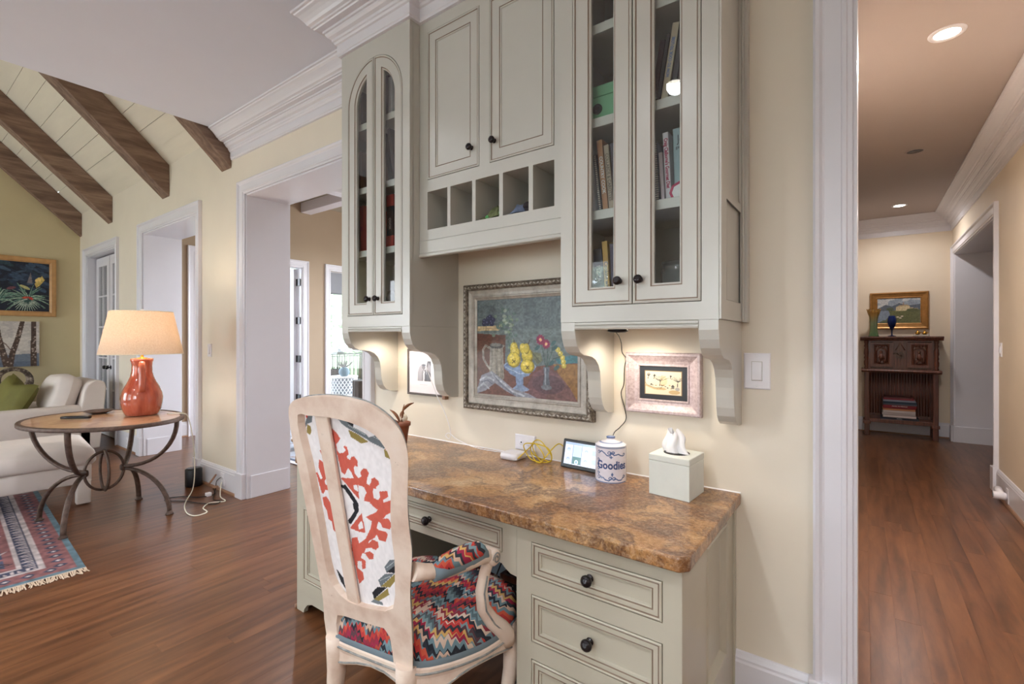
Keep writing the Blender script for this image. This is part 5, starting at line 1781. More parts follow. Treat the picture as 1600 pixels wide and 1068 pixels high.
# seat
ST = [(-1.345, .895), (-1.20, .915), (-1.06, .945), (-1.00, 1.00), (-.955, 1.09), (-.935, 1.17), (-.935, 1.26), (-.965, 1.335), (-1.08, 1.375), (-1.22, 1.375), (-1.36, 1.345), (-1.425, 1.28), (-1.435, 1.19), (-1.425, 1.08), (-1.40, .98), (-1.375, .92)]
ST = smooth_loop(ST, 3)
scx, scy = -1.185, 1.13
def sl2(k, z): return [(scx + (a - scx) * k, scy + (b - scy) * k, z) for a, b in ST]
m = MB(); m.loft([sl2(.995, .372), sl2(1.0, .392), sl2(1.0, .430), sl2(.975, .456), sl2(.92, .472), sl2(.78, .486), sl2(.5, .496), sl2(.2, .500), sl2(.02, .500)], None, True, True, smooth=True)
mk('seat_cushion', m, 'flame_stitch', ch)
m = MB(); m.loft([sl2(1.006, .364), sl2(1.012, .368), sl2(1.012, .380), sl2(1.004, .385)], None, False, False, smooth=True); mk('gimp_braid', m, 'bin_blue', ch)
# rail with a shaped lower edge
N_ = len(ST)
lo = [(scx + (a - scx) * 1.0, scy + (b - scy) * 1.0) for a, b in ST]
def dip(i):
    a, b = ST[i]
    th = math.atan2(b - scy, a - scx)
    return .315 - .020 * abs(math.cos(2 * th)) ** 3 * 0 - .022 * (abs(math.sin(2 * th)) ** 4) + .012 * math.cos(4 * th)
m = MB(); m.loft([[(scx + (a - scx) * k, scy + (b - scy) * k, z if z else dip(i)) for i, (a, b) in enumerate(ST)] for k, z in ((.93, .37), (1.0, .37), (1.024, .362), (1.024, .345), (1.012, .335), (1.012, 0), (.95, 0), (.93, .37))], smooth=False)
mk('seat_rail', m, 'chair_paint', ch)
m = MB(); m.tube([(scx + (a - scx) * 1.026, scy + (b - scy) * 1.026, .350) for a, b in ST + ST[:1]], .0035, 6); m.tube([(scx + (a - scx) * 1.014, scy + (b - scy) * 1.014, dip(i % N_) + .006) for i, (a, b) in enumerate(ST + ST[:1])], .003, 6); mk('edge_moulding', m, 'chair_edge_grey', ch)


def cabriole(x, y, ox, oy, rear=False):
    o = Vector((ox, oy, 0)).normalized()
    prof = [(.372, .0, .034), (.33, .012, .036), (.28, .020, .033), (.21, .012, .026), (.13, -.004, .020), (.06, -.008, .017), (.025, .004, .017), (.012, .012, .020), (.0, .014, .020)] if not rear else [(.372, .0, .034), (.32, -.002, .034), (.26, .0, .030), (.18, .008, .025), (.10, .022, .021), (.03, .040, .019), (.0, .050, .018)]
    m = MB(); m.tube([(x + o.x * d, y + o.y * d, z) for z, d, r in prof], [r for _, _, r in prof], 12)
    mk('leg', m, 'chair_paint', ch)


cabriole(-.965, 1.285, .8, .6); cabriole(-1.405, 1.275, -.8, .6)
cabriole(-1.075, .945, .25, -1, True); cabriole(-1.362, .905, -.25, -1, True)
# arms
for s in (1, -1):
    mx = (lambda x, y, z: (x, y, z)) if s > 0 else (lambda x, y, z: (-2.372 - x + .0, y - .05 * min(1, (y - .90) / .2), z))
    rail = [mx(-.998, .900, .678), mx(-.985, .935, .668), (mx(-.965, 1.0, .652)), mx(-.952, 1.07, .648), mx(-.952, 1.13, .646), mx(-.956, 1.17, .634), mx(-.957, 1.188, .616)]
    m = MB(); m.tube(rail, [.026, .022, .020, .020, .022, .022, .020], 12); mk('arm_rail', m, 'chair_paint', ch)
    padp = [mx(-.975, .955, .672), mx(-.965, .985, .678), mx(-.957, 1.03, .680), mx(-.953, 1.08, .678), mx(-.953, 1.12, .672), mx(-.955, 1.145, .664)]
    m = MB(); m.tube(padp, [.014, .024, .028, .028, .025, .014], 12); mk('arm_pad', m, 'flame_stitch', ch)
    m = MB(); m.tube([mx(-.975, .952, .660), mx(-.965, .985, .660), mx(-.953, 1.08, .656), mx(-.955, 1.148, .648)], .024, 10); mk('gimp_braid', m, 'bin_blue', ch)
    # scroll at the hand end
    c = mx(-.957, 1.185, .628)
    m = MB(); m.lathe([(0, -.026), (.020, -.026), (.026, -.020), (.026, .020), (.020, .026), (0, .026)], 18, c, ax='x'); mk('arm_scroll', m, 'chair_paint', ch)
    sp = []
    for k in range(24):
        a = k * .42; r = .019 * (1 - k / 30)
        for_side = 1 if s > 0 else -1
        sp.append((c[0] + .0272 * (for_side if for_side > 0 else -1), c[1] - r * math.cos(a), c[2] + r * math.sin(a)))
    m = MB(); m.tube(sp, .0022, 5); mk('scroll_line', m, 'chair_edge_grey', ch)
    sup = [mx(-.957, 1.180, .62), mx(-.956, 1.155, .585), mx(-.952, 1.135, .54), mx(-.944, 1.135, .49), mx(-.936, 1.165, .44), mx(-.932, 1.205, .40), mx(-.935, 1.235, .365), mx(-.94, 1.25, .335)]
    m = MB(); m.tube(sup, [.017, .0175, .019, .021, .024, .027, .030, .028], 12); mk('arm_support', m, 'chair_paint', ch)
    off = Vector((.019, -.008, 0)) if s > 0 else Vector((-.019, -.008, 0))
    m = MB(); m.tube([tuple(Vector(q) + off * (1 + .25 * i / 7)) for i, q in enumerate(sup[1:])], .003, 5); mk('edge_moulding', m, 'chair_edge_grey', ch)

# ------------------------------------------------------------------ in the kneehole
wbk = thing('waste_basket', 'black dotted waste basket in the kneehole beside the drawers', 'basket', (-1.02, 1.58, 0))
m = MB(); m.prism([(-1.12, 1.46), (-.925, 1.46), (-.925, 1.72), (-1.12, 1.72)], XY, .001, .40); mk('body', m, 'black_dotted_basket', wbk, bevel=.006)
m = MB(); m.rects([]) if False else None
m.prism([(-1.127, 1.453), (-.918, 1.453), (-.918, 1.727), (-1.127, 1.727)], XY, .395, .418, [[(-1.11, 1.47), (-.935, 1.47), (-.935, 1.71), (-1.11, 1.71)]]); mk('rim', m, 'carved_oak', wbk, bevel=.003)
m = MB(); r0 = random.Random(9)
lps = []
for k, (rr_, z) in enumerate(((.105, .40), (.110, .43), (.10, .462), (.06, .49), (.01, .50))):
    lps.append([(-1.022 + .9 * rr_ * math.cos(2 * PI * i / 18) * (1 + .15 * r0.uniform(-1, 1)), 1.59 + 1.15 * rr_ * math.sin(2 * PI * i / 18) * (1 + .15 * r0.uniform(-1, 1)), z + r0.uniform(-.008, .008)) for i in range(18)])
m.loft(lps, None, True, True, smooth=True)
bg_ = mk('green_bag', m, 'bag_green'); tag(bg_, 'crumpled dark green bag on top of the black waste basket', 'bag')
bb_ = thing('storage_bin', 'blue grey storage bin at the back of the kneehole', 'bin', (-1.29, 1.72, 0))
m = MB(); m.loft([[(-1.15 - 0 * k, y0_, 0.001) for k, y0_ in ()]]) if False else None
def rr4(x0, x1, y0, y1, z): return [(x0, y0, z), (x1, y0, z), (x1, y1, z), (x0, y1, z)]
m.loft([rr4(-1.43, -1.16, 1.60, 1.83, .001), rr4(-1.46, -1.13, 1.57, 1.845, .50), rr4(-1.45, -1.14, 1.58, 1.84, .50), rr4(-1.42, -1.17, 1.61, 1.82, .02)], None, True, True); mk('body', m, 'bin_blue', bb_, bevel=.004)
m = MB(); m.prism([(-1.472, 1.56), (-1.118, 1.56), (-1.118, 1.852), (-1.472, 1.852)], XY, .502, .53); mk('lid', m, 'bin_blue', bb_, bevel=.006)
cable('power_cable', 'dark power cord looping over the blue grey bin in the kneehole', [(-1.40, 1.50, .001 + .002), (-1.30, 1.47, .05), (-1.22, 1.48, .25), (-1.17, 1.52, .42), (-1.125, 1.548, .50), (-1.12, 1.56, .56), (-1.11, 1.70, .575), (-1.10, 1.84, .56)], .003, 'gasket_black')

# ------------------------------------------------------------------ books and oddments in the glass cabinets
def book(label, x, z, th_, h, d, cover, lean=0.0, y=YF + .062, text=None, tcol='paper_white', tsize=.02, group=None, spiral=False, tz=.5, flip=1, name='book', wsc=1.0, font_off=0.0004):
    """spine towards the room, left bottom edge of the spine at x; lean>0 tips the top to +x"""
    if cover not in M: flat(cover[0], cover[1], .5, var=.06, scale=25)
    cname = cover if isinstance(cover, str) else cover[0]
    m = MB()
    if spiral:
        m.box(0, .003, .006, d, 0, h); m.box(th_ - .003, th_, .006, d, 0, h)
    else:
        m.box(0, .0025, 0, d, 0, h); m.box(th_ - .0025, th_, 0, d, 0, h); m.box(0, th_, 0, .003, 0, h)
    o = mk(name, m, cname, bevel=.0008)
    tag(o, label, 'book', group)
    o.location = (x, y, z + .0005 + max(0, math.sin(lean)) * th_)
    o.rotation_euler = (0, lean, 0)
    m = MB(); m.box(.003, th_ - .003, .007 if spiral else .003, d - .004, .004, h - .004); mk('pages', m, 'page_paper', o, local=True)
    if spiral:
        m = MB()
        n = int(h / .0075)
        for k in range(n):
            zz = .006 + (h - .012) * k / (n - 1)
            m.tube([(th_ * .5 + (th_ * .52) * math.cos(a), .010 - .012 * math.sin(a), zz + .0015 * math.cos(a)) for a in [PI * q / 6 for q in range(-1, 8)]], .0012, 4)
        mk('spiral_binding', m, 'chrome' if spiral == 1 else 'gasket_black', o, local=True, kind='stuff')
    if text:
        text_mesh(text, tsize, tcol, 'lettering', o, matrix=tmat((th_ / 2, -.0004, h * tz), (0, 0, -flip), (flip, 0, 0)), width_scale=wsc, depth=.0003, offset=font_off)
    return o


flat('ink_dark', (44, 40, 44), .6); flat('ink_red', (176, 44, 82), .6); flat('ink_blue', (88, 122, 186), .6); flat('ink_white', (226, 224, 220), .6); flat('ink_brown', (106, 92, 78), .6)
S1, S2, S3 = SHELVES
S0 = ZB + .031
# right cabinet, left door
gx = thing('photo_box', 'green lidded cardboard box with a round black label holder, behind the left glass door', 'box', (-.745, 1.71, S2))
m = MB(); m.box(-.85, -.66, 1.60, 1.80, S2 + .0005, S2 + .088); mk('box', m, 'green_box_paper', gx, bevel=.002)
m = MB(); m.box(-.853, -.657, 1.597, 1.803, S2 + .0885, S2 + .128); mk('lid', m, 'green_box_paper', gx, bevel=.002)
m = MB(); m.lathe([(.010, 0), (.019, 0), (.019, -.004), (.010, -.004)], 20, (-.787, 1.5995, S2 + .043), cap=False, ax='y'); m.lathe([(0, -.001), (.010, -.001), (.010, -.002), (0, -.002)], 16, (-.787, 1.5995, S2 + .043), ax='y'); mk('label_holder', m, 'gasket_black', gx)
G1 = 'cookbooks on the middle shelf of the right cabinet'
book('thin dark slate book leaning at the far left of the middle shelf', -.822, S1, .012, .17, .17, ('cover_slate', (72, 72, 84)), -.12, group=G1)
book('white spined thin book leaning left of the spiral bound book', -.803, S1, .012, .222, .18, ('cover_white', (206, 204, 208)), -.115, group=G1)
book('black spiral bound book leaning between white and copper spines', -.785, S1, .014, .215, .17, ('cover_black', (52, 50, 54)), -.11, spiral=1, group=G1)
book('copper coloured cookbook with pale lettering on its spine', -.765, S1, .022, .262, .18, ('cover_copper', (186, 132, 88)), -.10, text='COUNTRY COOK', tcol='ink_white', tsize=.017, group=G1)
book('sand coloured cookbook lettered in brown along its spine', -.741, S1, .020, .238, .18, ('cover_sand', (178, 160, 136)), -.095, text='COLLARDS & CAROTTES', tcol='ink_brown', tsize=.0165, wsc=.95, group=G1)
book('dark book half hidden behind the door frame beside the sand book', -.717, S1, .018, .24, .18, ('cover_plum', (62, 54, 66)), -.09, group=G1)
G0 = 'cookbooks on the lowest shelf of the right cabinet'
book('black pizza cookbook with white capitals on its spine', -.790, S0, .034, .235, .2, ('cover_night', (48, 54, 66)), -.06, text='PIZZA', tcol='ink_white', tsize=.022, tz=.62, group=G0)
book('ochre yellow cookbook titled in black, leaning on the lowest shelf', -.752, S0, .022, .262, .19, ('cover_ochre', (206, 164, 84)), -.07, text='Cooking with Fire', tcol='ink_dark', tsize=.02, wsc=.95, tz=.45, group=G0)
book('dull violet book right of the ochre cookbook', -.727, S0, .03, .25, .19, ('cover_violet', (84, 78, 98)), -.05, group=G0)
# right cabinet, right door
G2 = 'cookbooks on the upper shelf of the right cabinet'
book('dark wine coloured book leaning at the left of the upper shelf', -.590, S2, .018, .21, .18, ('cover_wine', (60, 34, 44)), .17, group=G2)
book('black book leaning left of the cream cookbook', -.570, S2, .012, .225, .18, 'cover_black', .17, group=G2)
book('cream cookbook with blue lettering leaning on the upper shelf', -.554, S2, .024, .252, .19, ('cover_cream', (198, 182, 156)), .165, text='HOW TO COOK TO LOSE', tcol='ink_blue', tsize=.0145, flip=-1, tz=.56, wsc=.75, group=G2)
book('dark grey book leaning right of the cream cookbook', -.526, S2, .018, .27, .19, ('cover_grey', (82, 78, 80)), .16, group=G2)
book('brown grey book at the right end of the upper shelf', -.505, S2, .022, .25, .19, ('cover_taupe', (118, 102, 96)), .15, group=G2)
G3 = 'cookbooks on the middle shelf behind the right door'
book('violet grey spiral bound book on the middle shelf', -.578, S1, .020, .208, .18, ('cover_mauve', (108, 104, 124)), -.05, spiral=2, group=G3)
book('pink white thin book left of the red lettered one', -.551, S1, .013, .165, .17, ('cover_blush', (222, 204, 210)), -.06, group=G3)
book('white cookbook with a red title along its spine', -.535, S1, .020, .228, .19, ('cover_pearl', (226, 220, 224)), -.055, text="Craig Claiborne's Gourmet Diet", tcol='ink_red', tsize=.0165, wsc=.78, tz=.54, group=G3, font_off=.0007)
jb = book('pale teal cookbook standing right of the red lettered book', -.506, S1, .062, .232, .19, ('cover_teal', (148, 172, 176)), -.03, group=G3)
text_mesh('Joy', .036, 'ink_dark', 'lettering', jb, matrix=tmat((.030, -.0006, .195), (1, 0, 0), (0, 0, 1)), depth=.0003, width_scale=.7)
text_mesh('garden', .014, 'ink_dark', 'lettering', jb, matrix=tmat((.028, -.0006, .168), (1, 0, 0), (0, 0, 1)), depth=.0003)
rb_ = thing('octagonal_trinket', 'small red rimmed white octagonal dish on the edge of the middle shelf', 'dish', (-.487, 1.585, S1))
m = MB(lambda a, d, b: (-.484 + a, 1.5845 - d, S1 + .017 + b)); m.lathe([(0, 0), (.030, 0), (.034, .003), (.034, .006), (.026, .004)], 8, (0, 0, 0), cap=False, ax='y', smooth=False); mk('rim', m, 'ink_red', rb_)
m = MB(lambda a, d, b: (-.484 + a, 1.5845 - d, S1 + .017 + b)); m.lathe([(0, .0015), (.026, .0015), (.026, .003), (0, .0035)], 8, (0, 0, 0), ax='y', smooth=False); mk('face', m, 'ink_white', rb_)
gb = MB(); gb.lathe([(0, S0 + .001), (.062, S0 + .001), (.066, S0 + .01), (.067, S0 + .14), (.060, S0 + .152), (.060, S0 + .165), (.064, S0 + .166), (.064, S0 + .175), (.056, S0 + .175), (.054, S0 + .15), (.061, S0 + .138), (.060, S0 + .014), (0, S0 + .012)], 32, (-.515, 1.69, 0)); gj = mk('glass_canister', gb, 'clear_glass'); tag(gj, 'wide clear glass canister on the lowest shelf behind the right door', 'jar')
# left cabinet
G4 = 'books in the arched cabinet'
book('red book standing on the lower shelf of the arched cabinet', -2.19, S1, .030, .25, .19, ('cover_red', (206, 84, 74)), -.03, text='RED', tcol='ink_red', tsize=.014, group=G4)
book('thin beige book left of the red book in the arched cabinet', -2.217, S1, .020, .21, .18, ('cover_beige', (196, 178, 164)), 0, group=G4)
book('dark book at the far left of the arched cabinet\'s lower shelf', -2.241, S1, .021, .2, .18, ('cover_rust', (132, 74, 66)), 0, group=G4)
kb_ = book('thick black book with white capitals and red patterned ends in the arched cabinet', -1.974, S1, .052, .27, .2, ('cover_ink', (58, 56, 62)), 0, text='COOK', tcol='ink_white', tsize=.02, tz=.45, group=G4)
for z0_ in (.002, .21):
    m = MB(); m.box(-.0004, .0524, -.0004, .02, z0_, z0_ + .058); mk('patterned_band', m, ('cover_red'), kb_, local=True)
book('tall dark book standing far right in the arched cabinet\'s lower shelf', -1.905, S1, .03, .25, .19, 'cover_plum', 0, group=G4)
book('brown book leaning on the middle shelf of the arched cabinet', -2.186, S2, .025, .21, .18, ('cover_brown', (126, 96, 84)), -.12, group=G4)
book('grey book standing on the middle shelf of the arched cabinet', -2.24, S2, .020, .19, .18, 'cover_grey', 0, group=G4)
book('black book leaning to the left behind the right arched door', -1.955, S2, .022, .26, .19, 'cover_black', -.19, group=G4)
book('pale edged dark book leaning beside it behind the right arched door', -1.916, S2, .02, .28, .19, ('cover_smoke', (92, 84, 92)), -.2, group=G4)
book('maroon book at the right end of the arched cabinet\'s middle shelf', -1.885, S2, .028, .14, .18, ('cover_maroon', (120, 58, 56)), -.12, group=G4)
book('spiral bound book on the top shelf of the arched cabinet', -2.22, S3, .03, .2, .18, 'cover_grey', 0, spiral=1, group=G4)
book('violet book on the top shelf behind the right arched door', -2.004, S3, .04, .215, .19, ('cover_lilac', (134, 112, 128)), 0, text='HOME', tcol='ink_white', tsize=.016, group=G4)
book('white binder on the top shelf behind the right arched door', -1.961, S3, .034, .2, .19, 'cover_pearl', 0, group=G4)
for i, (x, lab) in enumerate(((-1.955, 'stemmed clear glass at the bottom left of the right arched door'), (-1.89, 'clear glass beside it at the bottom of the arched cabinet'))):
    g = MB(); g.lathe([(0, S0 + .001), (.03, S0 + .002), (.028, S0 + .006), (.005, S0 + .012), (.004, S0 + .07), (.02, S0 + .085), (.03, S0 + .11), (.028, S0 + .15), (.026, S0 + .15), (.027, S0 + .112), (.016, S0 + .088), (0, S0 + .08)], 20, (x, 1.62 + .05 * i, 0)); o = mk('stem_glass', g, 'clear_glass'); tag(o, lab, 'glass')

# things pushed into the cubbies
def cloth(name, label, x, y, z, w, d, h, mat, seed, cat):
    r_ = random.Random(seed); m = MB(); n, k = 9, 7
    top = []
    for j in range(k):
        row = []
        for i in range(n):
            u, v = i / (n - 1), j / (k - 1)
            e = min(1, 4 * min(u, 1 - u, v, 1 - v) + .12)
            row.append((x + (u - .5) * w + r_.uniform(-.003, .003), y + (v - .5) * d, z + .001 + h * e * (.55 + .45 * math.sin(5 * u + seed) * math.cos(4 * v)) * r_.uniform(.75, 1)))
        top.append(row)
    vv = [q for row in top for q in row]
    f = [(j * n + i, j * n + i + 1, (j + 1) * n + i + 1, (j + 1) * n + i) for j in range(k - 1) for i in range(n - 1)]
    m.add(vv, f, smooth=True)
    vb = [(a, b, z + .0005) for a, b, c in vv]
    m.add(vb, [tuple(reversed(q)) for q in f])
    o = mk(name, m, mat); tag(o, label, cat); return o


flat('camo_green', (96, 102, 66), .8, var=.5, scale=50); flat('lime_trim', (96, 190, 110), .6); flat('denim_blue', (92, 104, 128), .85, var=.3, scale=40); flat('dark_cloth', (44, 38, 42), .8, var=.3)
g1 = cloth('work_gloves', 'green patterned gloves lying in the middle cubby', -1.305, 1.655, 1.834, .11, .09, .085, 'camo_green', 3, 'gloves')
m = MB(); m.tube([(-1.262, 1.625, 1.837), (-1.256, 1.62, 1.86), (-1.252, 1.625, 1.882)], .004, 6); m.lathe([(.004, 0), (.008, .0), (.008, .003), (.004, .003)], 12, (-1.325, 1.617, 1.846), ax='y', cap=False); mk('cuff_trim', m, 'lime_trim', g1, local=True)
cloth('folded_cap', 'blue grey cloth cap lying in the fourth cubby', -1.165, 1.655, 1.834, .10, .09, .065, 'denim_blue', 5, 'cap')
m = MB(); m.lathe([(0, 0), (.02, .003), (.024, .012), (.020, .022), (.008, .03), (0, .031)], 14, (-1.118, 1.635, 1.852)); m.lathe([(.0, -.018), (.018, -.017), (.018, 0), (0, 0)], 14, (-1.118, 1.635, 1.8525)); o = mk('dark_bobbin', m, 'dark_cloth'); tag(o, 'dark round knob-topped thing at the right end of the fourth cubby', 'trinket')
cloth('dark_rag', 'small dark cloth in the right corner of the first cubby', -1.565, 1.63, 1.834, .03, .05, .012, 'dark_cloth', 8, 'cloth')

# ------------------------------------------------------------------ ceiling lights
def can_light(x, y, z, label, e, col=WARM, spot=R(125), r=.07, blend=.7):
    t = thing('recessed_light', label, 'ceiling light', (x, y, z))
    m = MB(); m.lathe([(r * .8, z - .001), (r * .82, z - .006), (r * 1.12, z - .006), (r * 1.16, z - .0005)], 28, (x, y, 0), cap=False); mk('trim_ring', m, 'white_plastic', t)
    m = MB(); m.lathe([(0, z - .0032), (r * .8, z - .0032), (r * .8, z - .002), (0, z - .002)], 28, (x, y, 0)); mk('lens', m, 'can_lens', t)
    l = light('can_lamp', 'SPOT', (0, 0, -.02), e, col, spot_size=spot, spot_blend=blend, shadow_soft_size=r * .8)
    l.parent = t
    return t


names = ['above the desk chair', 'above the floor left of the desk', 'behind the camera over the kitchen, nearer the desk', 'behind the camera, farther from the desk', 'in front of the hall opening', 'behind the camera in line with the hall']
for (x, y), nm in zip(KITCHEN_CANS, names):
    can_light(x, y, CZ, 'round recessed light in the kitchen ceiling ' + nm, 60, WARM, R(140))
for (x, y), nm in zip([(1.75, -.18), (1.75, -1.9)], ['above the right side of the kitchen, nearer the desk wall', 'above the right side of the kitchen, behind the camera']):
    can_light(x, y, CZ, 'added unseen fill light ' + nm, 26, (1, .86, .74), R(150))  # two lamps added to warm the faces turned to the right
can_light(HALL_CANS[0][0], HALL_CANS[0][1], HZ, 'large lit recessed light in the hall ceiling, nearer the kitchen', 155, HALLW, R(172))
can_light(HALL_CANS[1][0], HALL_CANS[1][1], HZ, 'small lit recessed light in the hall ceiling above the carved cabinet', 36, HALLW, R(172))
for (x, y), nm in zip(SUN_FILLS, ('nearest the glass doors', 'nearest the full-length window', 'nearest the desk wall', 'at the back right')):
    can_light(x, y, 3.5, 'added fill light in the sunroom ceiling ' + nm, 75, WARM, R(150))  # lamps added to lift the dark sunroom
t = thing('ceiling_speaker', 'unlit round grey ceiling speaker between the two hall lights', 'speaker', (.36, 5.5, HZ))
m = MB(); m.lathe([(.058, HZ - .0005), (.060, HZ - .006), (.070, HZ - .005), (.074, HZ - .0005)], 28, (.36, 5.5, 0), cap=False); mk('ring', m, 'hall_ceiling_shaded', t)
m = MB(); m.lathe([(0, HZ - .001), (.058, HZ - .001), (.058, HZ - .0005), (0, HZ - .0005)], 24, (.36, 5.5, 0)); mk('grille', m, 'window_dark', t)

# ------------------------------------------------------------------ oval iron table with lamp
tc = (-4.49, 1.06)
st = thing('oval_side_table', 'oval marble-topped side table on a rusty iron base of curved legs and hoops', 'table', (tc[0], tc[1], 0))
rot = R(20)
def ov(a, b, t): 
    x, y = a * math.cos(t), b * math.sin(t)
    return (tc[0] + x * math.cos(rot) - y * math.sin(rot), tc[1] + x * math.sin(rot) + y * math.cos(rot))
TA_, TB_ = .565, .425
n = 56
def ol(k, z): return [ov(TA_ - k, TB_ - k, 2 * PI * i / n) + (z,) for i in range(n)]
m = MB(); m.loft([ol(.028, .722), ol(.028, .7305), ol(.03, .732)], None, True, True, smooth=False); mk('marble_top', m, 'tan_marble', st)
m = MB(); m.loft([ol(.029, .712), ol(.002, .708), ol(0, .712), ol(0, .730), ol(.004, .735), ol(.024, .735), ol(.028, .731), ol(.0285, .715), ol(.029, .712)], smooth=True); mk('iron_rim', m, 'iron_rust', st)
A_, B_ = Vector((tc[0], tc[1] - .112, .350)), Vector((tc[0], tc[1] + .112, .350))
for sgn in (-1, 1):
    ringp = []
    for k in range(33):
        a = 2 * PI * k / 32
        ringp.append((tc[0], tc[1] - .114 * math.cos(a), .350 + .140 * math.sin(a)) if sgn > 0 else (tc[0] - .108 * math.cos(a), tc[1], .350 + .138 * math.sin(a)))
    m = MB(); m.tube(ringp, .0135, 8, False, flat=(1.3, .7)); mk('hoop', m, 'iron_rust', st)
feet = [(-4.775, .760), (-4.226, .785), (-4.191, 1.371), (-4.775, 1.347)]
for i, (fx, fy) in enumerate(feet):
    J = A_ if i < 2 else B_
    d = Vector((fx - J.x, fy - J.y, 0)); L = d.length; d.normalize()
    low = []
    for k in range(13):
        a = PI / 2 * k / 12
        low.append((J.x + d.x * L * math.sin(a), J.y + d.y * L * math.sin(a), .012 + .33 * math.cos(a)))
    m = MB(); m.tube(low, .0155, 8, flat=(1.15, .85)); mk('leg', m, 'iron_rust', st)
    fz = .009 if i < 2 else 0
    m = MB(); m.lathe([(0, fz + 0.001), (.026, fz + .001), (.027, fz + .007), (.019, .015), (.016, .03), (0, .031)], 14, (fx, fy, 0)); mk('foot', m, 'iron_rust', st)
    ux, uy = ov(TA_ - .03, TB_ - .03, math.atan2((fy - tc[1]), (fx - tc[0])) - rot)
    d2 = Vector((ux - J.x, uy - J.y, 0)); L2 = d2.length; d2.normalize()
    up = []
    for k in range(13):
        a = PI / 2 * k / 12
        up.append((J.x + d2.x * L2 * math.sin(a), J.y + d2.y * L2 * math.sin(a), .712 - .352 * math.cos(a)))
    m = MB(); m.tube(up, .0155, 8, flat=(1.15, .85)); mk('upper_arm', m, 'iron_rust', st)
for J in (A_, B_):
    m = MB(); m.lathe([(0, -.022), (.02, -.020), (.028, -.008), (.028, .008), (.02, .020), (0, .022)], 14, tuple(J), ax='y'); mk('collar', m, 'iron_rust', st)

LX, LY, LZ = -4.455, 1.277, .7355
lampo = thing('table_lamp', 'coral glazed jug lamp with a wide linen shade on the oval table', 'lamp', (LX, LY, LZ))
m = MB(); m.lathe([(0, 0), (.125, 0), (.132, .006), (.150, .04), (.163, .09), (.166, .13), (.158, .17), (.138, .21), (.112, .25), (.092, .29), (.082, .33), (.080, .37), (.084, .40), (.090, .412), (.090, .425), (.084, .428), (.078, .42), (.07, .40), (0, .39)], 40, (LX, LY, LZ)); m.v = [(LX + (x - LX) * .8, LY + (y - LY) * .8, z) for x, y, z in m.v]; mk('jug_body', m, 'coral_glaze', lampo)
hd = Vector((4.455, -1.277, 0)).normalized()
for s in (1, -1):
    q = [(.086, .405), (.118, .40), (.140, .385), (.150, .35), (.152, .30), (.156, .25), (.160, .21), (.158, .185)]
    m = MB(); m.tube([(LX + s * hd.x * r * .82, LY + s * hd.y * r * .82, LZ + z) for r, z in q], .017, 10, flat=(1.2, .55)); mk('handle', m, 'coral_glaze', lampo)
m = MB(); m.lathe([(0, .39), (.035, .39), (.035, .432), (.012, .436), (.009, .45), (.009, .50), (.018, .505), (.018, .55), (0, .552)], 16, (LX, LY, LZ)); mk('stem', m, 'brass', lampo)
m = MB(); m.lathe([(.264, .462), (.197, .786)], 48, (LX, LY, LZ), cap=False); m.lathe([(.262, .462), (.195, .786)], 48, (LX, LY, LZ), cap=False); mk('shade', m, 'linen_shade', lampo)
m = MB()
for z, r in ((.463, .263), (.785, .196)): m.tube([(LX + r * math.cos(a), LY + r * math.sin(a), LZ + z) for a in [2 * PI * k / 48 for k in range(49)]], .003, 6, False)
mk('shade_hem', m, 'lamp_rope', lampo)
m = MB()
for k in range(3): m.tube([(LX, LY, LZ + .78), (LX + (.196) * math.cos(k * 2.1), LY + (.196) * math.sin(k * 2.1), LZ + .78)], .002, 5)
m.tube([(LX, LY, LZ + .55), (LX, LY, LZ + .79)], .003, 6)
mk('spider', m, 'brass', lampo)
m = MB(); m.lathe([(0, .786), (.012, .788), (.014, .798), (.006, .806), (0, .808)], 12, (LX, LY, LZ)); mk('finial', m, 'white_plastic', lampo)
m = MB(); m.lathe([(0, .55), (.02, .56), (.032, .60), (.028, .63), (0, .645)], 16, (LX, LY, LZ)); mk('bulb', m, 'can_lens', lampo)
bl = light('bulb_light', 'POINT', (0, 0, .66), 9, (1, .86, .68), shadow_soft_size=.05); bl.parent = lampo
cord(lampo, [(-4.33, 1.40, .737), (-4.26, 1.475, .735), (-4.235, 1.51, .70), (-4.28, 1.56, .50), (-4.36, 1.60, .25), (-4.40, 1.60, .09), (-4.38, 1.55, .02), (-4.25, 1.49, .006), (-4.08, 1.45, .006), (-3.98, 1.47, .006), (-4.0, 1.55, .006), (-4.12, 1.57, .006), (-4.2, 1.65, .006), (-4.15, 1.74, .006), (-4.28, 1.76, .01), (-4.40, 1.81, .05), (-4.45, 1.838, .08)], .0042, 'lamp_rope')
SPK = ([(-4.46, 1.836, .12), (-4.45, 1.80, .10), (-4.42, 1.78, .05), (-4.36, 1.74, .006), (-4.26, 1.70, .006), (-4.18, 1.72, .006), (-4.14, 1.66, .006), (-4.26, 1.60, .006), (-4.42, 1.54, .006), (-4.55, 1.46, .006), (-4.60, 1.50, .006), (-4.55, 1.58, .006), (-4.42, 1.66, .006), (-4.40, 1.76, .006), (-4.50, 1.80, .008)])
ad = MB(); ad.box(-4.43, -4.39, 1.70, 1.74, .001, .03); ado = mk('power_adapter', ad, 'white_plastic', bevel=.005); tag(ado, 'small white power adapter among the cords on the floor', 'adapter')
m = MB(); m.tube([(-4.55, 1.835, .13), (-4.53, 1.80, .10), (-4.50, 1.76, .075)], .008, 8); m.tube([(-4.50, 1.80, .02), (-4.45, 1.78, .05), (-4.41, 1.79, .06)], .012, 8); mo = mk('cord_plug', m, 'oak_trim'); tag(mo, 'brown plug and cord tied in front of the baseboard outlet', 'plug')
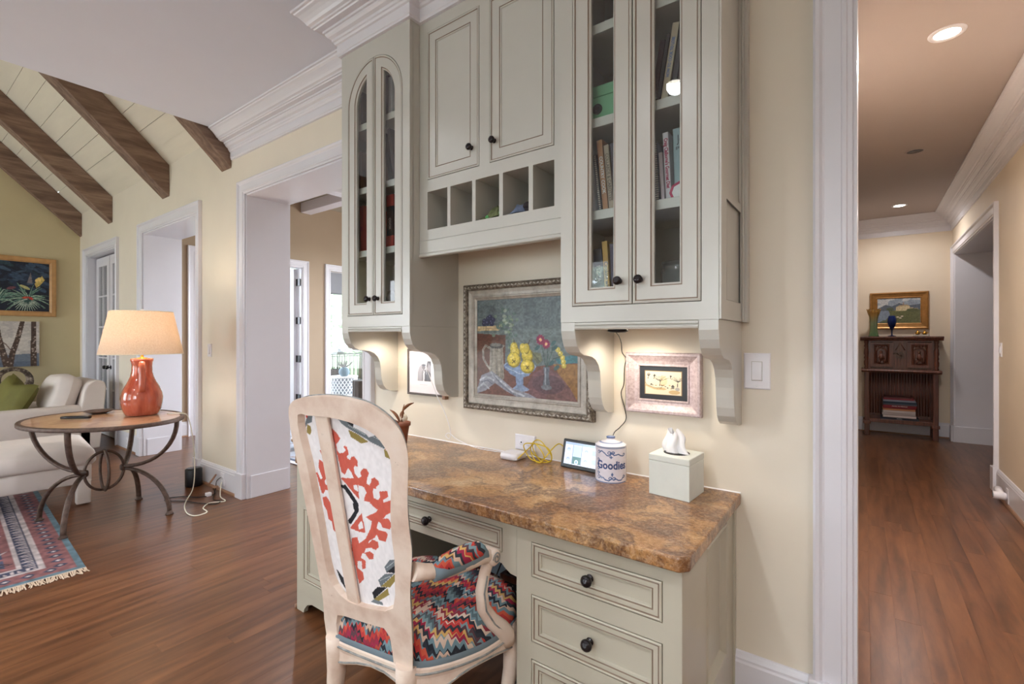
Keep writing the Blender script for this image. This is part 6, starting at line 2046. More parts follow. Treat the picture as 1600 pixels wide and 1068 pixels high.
sp = thing('floor_speaker', 'black cylindrical speaker standing on the floor against the baseboard', 'speaker', (-4.845, 1.765, 0))
m = MB(); m.lathe([(0, .001), (.062, .001), (.066, .006), (.066, .150), (.060, .158), (0, .158)], 32, (-4.83, 1.765, 0)); mk('body', m, 'black_plastic', sp)
m = MB(); m.lathe([(0, .1585), (.052, .1585), (.050, .160), (0, .160)], 32, (-4.83, 1.765, 0)); mk('top_plate', m, 'bronze_dark', sp); cord(sp, SPK, .0035, 'gasket_black')
rm = MB(); rm.loft([[( .0, 0, 0)]]) if False else None
rx = MB(); rx.tube([(-4.66, .86, .7455), (-4.62, .90, .7465), (-4.57, .945, .7465), (-4.52, .985, .7455)], [.014, .016, .016, .013], 8, flat=(1.3, .7)); ro = mk('remote_control', rx, 'black_plastic'); tag(ro, 'black remote control lying on the oval marble table', 'remote')
dh = MB(); dh.lathe([(0, .736), (.05, .736), (.07, .744), (.095, .754), (.092, .757), (.066, .749), (0, .742)], 28, (-4.80, 1.10, 0)); do = mk('shallow_dish', dh, 'iron_rust'); tag(do, 'shallow dark metal dish on the oval table beside the lamp', 'dish')

# ------------------------------------------------------------------ rug with fringe
flat('fringe_wool', (214, 190, 166), .95, var=.1, scale=60)
rug = thing('oriental_rug', 'blue and red oriental rug with a pale fringe under the oval table', 'rug', (-5.2, -.6, 0))
RW, RL = 2.9, 2.2
ra = math.atan2(.913 - .76, -(-5.973 + 3.60))
RC = Vector((-3.60, .765)); RU = Vector((-math.cos(ra), math.sin(ra))); RV = Vector((-math.sin(ra), -math.cos(ra)))
rp = Paint(420, 320, 0, RW, 0, RL, (74, 80, 102)); p = rp
NAVY, RED_, CRM, TEAL, SKY_ = (62, 64, 84), (134, 88, 88), (186, 172, 170), (96, 118, 128), (132, 142, 160)
def bord(d0, d1, col):
    e = np.minimum(np.minimum(p.x, RW - p.x), np.minimum(p.y, RL - p.y)); p.put((e >= d0) & (e < d1), col)
bord(0, .03, TEAL); bord(.03, .15, RED_); bord(.15, .175, CRM); bord(.175, .24, NAVY); bord(.24, .262, CRM); bord(.262, .30, RED_)
e = np.minimum(np.minimum(p.x, RW - p.x), np.minimum(p.y, RL - p.y))
s_ = np.where(np.minimum(p.x, RW - p.x) < np.minimum(p.y, RL - p.y), p.y, p.x)
p.put((e > .045) & (e < .135) & (np.abs(((s_ / .09) % 1) - .5) + np.abs((e - .09) / .10) < .34), NAVY)
p.put((e > .06) & (e < .12) & (np.abs(((s_ / .09) % 1) - .5) + np.abs((e - .09) / .10) < .16), CRM)
p.put((e > .18) & (e < .235) & (np.abs(np.sin(s_ / .06 * PI)) * .05 + .185 > e) & (((s_ / .03) % 1) < .55), CRM)
u, v = p.x - .3, p.y - .3
fld = e > .30
cell = .17
a_ = ((u / cell) % 1) - .5; b_2 = ((v / cell) % 1) - .5
odd = (np.floor(u / cell) + np.floor(v / cell)) % 2
p.put(fld & (np.abs(a_) + np.abs(b_2) < .42), SKY_, .8); p.put(fld & (np.abs(a_) + np.abs(b_2) < .30), NAVY); p.put(fld & (np.abs(a_) + np.abs(b_2) < .22) & (odd == 0), RED_); p.put(fld & (np.abs(a_) + np.abs(b_2) < .22) & (odd == 1), TEAL); p.put(fld & (np.abs(a_) + np.abs(b_2) < .10), CRM)
p.put(fld & (np.abs(np.abs(a_) - np.abs(b_2)) < .05) & (np.abs(a_) > .24), RED_)
r_ = np.random.default_rng(5)
for k in range(520):
    cx_, cy_ = r_.uniform(.32, RW - .32), r_.uniform(.32, RL - .32)
    p.line([(cx_, cy_), (cx_ + r_.uniform(-.06, .06), cy_ + r_.uniform(-.06, .06)), (cx_ + r_.uniform(-.08, .08), cy_ + r_.uniform(-.05, .05))], .012, [(186, 106, 106), CRM, TEAL, SKY_, (58, 44, 52)][k % 5], .85)
p.grain(.3, 90, 2)
rp.build('pile', 'printed_rug', lambda a, b: (RC.x + RU.x * a + RV.x * b, RC.y + RU.y * a + RV.y * b, np.full_like(a, .0095)), rug)
m = MB(lambda a, b, z: (RC.x + RU.x * a + RV.x * b, RC.y + RU.y * a + RV.y * b, z)); m.box(0, RW, 0, RL, .001, .009); mk('backing', m, 'rug_blue', rug)
m = MB(lambda a, b, z: (RC.x + RU.x * a + RV.x * b, RC.y + RU.y * a + RV.y * b, z))
rr = random.Random(3)
for k in range(420):
    b = RL * k / 419; L = rr.uniform(.045, .085); j = rr.uniform(-.02, .02)
    m.add([(0, b - .003, .006), (0, b + .003, .006), (-L, b + j + .003, .0025), (-L, b + j - .003, .0025), (-L * .5, b + j * .4, .008)], [(0, 1, 4), (1, 2, 4), (2, 3, 4), (3, 0, 4)])
mk('fringe', m, 'fringe_wool', rug, kind='stuff')

# ------------------------------------------------------------------ white armchair, ottoman, cushions
def cushion(bm_name, c, sx, sy, sz, mat, rotm=None, parent=None, puff=1.0, n=12, dent=0.0, seed=1, rnd=.05):
    """plump square pillow"""
    rr = random.Random(seed); m = MB()
    for side in (1, -1):
        g = []
        for j in range(n + 1):
            for i in range(n + 1):
                u, v = 2 * i / n - 1, 2 * j / n - 1
                prof = max(0, (1 - u ** 4) * (1 - v ** 4)) ** .5
                pin = 1 - .10 * (1 - abs(v)) * abs(u) ** 3 * 0 - .07 * (1 - v * v) * (abs(u) ** 6) 
                pin2 = 1 - .07 * (1 - u * u) * (abs(v) ** 6)
                z = side * sz * prof * (1 + .06 * math.sin(3 * u + seed) * math.cos(4 * v)) 
                z -= dent * math.exp(-((u) ** 2) * 7) * max(0, v) ** 2 * side * 0
                y = sy * v * pin2 - dent * math.exp(-(u * u) * 6) * max(0, v) ** 2
                rd = 1 - rnd * u * u * v * v
                q = Vector((sx * u * pin * rd, y * rd, z))
                if rotm is not None: q = rotm @ q
                g.append((c[0] + q.x, c[1] + q.y, c[2] + q.z))
        f = [(j * (n + 1) + i, j * (n + 1) + i + 1, (j + 1) * (n + 1) + i + 1, (j + 1) * (n + 1) + i) for j in range(n) for i in range(n)]
        if side < 0: f = [tuple(reversed(q)) for q in f]
        m.add(g, f, smooth=True)
    return mk(bm_name, m, mat, parent)


def soft_box(x0, x1, y0, y1, z0, z1, r=.05, crown=.0):
    """rounded upholstery block as lofted loops"""
    m = MB()
    def lp(d, z):
        return rsq2((x0 + x1) / 2, (y0 + y1) / 2, (x1 - x0) / 2 - d, (y1 - y0) / 2 - d, max(.012, r - d), z)
    loops = [lp(r * .25, z0), lp(0, z0 + r * .3), lp(0, z1 - r), lp(r * .12, z1 - r * .55), lp(r * .4, z1 - r * .2), lp(r, z1)]
    if crown: loops += [lp(min((x1 - x0), (y1 - y0)) * .22, z1 + crown * .7), lp(min((x1 - x0), (y1 - y0)) * .40, z1 + crown)]
    m.loft(loops, None, True, True, smooth=True)
    return m


def rsq2(cx, cy, hx, hy, r, z, n=5):
    pts = []
    r = min(r, hx * .98, hy * .98)
    for q in range(4):
        sx_, sy_ = ((1, 1), (-1, 1), (-1, -1), (1, -1))[q]
        for i in range(n + 1):
            a = PI / 2 * q + PI / 2 * i / n
            pts.append((cx + sx_ * (hx - r) + r * math.cos(a), cy + sy_ * (hy - r) + r * math.sin(a), z))
    return pts


ac = thing('slipcovered_armchair', 'low white slipcovered armchair behind the oval table', 'armchair', (-7.6, 1.2, 0))
mk('seat_base', soft_box(-8.05, -7.2, .70, 1.60, .04, .34, .03), 'slipcover', ac)
mk('arm', soft_box(-7.34, -7.19, .62, 1.52, .035, .555, .06), 'slipcover', ac)
mk('arm', soft_box(-8.09, -7.94, .62, 1.52, .035, .555, .06), 'slipcover', ac)
m = MB(); bkp = [(1.40, .035), (1.66, .035), (1.70, .5), (1.72, .74), (1.705, .80), (1.66, .825), (1.60, .82), (1.55, .78), (1.52, .70), (1.47, .4)]
m.prism(bkp, YZ, -8.08, -7.20, smooth_side=True); mk('backrest', m, 'slipcover', ac, bevel=.03, bseg=3)
mk('seat_cushion', soft_box(-7.93, -7.35, .66, 1.46, .34, .49, .05, .03), 'slipcover', ac)
rm_ = Matrix.Rotation(R(74), 3, 'X') 
cushion('back_cushion', (-7.56, 1.37, .675), .29, .25, .13, 'slipcover', Matrix.Rotation(R(8), 3, 'Z') @ rm_, ac, seed=3, rnd=.22)
for (x, y) in ((-7.26, .70), (-7.26, 1.60), (-8.02, .70), (-8.02, 1.60)):
    m = MB(); m.lathe([(0, 0.001), (.02, .001), (.028, .045), (0, .046)], 10, (x, y, 0)); mk('leg', m, 'slipcover', ac)
gp = cushion('green_cushion', (-7.62, 1.00, .655), .27, .235, .085, 'green_velvet', Matrix.Rotation(R(16), 3, 'Z') @ Matrix.Rotation(R(14), 3, 'Y') @ Matrix.Rotation(R(66), 3, 'X'), None, dent=.075, seed=5)
tag(gp, 'olive green velvet cushion with a dented top on the white armchair', 'cushion')

OTX, OTY = -5.42, .62
ot = thing('ottoman', 'white slipcovered ottoman with a loose plump cushion, beside the rug', 'ottoman', (OTX, OTY, 0))
oR = Matrix.Rotation(R(-6), 3, 'Z')
def otx(mb):
    out = []
    for x, y, z in mb.v:
        q = oR @ Vector((x, y, 0)); out.append((OTX + q.x, OTY + q.y, z))
    mb.v = out; return mb
mk('base', otx(soft_box(-.40, .40, -.52, .52, .17, .33, .03)), 'slipcover', ot)
mk('top_cushion', otx(soft_box(-.43, .43, -.55, .55, .315, .455, .075, .035)), 'slipcover', ot)
for sx_ in (-1, 1):
    for sy_ in (-1, 1):
        mk('leg', otx(soft_box(sx_ * .36 - .045, sx_ * .36 + .045, sy_ * .47 - .045, sy_ * .47 + .045, .012, .20, .012)), 'slipcover', ot)

# ------------------------------------------------------------------ gable wall: pictures, console, ring sculpture
fG = lambda u, p, z: (GX + p, u, z)
bp_ = thing('plant_painting', 'painting of spiky dark tropical leaves in a light wood frame', 'painting', (GX, 1.1, 1.61))
Y0, Y1, Z0, Z1 = .56, 1.615, 1.612, 2.405
m = MB(); m.xf = lambda u, y, z: (GX + (WY - y), u, z)
m.rects([(Y0 + i, Y1 - i, Z0 + i, Z1 - i, WY - p) for i, p in [(0, .001), (0, .04), (.008, .046), (.05, .046), (.06, .038), (.066, .036), (.07, .022)]]); mk('frame', m, 'light_wood_frame', bp_)
p = Paint(200, 150, 0, 100, 0, 70, (22, 32, 48))
r_ = np.random.default_rng(8)
for k in range(70): p.ell(r_.uniform(0, 100), r_.uniform(34, 70), r_.uniform(3, 9), r_.uniform(1, 3), [(48, 66, 88), (70, 92, 114), (30, 44, 66), (40, 62, 70)][k % 4], .8, r_.uniform(-.5, .5))
for k in range(30): p.ell(r_.uniform(60, 100), r_.uniform(28, 68), r_.uniform(4, 8), r_.uniform(1.4, 3), [(36, 52, 76), (58, 78, 102)][k % 2], .9, -.5)
def blade(x0, y0, a, L, bend, w, c1, c2):
    pts = [(x0 + L * t * math.cos(a) + bend * t * t * 0, y0 + L * t * math.sin(a) - bend * t * t) for t in [i / 10 for i in range(11)]]
    p.line(pts, [w * 1.5, w * .3], c1); p.line(pts, [w * .7, .25], c2)
for k in range(20):
    blade(48 + r_.uniform(-5, 5), 18 + r_.uniform(-4, 4), r_.uniform(.2, 2.9), r_.uniform(16, 30), r_.uniform(6, 16), r_.uniform(2.0, 3.4), [(52, 88, 80), (38, 68, 66), (96, 130, 110)][k % 3], [(160, 182, 160), (112, 146, 130)][k % 2])
for k in range(30):
    a = PI * (k + .5) / 30
    blade(76 + r_.uniform(-2, 2), 18 + r_.uniform(-1, 1), a * 1.2 - .3, r_.uniform(17, 30), r_.uniform(5, 13), r_.uniform(1.5, 2.5), [(58, 96, 86), (40, 72, 68), (88, 124, 104)][k % 3], [(176, 196, 172), (120, 154, 136)][k % 2])
for k in range(15): blade(76, 17, -.2 - k * .19, r_.uniform(13, 19), 3, 2.2, (44, 80, 74), (198, 210, 192))
for k in range(9): p.ell(77 + r_.uniform(-4, 4), 18.5 + r_.uniform(-1.5, 1.5), 2.4, 1.0, [(176, 52, 44), (196, 84, 60)][k % 2], 1, r_.uniform(-.4, .4))
p.poly([(84, 40), (92, 52), (95, 46), (90, 38), (86, 34)], (206, 178, 96)); p.ell(89, 46, 5, 3, (222, 196, 120), 1, .6); p.poly([(76, 40), (80, 56), (82, 40)], (120, 112, 116)); p.ell(74, 34, 6, 2, (196, 190, 130), 1, -.5); p.ell(60, 32, 5, 2, (110, 66, 74), 1, .3)
p.grain(.3, 60, 4)
p.build('canvas', 'painted_canvas', lambda a, b: (np.full_like(a, GX + .024), Y0 + .069 + (Y1 - Y0 - .138) * a / 100, Z0 + .069 + (Z1 - Z0 - .138) * b / 70), bp_)

bi = thing('birch_canvas', 'unframed canvas of birch trunks against a pale sky, below the framed plant painting', 'painting', (GX, 1.0, .94))
Y0, Y1, Z0, Z1 = .56, 1.445, .938, 1.540
m = MB(); m.xf = fG; m.box(Y0, Y1, .001, .036, Z0, Z1); mk('stretcher', m, 'paper_white', bi)
p = Paint(160, 110, 0, 100, 0, 68, (206, 198, 190)); p.put(p.blur_noise(7, 2) > .6, (222, 214, 204), .7); p.put(p.blur_noise(13, 3) > .66, (184, 176, 172), .5)
p.poly([(0, 0), (100, 0), (100, 20), (70, 18), (40, 14), (0, 16)], (118, 128, 142)); p.poly([(0, 0), (100, 0), (100, 8), (0, 6)], (102, 114, 132))
def birch(pts, w):
    p.line(pts, w, (84, 66, 56))
    (x1, y1), (x2, y2) = pts[0], pts[-1]
    for k in range(40):
        t = r_.uniform(0, 1); s_ = t * (len(pts) - 1); i = int(min(s_, len(pts) - 2)); f_ = s_ - i
        cx_ = pts[i][0] + (pts[i + 1][0] - pts[i][0]) * f_; cy_ = pts[i][1] + (pts[i + 1][1] - pts[i][1]) * f_
        p.ell(cx_ + r_.uniform(-.35, .35) * 6, cy_, r_.uniform(.6, 1.5), r_.uniform(.5, 1.6), [(190, 172, 158), (60, 46, 40), (142, 120, 106)][k % 3], .9)
birch([(68, -2), (71, 20), (77, 44), (82, 70)], [7, 5]); birch([(94, -2), (93.5, 30), (94, 70)], [7, 5.5]); birch([(66, -2), (62, 18), (57, 44), (54, 70)], [8, 5]); p.line([(70, 24), (64, 34), (57, 40)], 1.2, (110, 84, 70)); birch([(30, -2), (34, 30), (36, 70)], [8, 6]); birch([(12, -2), (9, 30), (10, 70)], [7, 5])
p.grain(.12, 50, 6)
p.build('canvas', 'painted_canvas', lambda a, b: (np.full_like(a, GX + .0368), Y0 + (Y1 - Y0) * a / 100, Z0 + (Z1 - Z0) * b / 68), bi)
cs = thing('console_chest', 'low brown wooden chest against the olive wall under the birch canvas', 'chest', (GX + .25, .55, 0))
m = MB(); m.box(GX + .02, GX + .50, -.10, 1.235, .10, .565); mk('body', m, 'console_wood', cs, bevel=.004)
m = MB(); m.box(GX + .01, GX + .52, -.13, 1.25, .566, .594); mk('top', m, 'console_wood', cs, bevel=.005)
for yy in (-.08, .36, .80):
    m = MB(); m.xf = lambda u, y, z: (GX + .50 + (0 - y), u, z); m.rects([(yy, yy + .40, .14, .53, 0), (yy, yy + .40, .14, .53, -.012), (yy + .05, yy + .35, .19, .48, -.012), (yy + .06, yy + .34, .20, .47, -.004)], cap1=True); mk('door', m, 'console_wood', cs)
for yy in (-.06, 1.17):
    m = MB(); m.box(GX + .04, GX + .10, yy, yy + .06, .001, .10); m.box(GX + .42, GX + .48, yy, yy + .06, .001, .10); mk('leg', m, 'console_wood', cs)
# ring sculpture
silver_frame('mottled_bone', (52, 44, 40), (96, 82, 72), (224, 208, 188), 1.6)
rs = MB(); n = 44; loops = []
for k in range(n):
    a = -PI / 2 + .55 + (2 * PI - 1.1) * k / (n - 1)
    R_ = .150
    wv = .036 + .012 * math.cos(a + PI / 2)
    c = (GX + .26, 1.30 + .0 + R_ * math.cos(a), .768 + R_ * math.sin(a))
    dr = (math.cos(a), math.sin(a))
    loops.append([(c[0] - .03, c[1] + dr[0] * wv, c[2] + dr[1] * wv), (c[0] + .03, c[1] + dr[0] * wv, c[2] + dr[1] * wv), (c[0] + .03, c[1] - dr[0] * wv, c[2] - dr[1] * wv), (c[0] - .03, c[1] - dr[0] * wv, c[2] - dr[1] * wv)])
rs.v = []
rs.loft(loops, None, True, True, smooth=False)
rst = thing('ring_sculpture', 'open ring sculpture in mottled dark and bone white, standing on the brown chest', 'sculpture', (GX + .26, 1.15, .595))
rs.v = [(x, y - .13, z) for x, y, z in rs.v]
mk('ring', rs, 'mottled_bone', rst, bevel=.008)
m = MB(); m.box(GX + .21, GX + .31, 1.08, 1.23, .595, .607); mk('base', m, 'carved_oak', rst, bevel=.003)

# ------------------------------------------------------------------ hall: carved cabinet and what stands on it
hc = thing('carved_oak_cabinet', 'dark carved oak cabinet on an open stand at the end of the hall', 'cabinet', (.37, 8.3, 0))
HX0, HX1, HY0, HY1 = .0, .765, 8.10, 8.45
m = MB(); m.prism([(HY0 - .045, 1.318), (HY0 - .045, 1.34), (HY1, 1.34), (HY1, 1.285), (HY0 - .0, 1.285), (HY0 - .015, 1.295), (HY0 - .02, 1.31)], YZ, HX0 - .045, HX1 + .045); mk('cornice', m, 'carved_oak', hc, bevel=.004)
m = MB(); m.box(HX0 + .02, HX1 - .02, HY0 + .02, HY1, .90, 1.286); mk('case', m, 'carved_oak', hc)
m = MB(); m.prism([(HY0 - .03, .875), (HY0 - .03, .89), (HY0 - .01, .902), (HY1, .902), (HY1, .855), (HY0, .855), (HY0 - .015, .868)], YZ, HX0 - .03, HX1 + .03); mk('waist_moulding', m, 'carved_oak', hc, bevel=.004)
def carved_door(x0, x1):
    y = HY0 + .02
    m = MB(); m.rects([(x0, x1, .915, 1.275, y), (x0, x1, .915, 1.275, y - .016), (x0 + .045, x1 - .045, .965, 1.235, y - .016), (x0 + .05, x1 - .05, .97, 1.23, y - .010), (x0 + .058, x1 - .058, .978, 1.222, y - .014), (x0 + .066, x1 - .066, .986, 1.214, y - .002)], cap1=True)
    d = mk('door', m, 'carved_oak', hc)
    cx_ = (x0 + x1) / 2
    # arch over a seated figure in relief
    m = MB(); m.tube([(cx_ - .055, y - .006, .99), (cx_ - .055, y - .006, 1.13)] + [(cx_ + .055 * math.cos(PI - PI * k / 10), y - .006, 1.13 + .055 * math.sin(PI * k / 10)) for k in range(11)] + [(cx_ + .055, y - .006, .99)], .010, 6)
    for k in range(5): m.lathe([(0, -.012), (.010, -.008), (.012, 0)], 8, (cx_ - .06 + .03 * k, y - .002, 1.205), ax='y', cap=False)
    mk('carved_arch', m, 'carved_oak', d)
    m = MB(); m.lathe([(0, 1.152), (.014, 1.145), (.018, 1.13), (.013, 1.115), (.010, 1.108)], 10, (cx_ - .005, y - .004, 0))
    m.tube([(cx_ - .005, y - .006, 1.11), (cx_ - .004, y - .008, 1.07), (cx_ + .004, y - .010, 1.03)], [.018, .026, .030], 10); m.tube([(cx_ + .004, y - .012, 1.035), (cx_ + .034, y - .014, 1.02), (cx_ + .030, y - .010, .985)], [.018, .015, .012], 8); m.tube([(cx_ - .010, y - .012, 1.03), (cx_ - .028, y - .012, 1.005), (cx_ - .022, y - .010, .982)], [.018, .015, .012], 8); m.tube([(cx_ - .018, y - .012, 1.09), (cx_ - .036, y - .014, 1.06), (cx_ - .012, y - .018, 1.05)], [.010, .009, .008], 8); m.tube([(cx_ + .010, y - .012, 1.09), (cx_ + .032, y - .014, 1.065), (cx_ + .014, y - .018, 1.05)], [.010, .009, .008], 8)
    mk('carved_figure', m, 'carved_oak', d)
    for zz in (.928, 1.262):
        m = MB(); m.tube([(x0 + .01, y - .018, zz), (x1 - .01, y - .018, zz)], .007, 6); mk('hinge_strap', m, 'iron_rust', d)
carved_door(HX0 + .06, HX0 + .315); carved_door(HX1 - .315, HX1 - .06)
m = MB(); m.box(HX0 + .322, HX1 - .322, HY0 + .004, HY0 + .02, .915, 1.275)
for k in range(4): m.box(HX0 + .328 + k * .031, HX0 + .342 + k * .031, HY0 - .003, HY0 + .004, .93, 1.06)
m.tube([(HX0 + .335, HY0 + .0, 1.16), (HX0 + .382, HY0 - .0, 1.25), (HX1 - .335, HY0 + .0, 1.16)], .006, 6)
mk('centre_panel', m, 'carved_oak', hc)
m = MB(); m.prism([(.345, 1.05), (.42, 1.05), (.43, 1.09), (.40, 1.14), (.365, 1.14), (.335, 1.09)], XZ, HY0 - .006, HY0 + .002); m.tube([(.31, HY0 - .012, 1.11), (.345, HY0 - .014, 1.12), (.36, HY0 - .012, 1.10)], .008, 6); m.lathe([(0, -.02), (.012, -.016), (.012, 0)], 10, (.385, HY0 - .004, 1.09), ax='y'); mk('iron_lock', m, 'iron_rust', hc)
for x in (HX0 + .022, HX1 - .022):
    m = MB(); m.lathe([(.022, .902), (.024, .92), (.017, .935), (.024, .96), (.026, 1.0), (.018, 1.03), (.026, 1.05), (.020, 1.08), (.027, 1.11), (.024, 1.17), (.017, 1.19), (.025, 1.21), (.018, 1.235), (.026, 1.26), (.026, 1.286)], 12, (x, HY0 + .012, 0)); mk('carved_post', m, 'carved_oak', hc)
for x in (HX0 + .03, HX1 - .03):
    for y in (HY0 + .03, HY1 - .03):
        m = MB(); m.box(x - .028, x + .028, y - .028, y + .028, .001, .857); m.box(x - .040, x + .040, y - .040, y + .040, .16, .20); mk('leg', m, 'carved_oak', hc, bevel=.006)
m = MB(); m.box(HX0 + .02, HX1 - .02, HY0 + .01, HY1, .185, .235); mk('shelf', m, 'carved_oak', hc, bevel=.004)
m = MB(); m.box(HX0 + .05, HX1 - .05, HY1 - .02, HY1 - .01, .235, .856)
for k in range(22): m.tube([(HX0 + .07 + k * .0295, HY1 - .02, .27), (HX0 + .07 + k * .0295, HY1 - .02, .84)], .010, 6)
mk('linenfold_back', m, 'carved_oak', hc)

TOP = 1.3405
m = MB(); n = 32; loops = []
for z, r, fl in ((0, .058, 0), (.005, .060, 0), (.02, .050, .05), (.08, .040, .10), (.18, .038, .12), (.27, .046, .12), (.32, .062, .10), (.345, .076, .08)):
    loops.append([(.105 + r * (1 + fl * math.cos(8 * 2 * PI * i / n)) * math.cos(2 * PI * i / n), 8.24 + r * (1 + fl * math.cos(8 * 2 * PI * i / n)) * math.sin(2 * PI * i / n), TOP + z + (.016 * (1 + math.cos(8 * 2 * PI * i / n)) if z > .34 else 0)) for i in range(n)])
inner_ = [[((x - .105) * .86 + .105, (y - 8.24) * .86 + 8.24, z) for x, y, z in lp] for lp in reversed(loops[1:])]
m.loft(loops + inner_, None, True, True, smooth=True); o = mk('fluted_vase', m, 'green_gold_glass'); tag(o, 'tall fluted vase, green glass below and gold at its frilled rim', 'vase')
m = MB(); m.lathe([(0, 0), (.046, .001), (.044, .006), (.012, .014), (.008, .03), (.008, .075), (.018, .10), (.040, .15), (.050, .20), (.048, .235), (.036, .262), (.038, .275), (.034, .276), (.033, .262), (.044, .235), (.046, .20), (.036, .152), (0, .11)], 28, (.30, 8.22, TOP)); o = mk('blue_goblet_vase', m, 'cobalt_glass'); tag(o, 'cobalt blue goblet shaped vase in the middle of the carved cabinet\'s top', 'vase')
m = MB(); m.box(.52, .68, 8.16, 8.28, TOP, TOP + .022); o = mk('clear_tray', m, 'clear_glass', bevel=.004); tag(o, 'clear glass block with gilt trinkets at the right of the carved cabinet', 'tray')
for i, (x, lab) in enumerate(((.565, 'gilt bird shaped trinket at the left on the clear glass block'), (.635, 'gilt trinket at the right on the clear glass block'))):
    m = MB(); m.lathe([(0, 0), (.018, .001), (.026, .014), (.024, .028), (.012, .038), (.008, .046), (.010, .054), (0, .06)], 14, (x, 8.22, TOP + .0225)); m.tube([(x + .012, 8.22, TOP + .05), (x + .045, 8.22, TOP + .045)], [.012, .003], 8); o = mk('gilt_trinket', m, 'brass'); tag(o, lab, 'trinket')
m = MB(); m.box(.41, .50, 8.16, 8.24, TOP, TOP + .006); o = mk('paper_card', m, 'paper_white'); tag(o, 'flat pale card lying between the blue vase and the gilt trinkets', 'card')
# stack of books
BK = [((34, 36, 50), .030, .40, .0, 'dark navy book at the very bottom of the hall cabinet stack'), ((222, 206, 200), .038, .345, .0, 'cream book second from the bottom of the hall cabinet stack'), ((214, 198, 194), .034, .345, -.008, 'cream book third from the bottom of the hall cabinet stack'), ((224, 210, 206), .036, .335, -.004, 'cream book fourth from the bottom, under the orange one'), ((214, 142, 96), .026, .335, -.006, 'orange spined book in the middle of the hall cabinet stack'), ((150, 40, 44), .022, .335, .0, 'thin red book just above the orange one in the stack'), ((142, 34, 46), .032, .345, .002, 'red book with white capitals on its spine in the stack'), ((92, 96, 110), .022, .350, .004, 'slate grey book above the red lettered book'), ((44, 66, 86), .030, .345, .004, 'dark teal book in the upper part of the stack'), ((150, 154, 172), .026, .335, -.004, 'pale grey blue book under the two maroon ones'), ((150, 58, 68), .024, .32, -.008, 'maroon book second from the top of the stack'), ((112, 60, 58), .020, .28, -.02, 'small dark maroon book on top of the stack')]
z = .2365
for i, (c, h, w, dx, lab) in enumerate(BK):
    h *= .86
    nm = 'stack_%d' % i; flat(nm, c, .45, var=.05)
    x0 = .375 - w / 2 + dx
    y0_ = 8.13 + .006 * ((i * 7) % 3)
    m = MB(); m.box(x0, x0 + w, y0_, y0_ + .25, z, z + .003); m.box(x0, x0 + w, y0_, y0_ + .25, z + h - .003, z + h); m.box(x0, x0 + w, y0_, y0_ + .004, z, z + h)
    o = mk('stacked_book', m, nm); tag(o, lab, 'book', 'stack of books in the hall cabinet')
    m = MB(); m.box(x0 + .003, x0 + w - .003, y0_ + .005, y0_ + .246, z + .003, z + h - .003); mk('pages', m, 'page_paper', o, local=True)
    if i == 6: text_mesh('MUSIC IN MIDDLE', .020, 'ink_white', 'lettering', o, matrix=tmat((x0 + w / 2, y0_ - .0005, z + h / 2), (1, 0, 0), (0, 0, 1)), font_shear=0)
    if i == 0: text_mesh('MASTERS', .014, 'ink_white', 'lettering', o, matrix=tmat((x0 + w / 2, y0_ - .0005, z + h / 2), (1, 0, 0), (0, 0, 1)))
    z += h + .0006

lp_ = thing('landscape_painting', 'small landscape with pale houses in a broad gilt frame above the carved cabinet', 'painting', (.38, HE, 1.44))
X0, X1, Z0, Z1 = .066, .695, 1.440, 1.948
frame_loft(lp_, X0, X1, Z0, Z1, [(0, .001), (0, .03), (.006, .04), (.016, .042), (.03, .034), (.06, .026), (.068, .024), (.074, .028), (.080, .024), (.086, .014)], 'gold_frame', y=HE)
p = Paint(150, 110, 0, 100, 0, 74, (150, 160, 172))
p.put((p.blur_noise(6, 4) > .45) & (p.y > 44), (196, 194, 192), .8); p.put((p.blur_noise(9, 7) > .6) & (p.y > 48), (128, 138, 152), .6)
p.poly([(0, 44), (20, 56), (34, 50), (52, 60), (70, 52), (100, 56), (100, 34), (0, 34)], (92, 100, 112)); p.poly([(0, 34), (40, 38), (100, 40), (100, 0), (0, 0)], (104, 106, 66)); p.poly([(0, 0), (14, 0), (30, 26), (26, 38), (0, 36)], (128, 140, 158)); p.poly([(0, 0), (40, 0), (30, 10), (12, 8)], (92, 100, 76))
p.poly([(44, 36), (44, 48), (62, 52), (76, 50), (78, 36)], (206, 188, 150)); p.poly([(44, 48), (62, 52), (76, 50), (70, 55), (54, 54)], (172, 146, 112)); p.rect(76, 84, 38, 46, (182, 166, 138)); p.rect(60, 63, 52, 62, (150, 128, 110)); p.rect(86, 94, 38, 44, (164, 150, 126)); p.ell(82, 38, 14, 5, (92, 96, 62)); p.ell(30, 42, 9, 5, (84, 92, 72))
for (a, b) in ((48, 18), (54, 15), (58, 20)): p.ell(a, b, 3.2, 1.8, (212, 200, 176))
p.grain(.25, 50, 4)
p.build('canvas', 'painted_canvas', lambda a, b: (X0 + .085 + (X1 - X0 - .17) * a / 100, np.full_like(a, HE - .016), Z0 + .085 + (Z1 - Z0 - .17) * b / 74), lp_)
